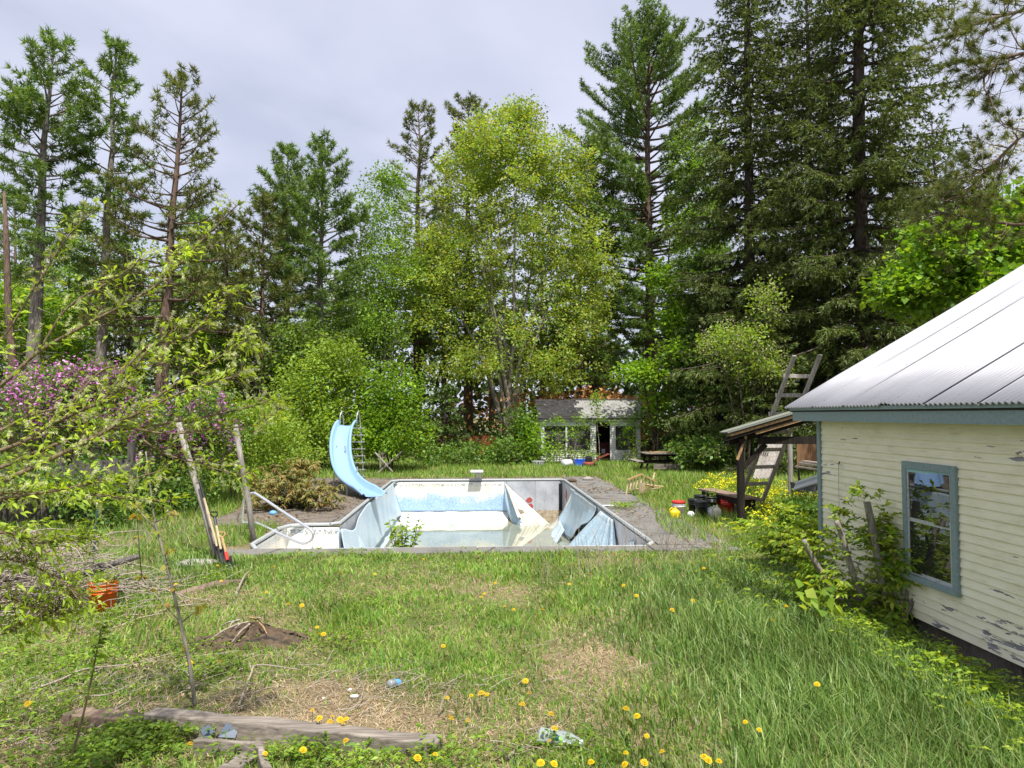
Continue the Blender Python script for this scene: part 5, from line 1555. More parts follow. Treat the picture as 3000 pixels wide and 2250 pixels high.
# chrome hand rail over the pool steps
hr = thing('pool_handrail', 'bent chrome handrail over the pool steps at the left', 'handrail', G(711, 1536))
def hp(px, py, k): return P(px, py, 15.4 - 1.5 * k)
part(hr, 'tube', M['chrome'], lambda m: m.tube(catmull([hp(711, 1545, 0), hp(711, 1500, 0), hp(714, 1468, .02), hp(726, 1450, .06), hp(742, 1445, .12), hp(757, 1451, .2), hp(833, 1502, .6), hp(900, 1545, .95), hp(915, 1558, 1), hp(918, 1571, 1), hp(910, 1586, .97), hp(889, 1593, .88), hp(850, 1578, .7), hp(763, 1537, .25), hp(745, 1532, .14), hp(712, 1532, .0)], 90), .03, 10), smooth=True)

# white skimmer stand on the rear edge of the pool
sk = thing('skimmer_stand', 'white square pedestal standing on the rear pool edge', 'pedestal', P(1397, 1395, YR + .15) * 1.0)
pk = P(1397, 1380, YR + .12)
sk.location = (pk.x, YR + .12, .03)
part(sk, 'pillar', M['cream_plastic'], lambda m: m.box((pk.x + .06, YR + .18, .17), (.22, .2, .28)), bevel=.01)
part(sk, 'lid', M['white_plastic'], lambda m: m.box((pk.x, YR - .10, .36), (.46, .66, .05)), bevel=.015)
part(sk, 'bracket', M['grey_plastic'], lambda m: m.box((pk.x, YR - .02, .315), (.34, .5, .04)), bevel=.006)

# ------------------------------------------------------------------ leaning poles and garden tools
def pole(a, b, r, label):
    t_ = thing('wooden_pole', label, 'pole', (a.x, a.y, 0), 'grey poles leaning by the pool steps')
    part(t_, 'shaft', M['wood_grey'], lambda m: m.tube([a + Vector((0, 0, -.08)), a.lerp(b, .35) + Vector((.015, 0, 0)), a.lerp(b, .7), b], [r, r * .97, r * .92, r * .85], 8), smooth=True)
pa = G(640, 1642); pole(pa, P(522, 1238, pa.y + .5), .058, 'leaning grey wooden pole with garden tools propped against it')
pa2 = G(745, 1590); pole(pa2, P(690, 1245, pa2.y + .2), .055, 'slim grey wooden pole in front of the chrome handrail')
def tool(name, label, head, foot, y0, y1, grip, shaft_m, blade_m, blade_l, dgrip):
    b = G(*foot); a = P(head[0], head[1], y0)
    t_ = thing(name, label, 'shovel', (b.x, b.y, 0))
    d = (a - b).normalized()
    k0 = b + d * blade_l
    part(t_, 'shaft', M[shaft_m], lambda m: m.tube([k0, a - d * grip], .019, 8))
    part(t_, 'grip', M['black_plastic'] if shaft_m != 'wood_tan' else M['wood_tan'], lambda m: m.tube([a - d * grip, a], .023, 8) if not dgrip else
         (m.tube([a - d * grip, a - d * .11], .022, 8), m.tube([a - d * .11, a - d * .05 + Vector((-.055, 0, 0)), a + Vector((-.055, 0, 0)), a + Vector((.055, 0, 0)), a - d * .05 + Vector((.055, 0, 0)), a - d * .11], .014, 6)))
    side = Vector((.9, -.3, 0)).normalized(); nb = d.cross(side)
    def blade(m):
        def fn(u, v):
            w = .085 * (1 - .0 * v) * (1 - max(0, v - .65) ** 1.5 * 2.2)
            return k0 + d * (.04 - v * blade_l * 1.0) + side * (u - .5) * 2 * w + nb * (.03 * (1 - (2 * u - 1) ** 2) + .02)
        m.grid(fn, 6, 6)
    part(t_, 'blade', M[blade_m], blade, solid=.004, smooth=True)
    if shaft_m == 'wood_tan': part(t_, 'socket', M['red_plastic'], lambda m: m.tube([k0 - d * .06, k0 + d * .10], .026, 8))
tool('long_shovel', 'long-handled shovel with black grip leaning on the grey pole', (583, 1405), (650, 1652), pa.y + .12, 0, .33, 'wood_pale', 'black_metal', .30, False)
tool('garden_spade', 'yellow-shafted spade with black handle leaning beside the long shovel', (626, 1500), (657, 1660), pa.y - .05, 0, .25, 'wood_pale', 'black_metal', .30, True)
tool('garden_fork', 'short brown-handled spade with red socket, lowest of the leaning tools', (648, 1560), (673, 1668), pa.y - .2, 0, .12, 'wood_tan', 'black_metal', .24, True)
def rock(name, label, c, s, mat, cat, seed, rz=0):
    rng = np.random.RandomState(seed)
    t = MB(); n1, n2 = 12, 7
    def fn(u, v):
        a = u * 2 * math.pi; b = (v - .5) * math.pi
        d = Vector((math.cos(a) * math.cos(b), math.sin(a) * math.cos(b), math.sin(b)))
        k = 1 + .14 * float(soft_noise(math.cos(a) * 3 + seed, d.z * 3 + math.sin(a) * 3, 1.0))
        p = Vector((d.x * s[0], d.y * s[1], d.z * s[2])) * k
        return Euler((0, 0, rz)).to_matrix() @ p + Vector(c)
    t.grid(fn, n1, n2)
    o = t.build(name, mat, smooth=True)
    return tag(o, label, cat)
g_ = G(575, 1655); rock('flat_stone', 'flat grey stone slab in the grass left of the leaning pole', (g_.x, g_.y, .03), (.34, .22, .06), M['stone'], 'stone', 3)
g_ = G(1722, 1408); rock('rubble_lump', 'pale rubble lump at the rear right pool corner', (g_.x, g_.y, .06), (.2, .16, .09), M['stone'], 'stone', 4)
g_ = G(1668, 1414); rock('rubble_lump', 'dark debris lump on the coping corner', (g_.x + .1, g_.y, .07), (.18, .12, .07), M['peat'], 'stone', 5)
tp_ = thing('steel_post', 'thin dark green steel fence post above the orange bucket', 'post', G(268, 1690))
part(tp_, 'shaft', M['green_post'], lambda m: m.beam(G(268, 1690), P(296, 1365, G(268, 1690).y), .028, .028, (0, 1, 0)))

# ------------------------------------------------------------------ buckets and jugs
def bucket(name, label, loc, body, lid=None, h=.37, r=.15, group=None, handle=False, rot=0, open_=False):
    loc = Vector(loc); loc.z = float(gz(loc.x, loc.y)) - .015
    t_ = thing(name, label, 'bucket', loc, group)
    rb = r * .86
    prof = [(.001, .012), (rb, .012), (rb, 0), (rb + .002, .004), (r * .955, h * .70), (r * 1.03, h * .705), (r * 1.03, h * .73), (r * .965, h * .735), (r * .97, h * .80), (r * 1.04, h * .805), (r * 1.04, h * .83), (r * .98, h * .835), (r * .985, h * .97), (r * 1.03, h * .975), (r * 1.03, h), (r * .96, h), (rb * .97, .02), (.001, .02)]
    part(t_, 'body', M[body], lambda m: m.lathe(prof, loc, 20), smooth=True)
    if lid:
        part(t_, 'lid', M[lid], lambda m: m.lathe([(.001, h + .004), (r * .82, h + .004), (r * .86, h + .016), (r * 1.04, h + .018), (r * 1.075, h + .008), (r * 1.07, h - .035), (r * 1.045, h - .036)], loc, 20), smooth=True)
    if handle:
        pts = []
        for k in range(13):
            a = math.pi * k / 12
            pts.append(loc + Vector((math.cos(a) * r * 1.07, -math.sin(a) * r * .55, h * .82 - math.sin(a) * r * .95)))
        part(t_, 'handle', M['wire'], lambda m: m.tube(pts, .004, 5))
    return t_
bucket('paint_bucket', 'white plastic bucket with bright red lid on the grass edge', G(1988, 1514), 'white_plastic', 'red_plastic')
bucket('black_bucket', 'black lidded bucket leftmost of the dark bucket cluster', G(2035, 1507), 'black_plastic', 'black_plastic', group='black buckets by the deck')
bucket('black_bucket', 'black lidded bucket in front with a drooping wire handle', G(2056, 1515), 'black_plastic', 'black_plastic', group='black buckets by the deck', handle=True)
bucket('black_bucket', 'black lidded bucket hidden at the back of the dark cluster', G(2052, 1494), 'black_plastic', 'black_plastic', group='black buckets by the deck')
bucket('black_bucket', 'open black bucket with a weed growing up from it', G(2083, 1499), 'black_plastic', None, group='black buckets by the deck')
bucket('red_bucket', 'red plastic bucket behind, nearest the brown plank bench', G(2108, 1494), 'red_plastic', None, h=.34)
bucket('red_bucket', 'red ribbed bucket in front, closest to the dark post', G(2133, 1503), 'red_plastic', None, h=.33, r=.17)
def jug(name, label, loc, mat, w, d, h):
    loc = Vector(loc); loc.z = float(gz(loc.x, loc.y)) - .01
    t_ = thing(name, label, 'jug', loc)
    part(t_, 'body', M[mat], lambda m: m.grid(lambda u, v: loc + Vector((math.copysign(abs(math.cos(u * 6.2832)) ** .6, math.cos(u * 6.2832)) * w * (1 if v < .72 else 1 - (v - .72) * 2.6), math.copysign(abs(math.sin(u * 6.2832)) ** .6, math.sin(u * 6.2832)) * d * (1 if v < .72 else 1 - (v - .72) * 2.6), h * v)), 20, 12), smooth=True)
    part(t_, 'cap', M[mat], lambda m: m.lathe([(.028, 0), (.028, .035), (.001, .036)], loc + Vector((w * .1, 0, h - .005)), 10))
    part(t_, 'handle', M[mat], lambda m: m.tube([loc + Vector((-w * .2, 0, h * .98)), loc + Vector((-w * .6, 0, h * 1.06)), loc + Vector((-w * .95, 0, h * .92)), loc + Vector((-w * .98, 0, h * .62))], .016, 7), smooth=True)
jug('cream_jug', 'cream plastic jug with handle in front of the red buckets', G(2100, 1518), 'cream_plastic', .10, .08, .28)
jug('white_jug', 'small translucent white jug between the black bucket and cream jug', G(2083, 1516), 'white_plastic', .08, .07, .22)
jug('yellow_jug', 'bright yellow plastic jug at the foot of the white bucket', G(1977, 1519), 'yellow_plastic', .12, .09, .24)
g_ = G(2024, 1515); rock('rag_ball', 'crumpled grey-white ball by the left black bucket', (g_.x, g_.y, .06), (.09, .08, .08), M['white_plastic'], 'litter', 9)
# orange bucket in the brush
ob = G(300, 1790)
t_ = bucket('orange_bucket', 'broken orange bucket full of weeds beside the brush pile', ob, 'orange_plastic', None, h=.37, r=.165)
def weeds_at(name, label, c, n, h, spread, mat, seed, parent=None, size=.07, ratio=.35, cat='weeds'):
    rng = np.random.RandomState(seed); pos = []; dd = []
    t_ = parent or thing(name, label, cat, c)
    br = MB()
    for k in range(n):
        a = Vector(c) + Vector((rng.normal(0, spread * .35), rng.normal(0, spread * .35), 0))
        b = a + Vector((rng.normal(0, spread * .4), rng.normal(0, spread * .4), h * rng.uniform(.6, 1.1)))
        br.tube([a, a.lerp(b, .5), b], [.005, .004, .002], 3, cap=False)
        for t in np.linspace(.25, 1, 7):
            az = rng.uniform(0, 6.28); pos.append(tuple(a.lerp(b, t))); dd.append((math.cos(az), math.sin(az), .35))
    br.build('stems', M['stem'], t_)
    leaves('foliage', pos, dd, size * rng.uniform(.6, 1.3, len(pos)), ratio, mat, t_, rng)
    return t_
weeds_at('bucket_weeds', 'green weeds sprouting from the orange bucket', ob + Vector((0, 0, .2)), 26, .28, .2, M['weed'], 31)
weeds_at('bucket_weeds', 'tall leafy weed rising from the open black bucket', G(2083, 1499) + Vector((0, 0, .1)), 10, .62, .16, M['shrub'], 32)

# plank bench
bn = thing('plank_bench', 'long brown plank bench behind the buckets', 'bench', G(2140, 1480))
B0 = P(2066, 1437, 18.4); B1 = P(2203, 1468, 16.3)
B0.z = B1.z = .45
part(bn, 'plank', M['plank_brown'], lambda m: m.beam(B0, B1, .42, .05), bevel=.006)
for k in (.08, .92):
    p = B0.lerp(B1, k)
    part(bn, 'leg', M['wood_dark'], lambda m: m.box((p.x, p.y, .2), (.36, .08, .44), (0, 0, math.atan2(B1.y - B0.y, B1.x - B0.x) + math.pi / 2)))
part(bn, 'apron', M['wood_dark'], lambda m: m.beam(B0.lerp(B1, .06) + Vector((-.16, -.05, -.10)), B0.lerp(B1, .94) + Vector((-.16, -.05, -.10)), .03, .14))

# broken baluster furniture
bc = G(1880, 1452)
cr = thing('broken_railing', 'broken wooden spindle railing heap lying on the grass by the deck', 'railing', bc)
yb_ = bc.y
def cpx(px, py, dy=0.0): return P(px, py, yb_ + dy)
part(cr, 'top_rail', M['wood_tan'], lambda m: m.beam(cpx(1838, 1406), cpx(1879, 1389), .16, .03))
part(cr, 'top_rail', M['wood_tan'], lambda m: m.beam(cpx(1879, 1389), cpx(1921, 1411), .16, .03))
part(cr, 'lower_rail', M['wood_tan'], lambda m: m.beam(cpx(1868, 1412, .1), cpx(1914, 1428, .1), .14, .03))
for i, (a, b) in enumerate([((1841, 1408), (1832, 1462)), ((1851, 1406), (1844, 1440)), ((1860, 1402), (1853, 1440)), ((1869, 1399), (1862, 1438)), ((1880, 1394), (1874, 1440)), ((1891, 1398), (1894, 1418)), ((1901, 1402), (1905, 1420)), ((1911, 1407), (1917, 1428)), ((1917, 1385), (1913, 1406))]):
    A, Bp = cpx(*a), cpx(*b); d = Bp - A
    part(cr, 'spindle', M['wood_pale'], lambda m: m.tube([A, A + d * .12, A + d * .25, A + d * .35, A + d * .65, A + d * .75, A + d * .88, Bp], [.018, .026, .018, .03, .022, .03, .02, .018], 7), smooth=True)
part(cr, 'panel', M['wood_pale'], lambda m: m.box(cpx(1880, 1430, -.05), (.18, .02, .32), (.15, .1, 0)))
for i in range(7):
    a = G(1888 + i * 5, 1447 - i % 3 * 3) ; a.z = .06 + .03 * i
    part(cr, 'slat', M['wood_pale'] if i % 2 else M['wood_tan'], lambda m: m.box(a, (.62, .07, .015), (rnd.uniform(-.2, .2), rnd.uniform(-.15, .15), rnd.uniform(-.5, .5))))

# picnic table
pt_c = G(1935, 1376); pt_c = Vector((gp(1934, 30.3).x, 30.6, 0))
pt_ = thing('picnic_table', 'square grey weathered picnic table with benches beside the shed', 'picnic table', pt_c)
for i in range(6):
    part(pt_, 'top_board', M['wood_grey_x'], lambda m: m.box(pt_c + Vector((0, -.6 + i * .24, .74 + rnd.uniform(-.004, .004))), (1.5, .225, .04), jit=.004, rng=rnd))
for sx in (-1, 1):
    for i in range(2):
        part(pt_, 'bench_board', M['wood_grey'], lambda m: m.box(pt_c + Vector((sx * (.92 + i * .16), 0, .42)), (.15, 1.5, .04)))
    for sy in (-1, 1):
        part(pt_, 'leg', M['wood_dark'], lambda m: m.beam(pt_c + Vector((sx * .72, sy * .45, 0)), pt_c + Vector((sx * .42, sy * .45, .72)), .08, .06, (0, 1, 0)))
for sy in (-1, 1):
    part(pt_, 'brace', M['wood_dark'], lambda m: m.box(pt_c + Vector((0, sy * .5, .36)), (2.0, .05, .09)))
    part(pt_, 'brace', M['wood_dark'], lambda m: m.box(pt_c + Vector((0, sy * .45, .67)), (1.3, .05, .09)))
part(pt_, 'front_bench', M['wood_grey_x'], lambda m: m.box(pt_c + Vector((.1, -1.05, .22)), (1.2, .05, .2)))
for i, (dx, dy, l_) in enumerate([(-.2, -.1, .5), (.25, .1, .7), (.5, -.2, .4)]):
    o = MB().box(pt_c + Vector((dx, dy, .785)), (l_, .09, .03), (0, 0, rnd.uniform(-.4, .4))).build('loose_board', M['wood_tan'])
    tag(o, ['short loose board lying at the near end of the picnic table', 'longest loose board lying across the picnic table', 'stubby loose board near the far end of the picnic table'][i], 'board', 'loose boards on the picnic table')

# things lying by the shed
def sbx(name, label, px, py, y, size, mat, cat, rot=(0, 0, 0), bevel=.02):
    p = gp(px, y); p.z = size[2] / 2 - .01
    o = MB().box((0, 0, 0), size, None).build(name, M[mat], bevel=bevel); o.location = p; o.rotation_euler = rot
    return tag(o, label, cat)
def crate(label, px, y, w, d, h, mat):
    p = gp(px, y)
    t_ = thing('storage_tote', label, 'tote', p)
    part(t_, 'tub', M[mat], lambda m: (m.add([(p.x + sx * w * .44, p.y + sy * d * .44, 0) for sx, sy in ((-1, -1), (1, -1), (1, 1), (-1, 1))] + [(p.x + sx * w * .5, p.y + sy * d * .5, h) for sx, sy in ((-1, -1), (1, -1), (1, 1), (-1, 1))], [(3, 2, 1, 0), (0, 1, 5, 4), (1, 2, 6, 5), (2, 3, 7, 6), (3, 0, 4, 7)])), solid=.01)
    part(t_, 'rim', M[mat], lambda m: [m.box((p.x, p.y + s * d * .5, h), (w * 1.06, .03, .04)) for s in (-1, 1)] + [m.box((p.x + s * w * .5, p.y, h), (.03, d, .04)) for s in (-1, 1)])
    return t_
crate('bright blue plastic tote on the grass before the shed', 1697, 32.4, .44, .38, .34, 'blue_plastic')
# small mower: black engine, red deck and handle
mw = gp(1724, 32.2); mo = thing('lawn_mower', 'old red lawn mower with black engine beside the blue tote', 'lawn mower', mw)
part(mo, 'deck', M['rust'], lambda m: m.lathe([(.001, .26), (.2, .26), (.27, .22), (.28, .1), (.26, .1)], mw, 14), smooth=True)
part(mo, 'engine', M['black_plastic'], lambda m: (m.box(mw + Vector((0, 0, .37)), (.3, .26, .2)), m.lathe([(.13, 0), (.13, .05), (.001, .06)], mw + Vector((0, 0, .47)), 12)), bevel=.015)
part(mo, 'handle', M['rust'], lambda m: m.tube([mw + Vector((.18, -.15, .2)), mw + Vector((.5, -.2, .45)), mw + Vector((.95, -.1, .62)), mw + Vector((.95, .25, .62)), mw + Vector((.5, .2, .45)), mw + Vector((.18, .15, .2))], .016, 6))
for sx, sy in ((-.24, -.2), (.24, -.2), (-.24, .2), (.24, .2)):
    part(mo, 'wheel', M['black_plastic'], lambda m: m.lathe([(.001, -.025), (.09, -.025), (.1, 0), (.09, .025), (.001, .025)], mw + Vector((sx, sy, .1)), 12, Euler((math.pi / 2, 0, 0)).to_matrix()))
dr = gp(1660, 32.6); d_ = thing('white_drum', 'white drum lying on its side in the grass near the shed', 'drum', dr)
ax = Euler((0, math.pi / 2, .5)).to_matrix()
part(d_, 'barrel', M['white_plastic'], lambda m: m.lathe([(.001, -.24), (.15, -.24), (.17, -.22), (.175, 0), (.17, .22), (.15, .24), (.13, .235), (.125, -.2), (.001, -.2)], dr + Vector((0, 0, .17)), 18, ax), smooth=True)
bs_ = gp(1577, 33.0); b_t = thing('laundry_basket', 'grey slatted plastic basket in the grass left of the shed', 'basket', bs_)
part(b_t, 'rim', M['grey_plastic'], lambda m: m.tube([bs_ + Vector((math.cos(a) * .3, math.sin(a) * .2, .24)) for a in np.linspace(0, 6.2832, 17)], .018, 6, cap=False))
for k in range(14):
    a = k / 14 * 6.2832
    part(b_t, 'slat', M['grey_plastic'], lambda m: m.beam(bs_ + Vector((math.cos(a) * .24, math.sin(a) * .15, 0)), bs_ + Vector((math.cos(a) * .3, math.sin(a) * .2, .24)), .05, .008, (math.cos(a), math.sin(a), 0)))
part(b_t, 'base', M['grey_plastic'], lambda m: m.lathe([(.001, .02), (.2, .02), (.2, 0)], bs_, 14))
# satellite-like wire wheel on the shed corner
ww = thing('wire_wheel', 'pale wire wheel hanging on the right shed corner', 'wheel', P(1900, 1268, SHY - .05))
wc = P(1900, 1263, SHY - .06)
part(ww, 'rim', M['white_plastic'], lambda m: m.tube([wc + Vector((math.cos(a) * .2, 0, math.sin(a) * .22)) for a in np.linspace(0, 6.2832, 19)], .014, 6, cap=False))
for k in range(6):
    a = k / 6 * math.pi
    part(ww, 'spoke', M['wire'], lambda m: m.tube([wc + Vector((math.cos(a) * .2, .01, math.sin(a) * .22)), wc - Vector((math.cos(a) * .2, -.01, math.sin(a) * .22))], .005, 4))
# saw-horse like crossed poles by the shrubs
xh = gp(1122, 29.2)
xt = thing('sawbuck', 'crossed grey poles of an old sawbuck behind the pool', 'sawbuck', xh)
for (a, b) in (((1098, 1325), (1150, 1382)), ((1108, 1385), (1178, 1322)), ((1115, 1372), (1113, 1322))):
    part(xt, 'pole', M['wood_grey'], lambda m: m.tube([P(a[0], a[1], 29.2), P((a[0] + b[0]) / 2, (a[1] + b[1]) / 2, 29.2), P(b[0], b[1], 29.2)], [.04, .045, .035], 6))
# orange netting with stakes
def netting():
    a, b = gp(1245, 38.3), gp(1450, 38.0)
    t_ = thing('orange_netting', 'faded rust-orange safety netting strung along the wood edge', 'netting', (a + b) / 2)
    def nm(m):
        for k in range(15):
            z = .28 + k * .068
            m.tube([a.lerp(b, i / 12) + Vector((0, .06 * math.sin(i * 1.7), z + .04 * math.sin(i * 1.3 + k * .1))) for i in range(13)], .017, 3, cap=False)
        for i in range(64):
            p = a.lerp(b, i / 63); q = i / 63 * 12
            m.tube([p + Vector((0, .06 * math.sin(q * 1.7), .28 + .04 * math.sin(q * 1.3))), p + Vector((0, .06 * math.sin(q * 1.7), 1.24 + .04 * math.sin(q * 1.3)))], .016, 3, cap=False)
    o = part(t_, 'mesh', M['orange_net'], nm); o['kind'] = 'stuff'
    for k, px in enumerate((1278, 1365, 1440)):
        p = gp(px, 38)
        part(t_, 'stake', M['black_metal'], lambda m: m.box((p.x, 37.95, .9 + .35 * (k == 0)), (.04, .04, 1.8 + .7 * (k == 0))))
netting()

# ------------------------------------------------------------------ behind the lean-to
bp = thing('plank_screen', 'grey weathered board screen leaning behind the ladder', 'screen', gp(2240, 20.2))
q0, q1, q2, q3 = P(2205, 1402, 20.0), P(2262, 1402, 20.0), P(2300, 1296, 20.8), P(2240, 1296, 20.8)
for i in range(6):
    a = q0.lerp(q1, (i + .5) / 6); b = q3.lerp(q2, (i + .5) / 6)
    a.z = max(a.z, .02)
    part(bp, 'board', M['wood_grey'], lambda m: m.beam(a, b + Vector((0, 0, rnd.uniform(-.05, .05))), .098, .022, (0, -1, .3)))
for i in range(7):
    a = G(2178 + i * 7, 1408 - i); b = P(2215 + i * 6, 1318 + i, 20.4)
    part(bp, 'loose_slat', M['wood_grey'], lambda m: m.beam(a, b, .05, .015, (0, -1, .2)))
gpp = gp(2312, 19.2)
o = MB().tube([gpp + Vector((0, 0, -.05)), gpp + Vector((.01, 0, 1.0)), gpp + Vector((0, 0, 2.1))], [.075, .07, .065], 9).build('grey_post', M['wood_grey']); tag(o, 'round grey timber post under the lean-to', 'post')
rp = thing('reed_screen', 'brown reed screen standing in the shade behind the lean-to', 'screen', gp(2370, 23))
for i in range(24):
    p = P(2336 + i * 2.75, 1330, 23); 
    part(rp, 'reed', M['bamboo'], lambda m: m.tube([Vector((p.x, 23 + rnd.uniform(-.01, .01), .75)), Vector((p.x, 23, 1.48 + rnd.uniform(-.03, .03)))], .016, 5))
part(rp, 'bottom_rail', M['wood_tan'], lambda m: m.box((P(2368, 1330, 23).x, 23.03, .74), (.78, .05, .05)))
for sx in (2338, 2400):
    p = gp(sx, 23.05); part(rp, 'leg', M['wood_dark'], lambda m: m.box((p.x, 23.06, .72), (.05, .05, 1.5)))
crate('dark slate plastic tote in the shade behind the house corner', 2352, 18.4, .5, .5, .58, 'slate_plastic')
pk_ = thing('lumber_pile', 'grey planks stacked across the dark tote behind the house corner', 'lumber', gp(2400, 18.2))
for i, (ay, by) in enumerate(((1366, 1386), (1357, 1372), (1352, 1366))):
    a, b = P(2335 + i * 10, ay, 18.6), P(2470, by, 17.6)
    part(pk_, 'plank', M['wood_grey_x'], lambda m: m.beam(a, b, .24, .045, jit=.005, rng=rnd))
wb_ = thing('white_siding', 'white siding board lying slanted by the house corner', 'board', gp(2380, 16.5))
part(wb_, 'board', M['white_board'], lambda m: m.beam(P(2330, 1424, 16.6) , P(2450, 1386, 15.6), .28, .03, (-.2, -.6, .7)))
part(wb_, 'lip', M['white_board'], lambda m: m.beam(P(2330, 1416, 16.6) , P(2450, 1378, 15.6), .05, .05, (-.2, -.6, .7)))
for i, (px, py) in enumerate(((2108, 1378), (2250, 1482))):
    g_ = G(px, py); rock('litter_scrap', ['white scrap on the grass before the dark hemlock', 'white scrap lying under the ladder foot'][i], (g_.x, g_.y, .08), (.07, .05, .12) if i == 0 else (.14, .05, .03), M['white_plastic'], 'litter', 40 + i)

# ------------------------------------------------------------------ old board fence at the left
fa, fb = gp(-140, 15.2), gp(395, 17.2)
fe = thing('board_fence', 'old grey board fence half hidden under lilac and willow at the left', 'fence', (fa + fb) / 2)
NBF = 34
for i in range(NBF):
    p = fa.lerp(fb, i / (NBF - 1)); h = 1.42 + rnd.uniform(-.12, .06)
    if i in (20, 25, 30): continue
    part(fe, 'board', M['wood_fence'], lambda m: m.box((p.x, p.y, h / 2 - .05), (.145, .022, h), (rnd.uniform(-.02, .02), rnd.uniform(-.03, .03), math.atan2(fb.y - fa.y, fb.x - fa.x)), jit=.004, rng=rnd))
for z in (.45, 1.15):
    part(fe, 'rail', M['wood_fence'], lambda m: m.beam(fa + Vector((0, .05, z)), fb + Vector((0, .05, z)), .05, .09))
for k in (.2, .55, .97):
    p = fa.lerp(fb, k)
    part(fe, 'post', M['wood_fence'], lambda m: m.box((p.x, p.y + .12, .85), (.13, .13, 1.8)))

# brush pile at the left
def brush_pile():
    rng = np.random.RandomState(170); br = MB()
    c = G(110, 1800)
    t_ = thing('brush_pile', 'heap of dead grey twigs at the left below the willow', 'brush pile', c)
    for i in range(680):
        a = rng.normal(0, .8), rng.normal(.25, .6)
        z = max(0.02, (1.0 - .40 * (a[0] ** 2 + a[1] ** 2)) * rng.rand())
        p = c + Vector((a[0] - .35, a[1] + .2, z)); az = rng.uniform(0, 6.28); L = rng.uniform(.25, 1.1)
        pts = [p]
        for k in range(3):
            p = p + Vector((math.cos(az), math.sin(az), rng.uniform(-.35, .3))) * L / 3; p.z = max(.01, p.z); az += rng.uniform(-.5, .5); pts.append(p)
        r = rng.uniform(.003, .010)
        br.tube(pts, [r, r * .9, r * .7, r * .4], 4, cap=False)
    o = br.build('twigs', M['twig_dead'], t_); o['kind'] = 'stuff'
    part(t_, 'log', M['wood_fence'], lambda m: m.tube([c + Vector((-1.2, .7, .25)), c + Vector((.1, .75, .32)), c + Vector((.75, .95, .5))], [.055, .06, .035], 8))
    part(t_, 'log', M['wood_fence'], lambda m: m.tube([c + Vector((-.9, .0, .1)), c + Vector((.2, .35, .16)), c + Vector((.8, .45, .18))], [.04, .05, .03], 8))
brush_pile()

# ------------------------------------------------------------------ foreground timbers
def timber(name, label, pts, w, h, mat='wood_grey_x', z=None):
    a, b = Vector(pts[0]), Vector(pts[1])
    t = MB()
    n = 7
    d = (b - a); dn = d.normalized(); s = Vector((-dn.y, dn.x, 0))
    rg = random.Random(len(label))
    ring = []
    for i in range(n + 1):
        c = a + d * i / n
        k = [rg.uniform(-.012, .012) for _ in range(8)]
        ring.append([c + s * (w / 2 + k[0]) + Vector((0, 0, k[1])), c - s * (w / 2 + k[2]) + Vector((0, 0, k[3])), c - s * (w / 2 + k[4]) + Vector((0, 0, h + k[5])), c + s * (w / 2 + k[6]) + Vector((0, 0, h + k[7]))])
    for r_ in ring: t.v.extend(tuple(p) for p in r_)
    for i in range(n):
        for k in range(4):
            t.f.append((i * 4 + k, i * 4 + (k + 1) % 4, (i + 1) * 4 + (k + 1) % 4, (i + 1) * 4 + k))
    t.f.append((3, 2, 1, 0)); t.f.append(tuple(n * 4 + k for k in range(4)))
    o = t.build(name, M[mat], bevel=.012)
    return tag(o, label, 'timber')
za = .0
a, b = G(440, 2098, .10), G(1290, 2180, .08); a.z = -.02; b.z = -.05
timber('landscape_timber', 'long grey landscape timber lying across the left foreground', (a, b), .15, .17)
a, b = G(205, 2080, .08), G(432, 2098, .08); a.z = b.z = -.05
timber('rotten_timber', 'rotten mossy timber continuing left of the long grey timber', (a, b), .17, .13, 'plank_brown')
a, b = G(572, 2160, .12), G(768, 2176, .12); a.z = b.z = -.06
timber('bed_board', 'short bed-edging board set below the long timber', (a, b), .045, .18)
a, b = G(756, 2170, .13), G(790, 2262, .13); a.z = b.z = -.06
timber('bed_board', 'bed-edging board running toward the viewer from the short one', (a, b), .05, .19)
a, b = G(735, 2196, .10), G(630, 2275, .08); a.z = b.z = -.05
timber('bed_stub', 'weathered timber stub lying inside the bed corner at the bottom', (a, b), .12, .13)
g_ = G(690, 2132, .10)
def shard(p, s, rot, label):
    o = MB().add([(-.07 * s, -.03 * s, 0), (.06 * s, -.04 * s, .01), (.08 * s, .04 * s, .045 * s), (-.03 * s, .06 * s, .05 * s), (-.07 * s, -.03 * s, .008), (.06 * s, -.04 * s, .018), (.08 * s, .04 * s, .053 * s), (-.03 * s, .06 * s, .058 * s)], [(3, 2, 1, 0), (4, 5, 6, 7), (0, 1, 5, 4), (1, 2, 6, 5), (2, 3, 7, 6), (3, 0, 4, 7)]).build('plastic_shard', M['slate_shard'])
    o.location = p; o.rotation_euler = rot; tag(o, label, 'shard')
shard((g_.x - .05, g_.y - .02, .06), .9, (.6, .2, .3), 'glossy dark shard, larger of two by the long timber')
shard((g_.x - .2, g_.y, .05), .8, (.3, -.3, 1.3), 'black shard, left of the larger glossy one')

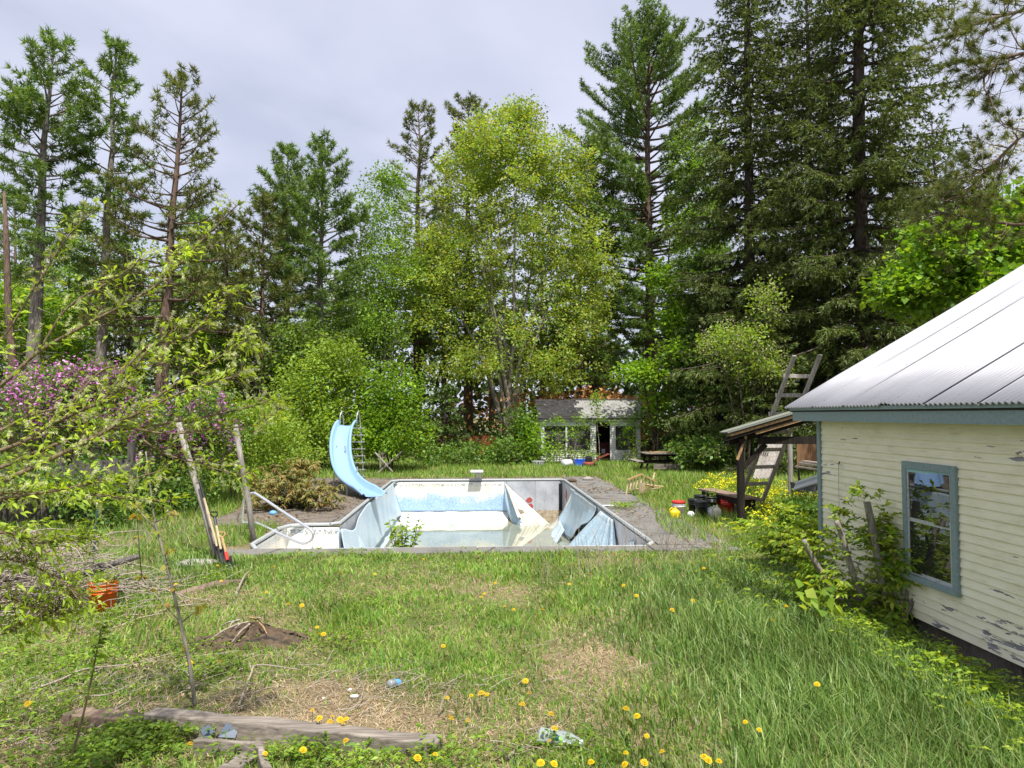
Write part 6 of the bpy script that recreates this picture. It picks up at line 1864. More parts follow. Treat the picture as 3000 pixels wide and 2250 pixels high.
# rotted stump mound
def mound(name, label, c, rx, ry, h, mat, seed, cat):
    t_ = thing(name, label, cat, c)
    def fn(u, v):
        a = u * 2 * math.pi
        k = 1 + .16 * math.sin(a * 3 + seed) + .1 * math.sin(a * 5 + seed * 2)
        r = v
        z = h * (1 - r ** .8) + h * (.16 * math.sin(a * 4 + r * 9) + .10 * math.sin(a * 9 + r * 17 + seed)) * (1 - r) * min(1, r * 4)
        return Vector(c) + Vector((math.cos(a) * rx * r * k, math.sin(a) * ry * r * k, z - .02))
    part(t_, 'mound', M[mat], lambda m: m.grid(lambda u, v: fn(u, v) + Vector((random.Random(int(u * 9973 + v * 7919)).uniform(-.02, .02), 0, random.Random(int(u * 7919 + v * 9973)).uniform(-.025, .025))) * (0 < v < 1), 60, 24))
    rg = random.Random(seed)
    for i in range(9 if h > .1 else 0):
        a = rg.uniform(0, 6.28); L = rg.uniform(.1, .6)
        p0 = Vector(c) + Vector((math.cos(a) * rx * .15 + rg.uniform(-.1, .1), math.sin(a) * ry * .15, h + .01)); p1 = Vector(c) + Vector((math.cos(a) * rx * (L + .3), math.sin(a) * ry * (L + .3), h * (1 - (L + .3) ** 1.3) + .025))
        m = MB(); m.tube([p0.lerp(p1, .15), p0.lerp(p1, .6) + Vector((0, 0, .02)), p1], [rg.uniform(.006, .014), .009, .004], 4); m.build('root', M['twig_dead' if i % 3 else 'wood_tan'], t_)
    return t_
g_ = G(715, 1895); mound('rotted_stump', 'crumbled brown stump mound with bare roots in the lawn', (g_.x, g_.y + .25, 0), .66, .36, .20, 'peat', 3, 'stump')
g_ = G(880, 1637); mound('bark_mulch_heap', 'low dark heap of bark chips at the near pool edge', (g_.x, g_.y, 0), .55, .22, .06, 'peat', 5, 'mulch')
lg0, lg1 = G(515, 1748, .0), G(735, 1700, .0)
o = MB().tube([lg0, lg0.lerp(lg1, .5) + Vector((0, 0, .03)), lg1], [.06, .07, .03], 8).build('rotten_log', M['plank_brown'], smooth=True); tag(o, 'rotten brown log in the grass behind the stump mound', 'log')

# loose sticks
sticks = [([(700, 2065, .02), (735, 1975, .12), (748, 1950, .16), (795, 1950, .18), (880, 1962, .14)], .011, 'forked pale stick propped near the sapling'),
          ([(740, 1972, .12), (728, 1935, .2)], .007, 'short twig rising from the forked stick'),
          ([(1285, 2095, .02), (1300, 2045, .14), (1325, 2005, .24), (1353, 1973, .34)], .009, 'upright pale stick in the middle of the foreground grass'),
          ([(95, 2020, .03), (180, 1990, .05), (250, 1960, .06), (380, 1945, .06), (480, 1920, .05), (540, 1905, .04)], .010, 'long pale branch lying across the left weeds'),
          ([(270, 2040, .03), (330, 2030, .05), (400, 1995, .05)], .008, 'short pale branch above the rotten timber'),
          ([(540, 1925, .03), (640, 1915, .04), (700, 1905, .04)], .008, 'pale branch at the foot of the stump mound'),
          ([(690, 2075, .02), (760, 2050, .04), (765, 2040, .05)], .007, 'dark twig on the straw beside the timber'),
          ([(985, 2080, .02), (1040, 2070, .04), (1065, 2020, .1), (1050, 1990, .14), (1035, 1985, .14)], .006, 'curved thin twig looping over the straw patch'),
          ([(1480, 2225, .02), (1520, 2190, .05), (1545, 2190, .05)], .010, 'curved stick at the bottom below the crushed bottle'),
          ([(690, 1745, .02), (715, 1690, .1), (732, 1672, .13)], .02, 'pale broken branch end beyond the rotten log')]
for pts, r, lab in sticks:
    w = [G(x, y, z) for x, y, z in pts]
    o = MB().tube(catmull(w, len(w) * 4), [r * (1 - .6 * i / (len(w) * 4)) for i in range(len(w) * 4 + 1)], 6).build('fallen_stick', M['twig_dead'], smooth=True)
    tag(o, lab, 'stick', 'loose sticks on the ground')

# bottles
def bottle(name, label, c, L, r, rz, tilt, crushed):
    t_ = thing(name, label, 'bottle', c)
    m3 = Euler((tilt, 0, rz)).to_matrix() @ Euler((math.pi / 2, 0, 0)).to_matrix()
    prof = [(.001, 0), (r * .8, 0), (r, .06 * L), (r, .3 * L), (r * .94, .33 * L), (r, .36 * L), (r, .62 * L), (r * .8, .74 * L), (r * .38, .86 * L), (r * .36, .93 * L)]
    def body(m):
        m.lathe(prof, c, 16, m3)
        if crushed:
            for i, v in enumerate(m.v):
                d = Vector(v) - Vector(c); m.v[i] = tuple(Vector(c) + Vector((d.x, d.y, d.z * .55 + .02 * math.sin(d.x * 40 + d.y * 30))))
    part(t_, 'body', M['bottle'], body, smooth=True)
    def band(z0, z1, k):
        def f_(m):
            m.lathe([(r * k, z0 * L), (r * k, z1 * L)], c, 16, m3)
            if crushed:
                for i, v in enumerate(m.v):
                    d = Vector(v) - Vector(c); m.v[i] = tuple(Vector(c) + Vector((d.x, d.y, d.z * .58 + .004 + .02 * math.sin(d.x * 40 + d.y * 30))))
        return f_
    if crushed:
        part(t_, 'label_wrap', M['label_white'], band(.06, .62, 1.02), smooth=True)
        part(t_, 'label_stripe', M['label_green'], band(.52, .60, 1.04), smooth=True)
        part(t_, 'label_stripe', M['label_teal'], band(.40, .52, 1.04), smooth=True)
        part(t_, 'label_stripe', M['label_green'], band(.37, .40, 1.04), smooth=True)
    else:
        part(t_, 'label_wrap', M['label_blue'], band(.30, .62, 1.02), smooth=True)
    part(t_, 'cap', M['label_blue' if not crushed else 'white_plastic'], lambda m: m.lathe([(r * .42, .93 * L), (r * .42, L), (.001, L)], c, 12, m3))
g_ = G(1140, 2010, .03); bottle('water_bottle', 'clear plastic bottle with blue label on the straw patch', g_ + Vector((0, 0, .02)), .22, .033, R(150), R(15), False)
g_ = G(1575, 2155, .05); bottle('crushed_bottle', 'crushed bottle with green and teal label in the foreground grass', g_, .34, .06, R(68), 0, True)
for i, (px, py) in enumerate(((1025, 2022), (1038, 2040), (948, 2046))):
    g_ = G(px, py, .02); rock('litter_scrap', ['grey paper scrap on the straw patch', 'white wrapper on the straw patch', 'tiny white pebble on the straw patch'][i], (g_.x, g_.y, .02), ((.02, .015, .015), (.04, .02, .015), (.012, .012, .01))[i], M['white_plastic'], 'litter', 50 + i)
g_ = G(1785, 1484, .03); o = MB().box((g_.x, g_.y, .058), (.36, .16, .012), (0, 0, .05)).build('white_tile', M['white_plastic']); tag(o, 'flat white tile lying on the right deck', 'tile')
g_ = G(800, 1508, .03); rock('litter_bundle', 'blue and white crumpled litter on the left deck', (g_.x, g_.y, .07), (.09, .07, .06), M['label_blue'], 'litter', 61)

# ------------------------------------------------------------------ near willow at the left
def willow():
    rng = np.random.RandomState(180)
    base = Vector((-4.6, 4.6, 0))
    t_ = thing('willow_bush', 'near willow branches with pale catkins reaching in from the left', 'willow', base)
    B = [([(-260, 1330), (0, 1131), (114, 1030), (262, 946), (380, 883), (464, 832), (527, 773), (599, 697), (696, 600)], 4.4, 5.0, .013),
         ([(-200, 1400), (55, 1300), (169, 1233), (295, 1178), (359, 1127), (430, 1030), (520, 960)], 4.2, 4.6, .014),
         ([(-200, 1500), (0, 1413), (126, 1355), (253, 1294), (343, 1243), (434, 1195), (548, 1144), (675, 1106), (717, 1090)], 4.0, 4.7, .016),
         ([(-200, 1440), (0, 1370), (58, 1345), (173, 1298), (268, 1265), (383, 1256), (520, 1235), (700, 1200), (795, 1170)], 4.3, 5.0, .014),
         ([(-200, 1500), (0, 1460), (80, 1450), (195, 1431), (289, 1413), (354, 1410), (470, 1380)], 4.0, 4.3, .010),
         ([(-200, 1470), (0, 1446), (181, 1442), (268, 1449), (362, 1460), (500, 1470)], 4.2, 4.5, .009),
         ([(-150, 1150), (0, 1000), (110, 830), (200, 690), (280, 615)], 4.5, 4.9, .009),
         ([(300, 1180), (422, 1022), (540, 992), (633, 904), (700, 850)], 4.5, 4.8, .008),
         ([(380, 1225), (520, 1120), (620, 1060), (720, 1000), (740, 1015)], 4.5, 4.9, .007),
         ([(420, 1290), (485, 1330), (600, 1365), (716, 1395)], 4.6, 4.7, .006),
         ([(-200, 1360), (0, 1262), (105, 1212), (236, 1186), (321, 1178), (380, 1120)], 4.4, 4.6, .011),
         ([(114, 1030), (200, 900), (330, 820), (430, 760), (540, 745)], 4.6, 4.8, .006),
         ([(169, 1233), (300, 1085), (430, 1075), (560, 1040)], 4.6, 4.8, .006),
         ([(343, 1243), (480, 1270), (600, 1260), (760, 1240), (820, 1195)], 4.6, 5.0, .007),
         ([(-200, 1620), (0, 1560), (90, 1590), (180, 1585), (260, 1575)], 3.9, 4.2, .007),
         ([(-200, 1700), (0, 1640), (100, 1660), (200, 1720), (240, 1780)], 4.0, 4.2, .007),
         ([(-200, 1760), (0, 1750), (80, 1770), (170, 1800)], 4.0, 4.2, .007),
         ([(-200, 1900), (0, 1860), (90, 1820), (180, 1780), (220, 1740)], 4.0, 4.3, .007)]
    br = MB(); lp = []; ld = []; cpz = []; cd = []
    for pts, y0, y1, r in B:
        w = [P(p[0], p[1], y0 + (y1 - y0) * i / (len(pts) - 1)) for i, p in enumerate(pts)]
        if pts[0][0] < -100: w = [base.lerp(w[0], .3) + Vector((0, 0, .1)), base.lerp(w[0], .8)] + w
        c = catmull(w, len(w) * 8)
        n = len(c)
        br.tube(c, [r * (1 - .8 * i / n) + .002 for i in range(n)], 6)
        low = pts[-1][1] > 1500
        for i in range(int(n * .18), n):
            f_ = i / n
            k = (3 if not low else 4) if f_ > .35 else 1
            for q in range(k):
                p = c[i - 1].lerp(c[i], rng.rand())
                dr_ = (c[i] - c[i - 1]).normalized()
                # short side shoot with a few leaves
                sd = (dr_ * .5 + Vector(tuple(rng.randn(3))) * .6 + Vector((0, 0, .25))).normalized()
                L = rng.uniform(.02, .16 if not low else .22) * (1.2 - .6 * f_)
                e = p + sd * L
                if L > .05: br.tube([p, e], [.0025, .0012], 3, cap=False)
                for s_ in range(rng.randint(1, 4)):
                    lp.append(tuple(e + Vector(tuple(rng.uniform(-.012, .012, 3))))); ld.append(tuple(sd * .6 + dr_ * .3 + Vector(tuple(rng.randn(3))) * .55))
                if not low and rng.rand() < .20:
                    cpz.append(e); cd.append((sd + Vector((0, 0, -.35))).normalized())
        for q in range(7):
            lp.append(tuple(c[-1])); ld.append(tuple((c[-1] - c[-3]).normalized() + Vector(tuple(rng.randn(3))) * .6))
    br.build('branches', M['twig'], t_, smooth=True)
    lp = np.array(lp)
    leaves('foliage', lp, np.array(ld), .052 * rng.uniform(.55, 1.3, len(lp)), .34, M['willow_leaf'], t_, rng, droop=.22, fold=.3)
    fp = []; fd = []
    for p, d in zip(cpz, cd):
        L = rng.uniform(.05, .10)
        for k in range(80):
            t = rng.rand(); a = rng.randn(3); a = a - np.array(d) * np.dot(a, d); a = a / max(np.linalg.norm(a), 1e-3)
            fp.append(np.array(p) + np.array(d) * L * t); fd.append(a + np.array(d) * .5)
    o = tufts('catkins', np.array(fp), np.array(fd), .018, 1, .0045, M['catkin'], t_, rng, 1.0, .2)
willow()

def maple_sapling():
    rng = np.random.RandomState(190)
    b = G(571, 2068); y = b.y
    t_ = thing('maple_sapling', 'thin bare-stemmed sapling behind the left end of the long timber', 'sapling', b)
    st = [b, P(556, 1950, y), P(528, 1820, y), P(505, 1720, y), P(474, 1600, y), P(452, 1520, y), P(440, 1420, y), P(427, 1323, y)]
    br = MB(); c = catmull(st, 40); br.tube(c, [.017 * (1 - .75 * i / 41) for i in range(41)], 7)
    lp = []; ld = []
    sub = [[(530, 1825), (480, 1770), (440, 1725), (415, 1690)], [(530, 1825), (575, 1790), (590, 1775)], [(462, 1555), (420, 1510), (395, 1480)], [(452, 1530), (490, 1515), (500, 1500)], [(480, 1630), (500, 1610)], [(415, 1690), (405, 1570), (402, 1510)], [(440, 1420), (470, 1390)]]
    for s in sub:
        w = [P(p[0], p[1], y + rng.uniform(-.08, .08) * i) for i, p in enumerate(s)]
        br.tube(w, [.006 - .004 * i / len(w) for i in range(len(w))], 4)
        for q in range(6):
            lp.append(tuple(w[-1])); a = rng.randn(3) * .6; ld.append((a[0], a[1], -.2 + a[2] * .4))
        for p in w[1:]:
            for q in range(3): lp.append(tuple(p)); a = rng.randn(3); ld.append((a[0], a[1], -.3))
    for i in range(8, 41, 3):
        for q in range(2): lp.append(tuple(c[i])); a = rng.randn(3); ld.append((a[0], a[1], -.2))
    br.build('stem', M['bark_pale'], t_, smooth=True)
    leaves('leaves', lp, ld, .062 * rng.uniform(.6, 1.2, len(lp)), .8, M['sapling_leaf'], t_, rng, droop=.3)
    b = G(205, 2240); y = b.y
    t_ = thing('thin_sapling', 'slender leafy shoot in the lower left corner', 'sapling', b)
    st = [b, P(245, 2090, y), P(270, 1980, y), P(285, 1900, y), P(300, 1830, y)]
    c = catmull(st, 24); m = MB(); m.tube(c, [.010 * (1 - .8 * i / 25) for i in range(25)], 5); m.build('stem', M['twig'], t_)
    lp = []; ld = []
    for i in range(12, 25):
        for q in range(4): lp.append(tuple(c[i])); a = rng.randn(3); ld.append((a[0], a[1], .2))
    leaves('leaves', lp, ld, .085 * rng.uniform(.6, 1.2, len(lp)), .5, M['weed'], t_, rng)
maple_sapling()

# pruned elder clump at the house wall
def elder():
    rng = np.random.RandomState(200)
    b = G(2620, 1830); b.z = -.1
    t_ = thing('elder_clump', 'pruned elder clump with cut stems under the house window', 'shrub', b)
    z6 = lambda x, y_: (2200 + x / 2.765, 1350 + y_ / 2.765)
    S = [([(940, 335), (970, 480), (1005, 660), (1050, 900), (1090, 1120), (1150, 1300)], .050, 8.15), ([(692, 485), (740, 620), (790, 790), (850, 980), (960, 1160), (1120, 1310)], .040, 8.2),
         ([(1214, 322), (1205, 560), (1198, 800), (1192, 1020), (1190, 1290)], .032, 8.35), ([(1334, 635), (1325, 780), (1308, 920), (1270, 1130), (1220, 1300)], .042, 7.9),
         ([(425, 640), (500, 790), (575, 910), (700, 1090), (1000, 1300)], .040, 8.3), ([(1420, 760), (1380, 960), (1320, 1120), (1230, 1300)], .026, 7.8), ([(1310, 570), (1300, 760), (1290, 950)], .028, 8.1)]
    for pts, r, y in S:
        w = [P(*z6(*p), y) for p in pts]
        w[-1].z = max(w[-1].z, -.1)
        m = MB(); m.tube(catmull(w, 20), [r * (.8 + .25 * i / 20) for i in range(21)], 8); m.build('cut_stem', M['bark_pale'], t_, smooth=True)
    br = MB(); lp = []; ld = []
    clumps = [(2520, 1440, 8.1, 40, 24, 26), (2500, 1570, 8.3, 70, 40, 70), (2330, 1590, 8.6, 80, 45, 80), (2410, 1640, 8.5, 90, 50, 110), (2590, 1610, 8.2, 70, 70, 120), (2640, 1540, 8.2, 45, 60, 70), (2690, 1690, 8.0, 45, 80, 100), (2730, 1650, 7.9, 40, 45, 50),
              (2450, 1720, 8.3, 110, 50, 130), (2560, 1740, 8.1, 90, 70, 130), (2360, 1690, 8.5, 70, 50, 80), (2240, 1560, 9.0, 50, 40, 50), (2640, 1800, 7.9, 60, 40, 60), (2460, 1500, 8.4, 30, 40, 36), (2300, 1480, 9.5, 30, 20, 24), (2180, 1540, 9.6, 60, 25, 40)]
    for (px, py, y, wx, wy, n) in clumps:
        for k in range(int(n * .55)):
            q = P(px + rng.normal(0, wx * .55), py + rng.normal(0, wy * .55), y + rng.normal(0, .16))
            q.z = max(q.z, .05); q.x = min(q.x, HX - .12)
            d = unit((np.array(q) - np.array([b.x - .1, b.y, .6])) + rng.randn(3) * .35)
            d[2] = d[2] * .3 + .05
            rt = q - Vector(d) * .14
            br.tube([rt - Vector((0, 0, .03)), q], [.0035, .002], 3, cap=False)
            sd = np.cross(d, [0, 0, 1.0])
            for (o_, a) in ((-.10, .9), (-.10, -.9), (-.04, .8), (-.04, -.8), (0, 0)):
                lp.append(np.array(q) + d * o_); ld.append(d * (1 if a == 0 else .55) + sd * a + np.array([0, 0, rng.uniform(-.25, .15)]))
    br.build('twigs', M['twig'], t_)['kind'] = 'stuff'
    leaves('foliage', lp, ld, .095 * rng.uniform(.55, 1.2, len(lp)), .42, M['elder'], t_, rng, droop=.28, fold=.3)
    # a few big maple-like leaves low in front
    lp = []; ld = []
    for k in range(26):
        q = P(rng.uniform(2330, 2450), rng.uniform(1690, 1790), 7.7 + rng.uniform(-.2, .2)); a = rng.randn(3)
        lp.append(tuple(q)); ld.append((a[0] * .6, -.6 + a[1] * .3, -.25))
    leaves('large_leaves', lp, ld, .13 * rng.uniform(.7, 1.2, len(lp)), .95, M['elder'], t_, rng, droop=.2)
elder()
# bushes and wands between deck and house
broadleaf('green_shrub', 'dark leafy bush beyond the house corner under the lean-to', gp(2350, 13.6), [(-.3, 0, .9), (.3, 0, 1.2)],
          [blob(2340, 1500, 13.4, 60, 50, 1.2), blob(2395, 1530, 13, 50, 60, 1), blob(2310, 1580, 12.6, 50, 30, .7)], 190, 15, .085, M['lilac_leaf'], 210, cat='shrub', bark='twig', spread=.22, r0=.012)
broadleaf('green_shrub', 'yellow-green leafy bush at the teal house corner', gp(2400, 11.6), [(-.2, 0, .8), (.25, 0, .9)],
          [blob(2390, 1560, 11.4, 70, 40, 1.2), blob(2300, 1600, 11, 60, 40, 1)], 130, 15, .085, M['elder'], 211, cat='shrub', bark='twig', spread=.22, r0=.012)
rk = thing('old_rake', 'weathered grey board leaning at the teal house corner', 'board', W(2385, 1700, HX - .35))
part(rk, 'shaft', M['wood_grey'], lambda m: m.beam(G(2382, 1715, 0), W(2417, 1545, HX - .12), .05, .025))

# ------------------------------------------------------------------ grass
def blades(name, n, xr, yr, hfun, wid, mat, seed, keep, lean=.45, segs=2, label=None, hpow=1.0, dens=None):
    rng = np.random.RandomState(seed)
    # sample with density falling off with distance
    x = rng.uniform(xr[0], xr[1], n); y = rng.uniform(yr[0], yr[1], n)
    k = keep(x, y, rng)
    x, y = x[k], y[k]; n = len(x)
    h = hfun(x, y, rng)
    k = h > .01
    x, y, h = x[k], y[k], h[k]; n = len(x)
    z = gz(x, y) - .012
    az = rng.uniform(0, 6.28, n) * .75 + soft_noise(x * 2, y * 2) * 1.6
    ln = lean * rng.uniform(.2, 1.5, n)
    w = wid(y) * rng.uniform(.6, 1.3, n)
    fa = rng.uniform(0, 3.14, n)
    sx, sy = np.cos(fa) * w * .5, np.sin(fa) * w * .5
    dx, dy = np.cos(az), np.sin(az)
    base = np.stack([x, y, z], 1)
    s = np.stack([sx, sy, np.zeros(n)], 1)
    m1 = base + np.stack([dx * h * ln * .28, dy * h * ln * .28, h * .55], 1)
    tip = base + np.stack([dx * h * ln, dy * h * ln, h * (1 - .25 * np.minimum(ln, 1.2) ** 2)], 1)
    if segs == 2:
        v = np.stack([base - s, base + s, m1 + s * .8, m1 - s * .8, tip], 1).reshape(-1, 3)
        i = np.arange(n)[:, None] * 5
        f = np.concatenate([i + np.array([[0, 1, 2]]), i + np.array([[0, 2, 3]]), i + np.array([[3, 2, 4]])], 1).ravel()
    else:
        v = np.stack([base - s, base + s, tip], 1).reshape(-1, 3); f = np.arange(n * 3)
    o = np_mesh(name, v, f, 3, mat)
    tag(o, label, 'grass', kind='stuff')
    return o

def straw_amt(x, y):
    """0..1, bare straw-coloured patches"""
    s = .5 + .5 * soft_noise(x * 1.9 + 3, y * 1.9, 1.0)
    p1 = np.exp(-(((x + 1.35) / 1.1) ** 2 + ((y - 5.9) / .62) ** 2))
    p2 = np.exp(-(((x - .55) / .9) ** 2 + ((y - 5.4) / .5) ** 2)) * .45
    p3 = np.exp(-(((x - 1.1) / .5) ** 2 + ((y - 6.8) / 1.0) ** 2)) * .55
    p4 = np.exp(-(((x + .6) / 1.6) ** 2 + ((y - 9.9) / .45) ** 2)) * .45
    p5 = np.exp(-(((x + 3.2) / 1.0) ** 2 + ((y - 5.6) / .8) ** 2)) * 1.0 + np.exp(-(((x + 3.0) / .9) ** 2 + ((y - 7.2) / .5) ** 2)) * .6
    p6 = np.exp(-(((x - 3.4) / .7) ** 2 + ((y - 11.0) / 1.0) ** 2)) * .6
    return np.clip(s * .58 + p1 * 1.3 + p2 + p3 + p4 + p5 + p6 - .12, 0, 1)

def tall_amt(x, y):
    d = (x - (1.85 + .10 * (y - 6.0))) + .55 * soft_noise(x * 2.3, y * 2.3) + .25 * soft_noise(x * 7, y * 7)
    k = 1 / (1 + np.exp(-d * 2.6))
    return k * (y < 10.8 + .4 * soft_noise(x, y)) + .5 * np.exp(-(((x + 4.6) / 1.1) ** 2 + ((y - 11.2) / 1.3) ** 2))

def free(x, y):
    ok = ~in_pool(x, y, .1)
    edge = 3.95 + np.clip((y - 13) / 9, 0, 1) * .8 + .16 * soft_noise(x * 4, y * 2.2)
    ok &= ~((x > XR) & (x < edge) & (y > YF - .6) & (y < YR + 1.4))
    ok &= ~((y > YF - .62 + .14 * soft_noise(x * 3, y)) & (y < YF + .1) & (x > XA - .4) & (x < XR + 1.0))
    ok &= ~((x > XL - 3.0 + .3 * soft_noise(x, y * 2)) & (x < XL + .1) & (y > YA) & (y < YR + .1))
    ok &= ~((y > YR) & (y < YR + .75 + .25 * soft_noise(x * 2, y)) & (x > XL - 3) & (x < XR + 1.4))
    ok &= ~((x > HX - .25) & (y < HY1 + .2))
    ok &= ~((x > SHX0) & (x < SHX1) & (y > SHY - .1) & (y < SHY + 3))
    return ok

def in_view(x, y, m=.06):
    u = x * math.cos(YAW) - y * math.sin(YAW); d = x * math.sin(YAW) + y * math.cos(YAW)
    return (np.abs(u) < d * (.7212 + m) + .4) & (d > .5)

def keep_lawn(x, y, rng):
    k = free(x, y) & in_view(x, y)
    k &= rng.rand(len(x)) < np.clip((5.2 / y) ** 1.15, .16, 1)
    s = straw_amt(x, y); t = tall_amt(x, y)
    k &= rng.rand(len(x)) > np.clip(s * 1.25 - .08, 0, .97)
    k &= rng.rand(len(x)) > np.clip(t, 0, .9)
    return k
def h_lawn(x, y, rng):
    c = np.clip(.5 + .5 * soft_noise(x * 3.1 + 7, y * 3.1, 1.2), 0, 1)
    return (.045 + .10 * c ** 1.5 + .05 * np.clip((y - 11) / 3, 0, 1)) * rng.uniform(.6, 1.25, len(x))
blades('lawn_grass', 335000, (-9, 6), (3.4, 13.0), h_lawn, lambda y: .0052 + .0011 * y, M['lawn'], 301, keep_lawn, .75, label='patchy green lawn grass in front of the pool')
def keep_tall(x, y, rng):
    k = free(x, y) & in_view(x, y)
    k &= rng.rand(len(x)) < np.clip((5.2 / y) ** 1.1, .2, 1)
    return k & (rng.rand(len(x)) < tall_amt(x, y) * (1 - .75 * np.clip(straw_amt(x, y) - .35, 0, 1)))
def h_tall(x, y, rng):
    return (.20 + .14 * (.5 + .5 * soft_noise(x * 2, y * 2))) * rng.uniform(.55, 1.2, len(x)) * np.clip(.45 + tall_amt(x, y) * .6, 0, 1)
blades('tall_grass', 190000, (-8, 5), (3.4, 13.2), h_tall, lambda y: .007 + .0009 * y, M['tall'], 302, keep_tall, .62, label='tall blue-green grass beside the cream house')
def keep_straw(x, y, rng):
    k = free(x, y) & in_view(x, y) & (rng.rand(len(x)) < np.clip((5 / y) ** 1.1, .2, 1))
    return k & (rng.rand(len(x)) < .08 + .92 * straw_amt(x, y))
blades('straw', 260000, (-8, 5.5), (3.4, 13.2), lambda x, y, rng: .022 * rng.uniform(.3, 1.6, len(x)) + .02, lambda y: .004 + .0007 * y, M['straw'], 303, keep_straw, 3.2, label='dry straw-coloured grass in the bare patches')
# straw thatch lying on the deck edges
def keep_edge(x, y, rng):
    a = (x > XR + .25) & (x < XR + 1.7) & (y > 12.4) & (y < 27)
    e = 3.95 + np.clip((y - 13) / 9, 0, 1) * .8
    p = a * np.exp(-((x - e) / .22) ** 2)
    p = p + ((y > YR + .12) & (y < YR + 1.3) & (x > -6) & (x < 4.8)) * (.25 + .6 * np.clip((y - YR) / .9, 0, 1))
    p = p + ((x < XL - .2) & (x > XL - 3.3) & (y > YA + .1) & (y < YR)) * (.12 + .4 * np.clip((XL - .6 - x) / 2, 0, 1))
    p = p + ((y < YF - .1) & (y > YF - .75) & (x > XA - .5) & (x < XR + 1)) * (.15 + .5 * (y < YF - .4))
    return (rng.rand(len(x)) < p) & (rng.rand(len(x)) < .75)
blades('deck_thatch', 60000, (-6.5, 5.2), (12.2, 27.5), lambda x, y, rng: .035 * rng.uniform(.5, 2.2, len(x)), lambda y: .006 + .0006 * y, M['straw'], 304, keep_edge, 2.6, segs=1, label='dry thatch creeping over the deck edges')
def keep_far(x, y, rng):
    k = free(x, y) & in_view(x, y) & ~((y < 13.2) & (x > -9) & (x < 6))
    return k & (rng.rand(len(x)) < np.clip((15 / y) ** 1.2, .2, 1))
blades('meadow_grass', 330000, (-28, 28), (9.5, 38), lambda x, y, rng: (.16 + .14 * (.5 + .5 * soft_noise(x * 1.2, y * 1.2))) * rng.uniform(.6, 1.25, len(x)), lambda y: .010 + .0010 * y, M['lawn'], 305, keep_far, .6, segs=1, label='uncut meadow grass around and behind the pool')

# low leafy weeds
def ground_cover(name, label, n, fn_xy, h, size, mat, seed, ratio=.5, stem=True):
    rng = np.random.RandomState(seed)
    x, y = fn_xy(rng, n)
    k = free(x, y); x, y = x[k], y[k]; n = len(x)
    z = gz(x, y)
    hh = h * rng.uniform(.2, 1.0, n)
    q = np.stack([x, y, z + hh], 1)
    m = 4
    pos = np.repeat(q, m, 0) + rng.randn(n * m, 3) * np.array([.018, .018, .008])
    az = rng.uniform(0, 6.28, n * m)
    d = np.stack([np.cos(az), np.sin(az), rng.uniform(-.15, .5, n * m)], 1)
    o = leaves(name, pos, d, size * rng.uniform(.5, 1.3, n * m), ratio, mat, None, rng, droop=.15, fold=.3)
    tag(o, label, 'weeds', kind='stuff')
def scatter(cs):
    def f(rng, n):
        w = np.array([c[4] for c in cs]); w = w / w.sum(); i = rng.choice(len(cs), n, p=w); c = np.array(cs)[i]
        return c[:, 0] + rng.randn(n) * c[:, 2], c[:, 1] + rng.randn(n) * c[:, 3]
    return f
def gxy(px, py): p = G(px, py); return p.x, p.y
cs = []
for (px, py, sx, sy, w) in [(430, 2170, .22, .16, 2.2), (300, 2230, .3, .15, 1.5), (80, 2120, .35, .3, 1.2), (250, 1960, .3, .3, .8), (620, 1960, .18, .15, .7), (1050, 2245, .35, .10, .5), (1330, 2225, .45, .14, .6), (1650, 2220, .5, .16, .4), (560, 1900, .3, .25, .5), (1010, 1890, .2, .15, .4), (90, 1950, .3, .35, 1), (880, 2235, .15, .06, .4), (1150, 1760, .4, .4, .4), (650, 1700, .3, .3, .4), (880, 1612, .25, .08, .5), (1075, 1630, .3, .1, .4), (300, 1830, .35, .35, .8)]:
    x_, y_ = gxy(px, py); cs.append((x_, y_, sx, sy, w))
ground_cover('broadleaf_weeds', 'low clover-like weeds in the foreground and lower left', 2700, scatter(cs), .13, .048, M['weed'], 311, .42)
ws = [(4.35, y_, .28, .35, 1) for y_ in np.arange(4.4, 8.2, .35)] + [(3.9, 4.3, .3, .4, .8), (4.5, 9.6, .2, .5, .6), (3.6, 8.9, .3, .4, .6), (3.9, 10.6, .4, .6, .7)]
ground_cover('wall_weeds', 'yellow-green compound weeds along the house foundation', 1500, scatter(ws), .26, .060, M['elder'], 312, .42)
# dandelion leaf rosettes, seedlings at pool edge
cs2 = [(x_, YF - .35, .6, .1, 1) for x_ in np.arange(-4, 4, .8)] + [(XR + .55, 18.2, .28, .3, 1.4)]
ground_cover('edge_weeds', 'small weeds rooted along the pool edge', 900, lambda rng, n: (lambda c: (c[:, 0] + rng.randn(n) * c[:, 2] * .5, c[:, 1] + rng.randn(n) * c[:, 3]))(np.array(cs2)[rng.choice(len(cs2), n)]), .12, .07, M['weed'], 313)
def edge2():
    rng = np.random.RandomState(314); n = 160
    pos = np.stack([XR + .55 + rng.randn(n) * .2, 18.0 + rng.randn(n) * .3, .06 + rng.rand(n) * .1], 1)
    o = leaves('deck_weed', pos, rng.randn(n, 3) * np.array([1, 1, .3]) + np.array([0, 0, .3]), .11 * rng.uniform(.5, 1.2, n), .4, M['weed'], None, rng)
    tag(o, 'flat green weed growing from a crack in the right deck', 'weed', kind='stuff')
edge2()
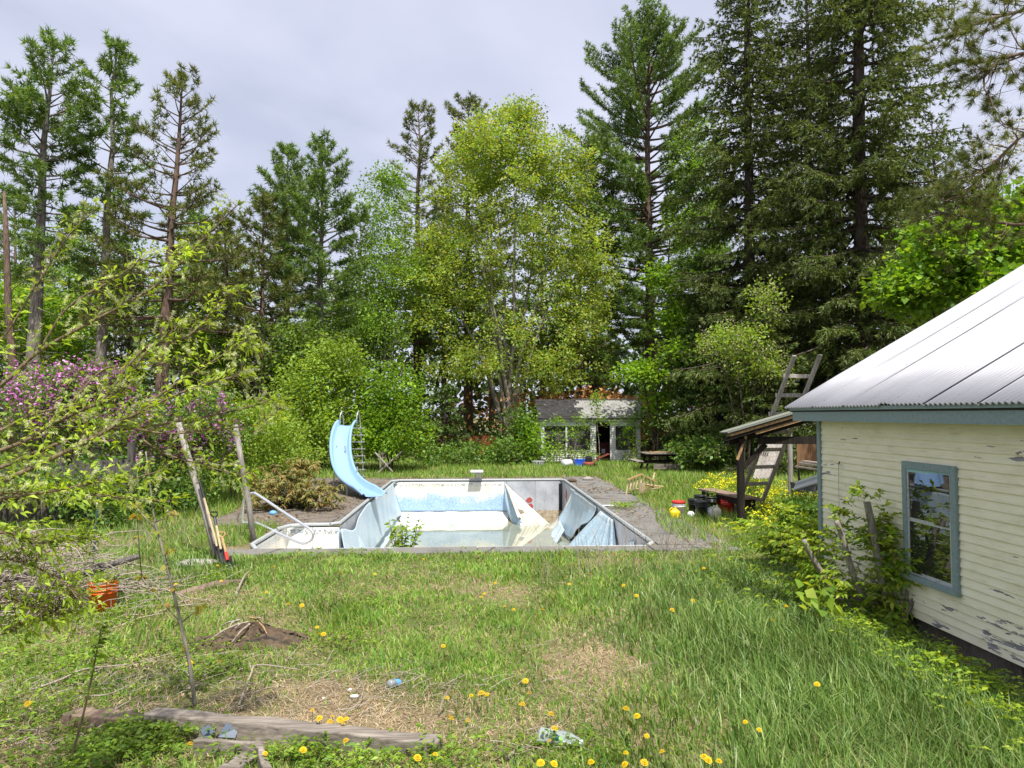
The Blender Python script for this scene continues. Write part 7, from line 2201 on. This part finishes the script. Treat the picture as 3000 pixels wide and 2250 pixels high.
def leaf_litter():
    rng = np.random.RandomState(316); n = 5200
    x = np.concatenate([rng.uniform(XL - 3.0, XL - .12, n // 2), rng.uniform(-5.5, 4.6, n // 4), rng.uniform(XR + .15, XR + 1.45, n // 4)])
    y = np.concatenate([rng.uniform(YA + .1, YR + .2, n // 2), rng.uniform(YR + .12, YR + 1.2, n // 4), rng.uniform(YF - .5, YR + 1, n // 4)])
    k = rng.rand(len(x)) < np.clip(.45 + .8 * soft_noise(x * 2.4, y * 2.4), .05, 1)
    x, y = x[k], y[k]; n = len(x)
    o = leaves('leaf_litter', np.stack([x, y, np.full(n, .048) + rng.rand(n) * .02], 1), np.stack([rng.randn(n), rng.randn(n), rng.uniform(-.1, .2, n)], 1), .07 * rng.uniform(.5, 1.4, n), .5, M['litter_leaf'], None, rng, droop=.05)
    tag(o, 'dead brown leaves littering the pool deck', 'litter', kind='stuff')
leaf_litter()
# yellow flower drift under the ladder
def yellow_drift():
    rng = np.random.RandomState(320)
    n = 900
    px = rng.uniform(2090, 2470, n); 
    x = rng.uniform(4.6, 9.4, n); y = rng.uniform(13.2, 24.5, n)
    left = 5.6 + (y - 13) * .18 + .5 * soft_noise(x, y * 1.5)
    k = (x > left) & (soft_noise(x * 2.6, y * 2.6) > -.25) & (x < 10.5)
    x, y = x[k], y[k]; n = len(x)
    h = .22 + .2 * rng.rand(n)
    m = 9
    pos = np.repeat(np.stack([x, y, h], 1), m, 0) + rng.randn(n * m, 3) * np.array([.05, .05, .02])
    o = leaves('yellow_wildflowers', pos, rng.randn(n * m, 3) * np.array([1, 1, .35]) + np.array([0, 0, .3]), .055 * rng.uniform(.6, 1.2, n * m), .8, M['yellow_flower'], None, rng)
    tag(o, 'drift of yellow wildflowers around the ladder and lean-to', 'wildflowers', kind='stuff')
    pos = np.repeat(np.stack([x, y, h * .62], 1), 14, 0) + rng.randn(n * 14, 3) * np.array([.10, .10, .07])
    o = leaves('wildflower_leaves', pos, rng.randn(n * 14, 3), .10 * rng.uniform(.6, 1.2, n * 14), .3, M['weed'], None, rng)
    tag(o, 'green leaves under the yellow wildflower drift', 'wildflowers', kind='stuff')
yellow_drift()
# dry standing stalks
def stalks():
    rng = np.random.RandomState(330)
    spots = [(2010, 1640, 40), (1800, 1680, 26), (1900, 1620, 20), (2090, 1640, 22), (400, 1600, 20), (560, 1570, 14), (950, 1360, 10), (1660, 1700, 8), (1960, 1352, 16)]
    br = MB()
    for (px, py, n) in spots:
        g_ = G(px, py)
        for i in range(n):
            a = g_ + Vector((rng.normal(0, .35), rng.normal(0, .3), 0)); d = Vector((rng.normal(-.15, .35), rng.normal(0, .3), 1)).normalized(); L = rng.uniform(.3, .95)
            br.tube([a, a + d * L * .6, a + d * L + Vector((rng.normal(0, .1), 0, -.04))], [.004, .003, .0015], 3, cap=False)
    o = br.build('dry_stalks', M['twig_dead']); tag(o, 'dry standing weed stalks in the grass', 'stalks', kind='stuff')
stalks()
def litter_twigs():
    rng = np.random.RandomState(331); br = MB()
    for (px, py, n, sx, sy) in [(1000, 2030, 150, .75, .3), (640, 1960, 60, .4, .3), (200, 2020, 130, .6, .4), (1480, 2190, 30, .5, .15), (60, 2180, 60, .35, .2), (1600, 2000, 40, 1.0, .5), (1500, 1700, 30, 1.4, .8)]:
        g_ = G(px, py)
        for i in range(n):
            a = g_ + Vector((rng.normal(0, sx), rng.normal(0, sy), .015 + .03 * rng.rand())); az = rng.uniform(0, 6.28); L = rng.uniform(.06, .38)
            b = a + Vector((math.cos(az) * L, math.sin(az) * L, rng.uniform(-.01, .05))); c = a.lerp(b, .5) + Vector((rng.normal(0, .02), rng.normal(0, .02), .015))
            br.tube([a, c, b], [.0035, .003, .0015], 3, cap=False)
    o = br.build('twig_litter', M['twig_dead']); tag(o, 'scattered dead twigs and stems on the ground', 'twigs', kind='stuff')
litter_twigs()

# ------------------------------------------------------------------ dandelions
def dandelion_proto():
    hd = MB()
    for (r0_, r1_, z0_, z1_, n) in ((.002, .021, .004, .000, 16), (.002, .017, .006, .007, 13), (.001, .011, .008, .013, 10)):
        for k in range(n):
            a = 2 * math.pi * (k + .3 * r0_) / n; w = 2.2 * r1_ / n
            c, s = math.cos(a), math.sin(a)
            hd.add([(c * r0_, s * r0_, z0_), (c * r1_ * .9 - s * w, s * r1_ * .9 + c * w, z1_), (c * r1_, s * r1_, z1_ - .001), (c * r1_ * .9 + s * w, s * r1_ * .9 - c * w, z1_)], [(0, 3, 2, 1)])
    return hd
hdm = dandelion_proto(); me_h = bpy.data.meshes.new('flower_head'); me_h.from_pydata(hdm.v, [], hdm.f); me_h.materials.append(M['dandelion'])
stm = MB().tube([(0, 0, -1), (.0, .0, -.5), (0, 0, 0)], [.0032, .003, .0028], 5); me_s = bpy.data.meshes.new('stem'); me_s.from_pydata(stm.v, [], stm.f); me_s.materials.append(M['stem'])
DN = [(675, 1535), (690, 1552), (713, 1560), (735, 1555), (748, 1553), (718, 1548), (742, 1562), (747, 1601), (655, 1620), (573, 1628), (410, 1608), (966, 1508), (1018, 1503), (1040, 1498), (1052, 1501), (975, 1553), (1011, 1558), (970, 1548), (958, 1396), (1135, 1471), (1143, 1498), (1128, 1522), (1190, 1543), (1198, 1575), (1187, 1601), (1352, 1532), (1397, 1590), (1376, 1547), (902, 1637), (940, 1630), (1168, 1648), (1197, 1650), (1277, 1647), (1350, 1652), (1392, 1647), (1430, 1624), (1352, 1627), (1522, 1637), (1530, 1642), (1553, 1645), (1765, 1478), (1497, 1298), (1452, 1318), (1375, 1287), (1347, 1265), (1668, 1340), (1698, 1310), (685, 1355), (690, 1370), (699, 1370), (652, 1308), (562, 1308), (575, 1280), (623, 1305), (478, 1255), (777, 1357), (1040, 1290), (1046, 1283), (1070, 1260), (1110, 1317), (1140, 1313), (1172, 1317), (1215, 1338), (1230, 1262), (1258, 1262), (1237, 1220), (1048, 1188), (1045, 1196), (810, 1240), (720, 1205), (347, 1247), (60, 1520), (915, 1208), (410, 1432), (475, 1430), (735, 1238), (780, 1270), (1275, 1240), (1385, 1253), (1420, 1215), (1520, 1228), (1090, 1310), (470, 1222), (590, 1225), (1610, 1560), (1640, 1577), (380, 1262)]
rg = random.Random(9)
for i, (x, y) in enumerate(DN):
    px, py = x * 1.3562, y * 1.3562
    h = rg.uniform(.13, .21) if py > 1850 else rg.uniform(.13, .18)
    if px > 2000: h = .30
    p = G(px, py, h)
    where = ('in the clump by the long timber' if 620 < x < 770 and y > 1500 else 'in the middle foreground clump' if 940 < x < 1210 and y > 1460 else 'along the bottom edge of the lawn' if y > 1520 else 'on the lawn between stump and straw' if x < 800 and y > 1290 else 'in the tall grass near the house' if x > 1440 and y > 1270 else 'scattered on the lawn below the pool')
    t_ = thing('dandelion', 'yellow dandelion in bloom ' + where, 'dandelion', (p.x, p.y, float(gz(p.x, p.y))), 'yellow dandelions ' + where)
    hh = p.z - float(gz(p.x, p.y))
    tx, ty = rg.uniform(-.4, .4), rg.uniform(-.3, .5)
    s = bpy.data.objects.new('stem', me_s); link(s, t_); s.location = (0, 0, hh); s.scale = (1, 1, hh + .01)
    f_ = bpy.data.objects.new('flower_head', me_h); link(f_, t_); f_.location = (0, 0, hh); f_.rotation_euler = (ty, tx, rg.uniform(0, 6)); k = rg.uniform(.95, 1.5); f_.scale = (k, k, k)
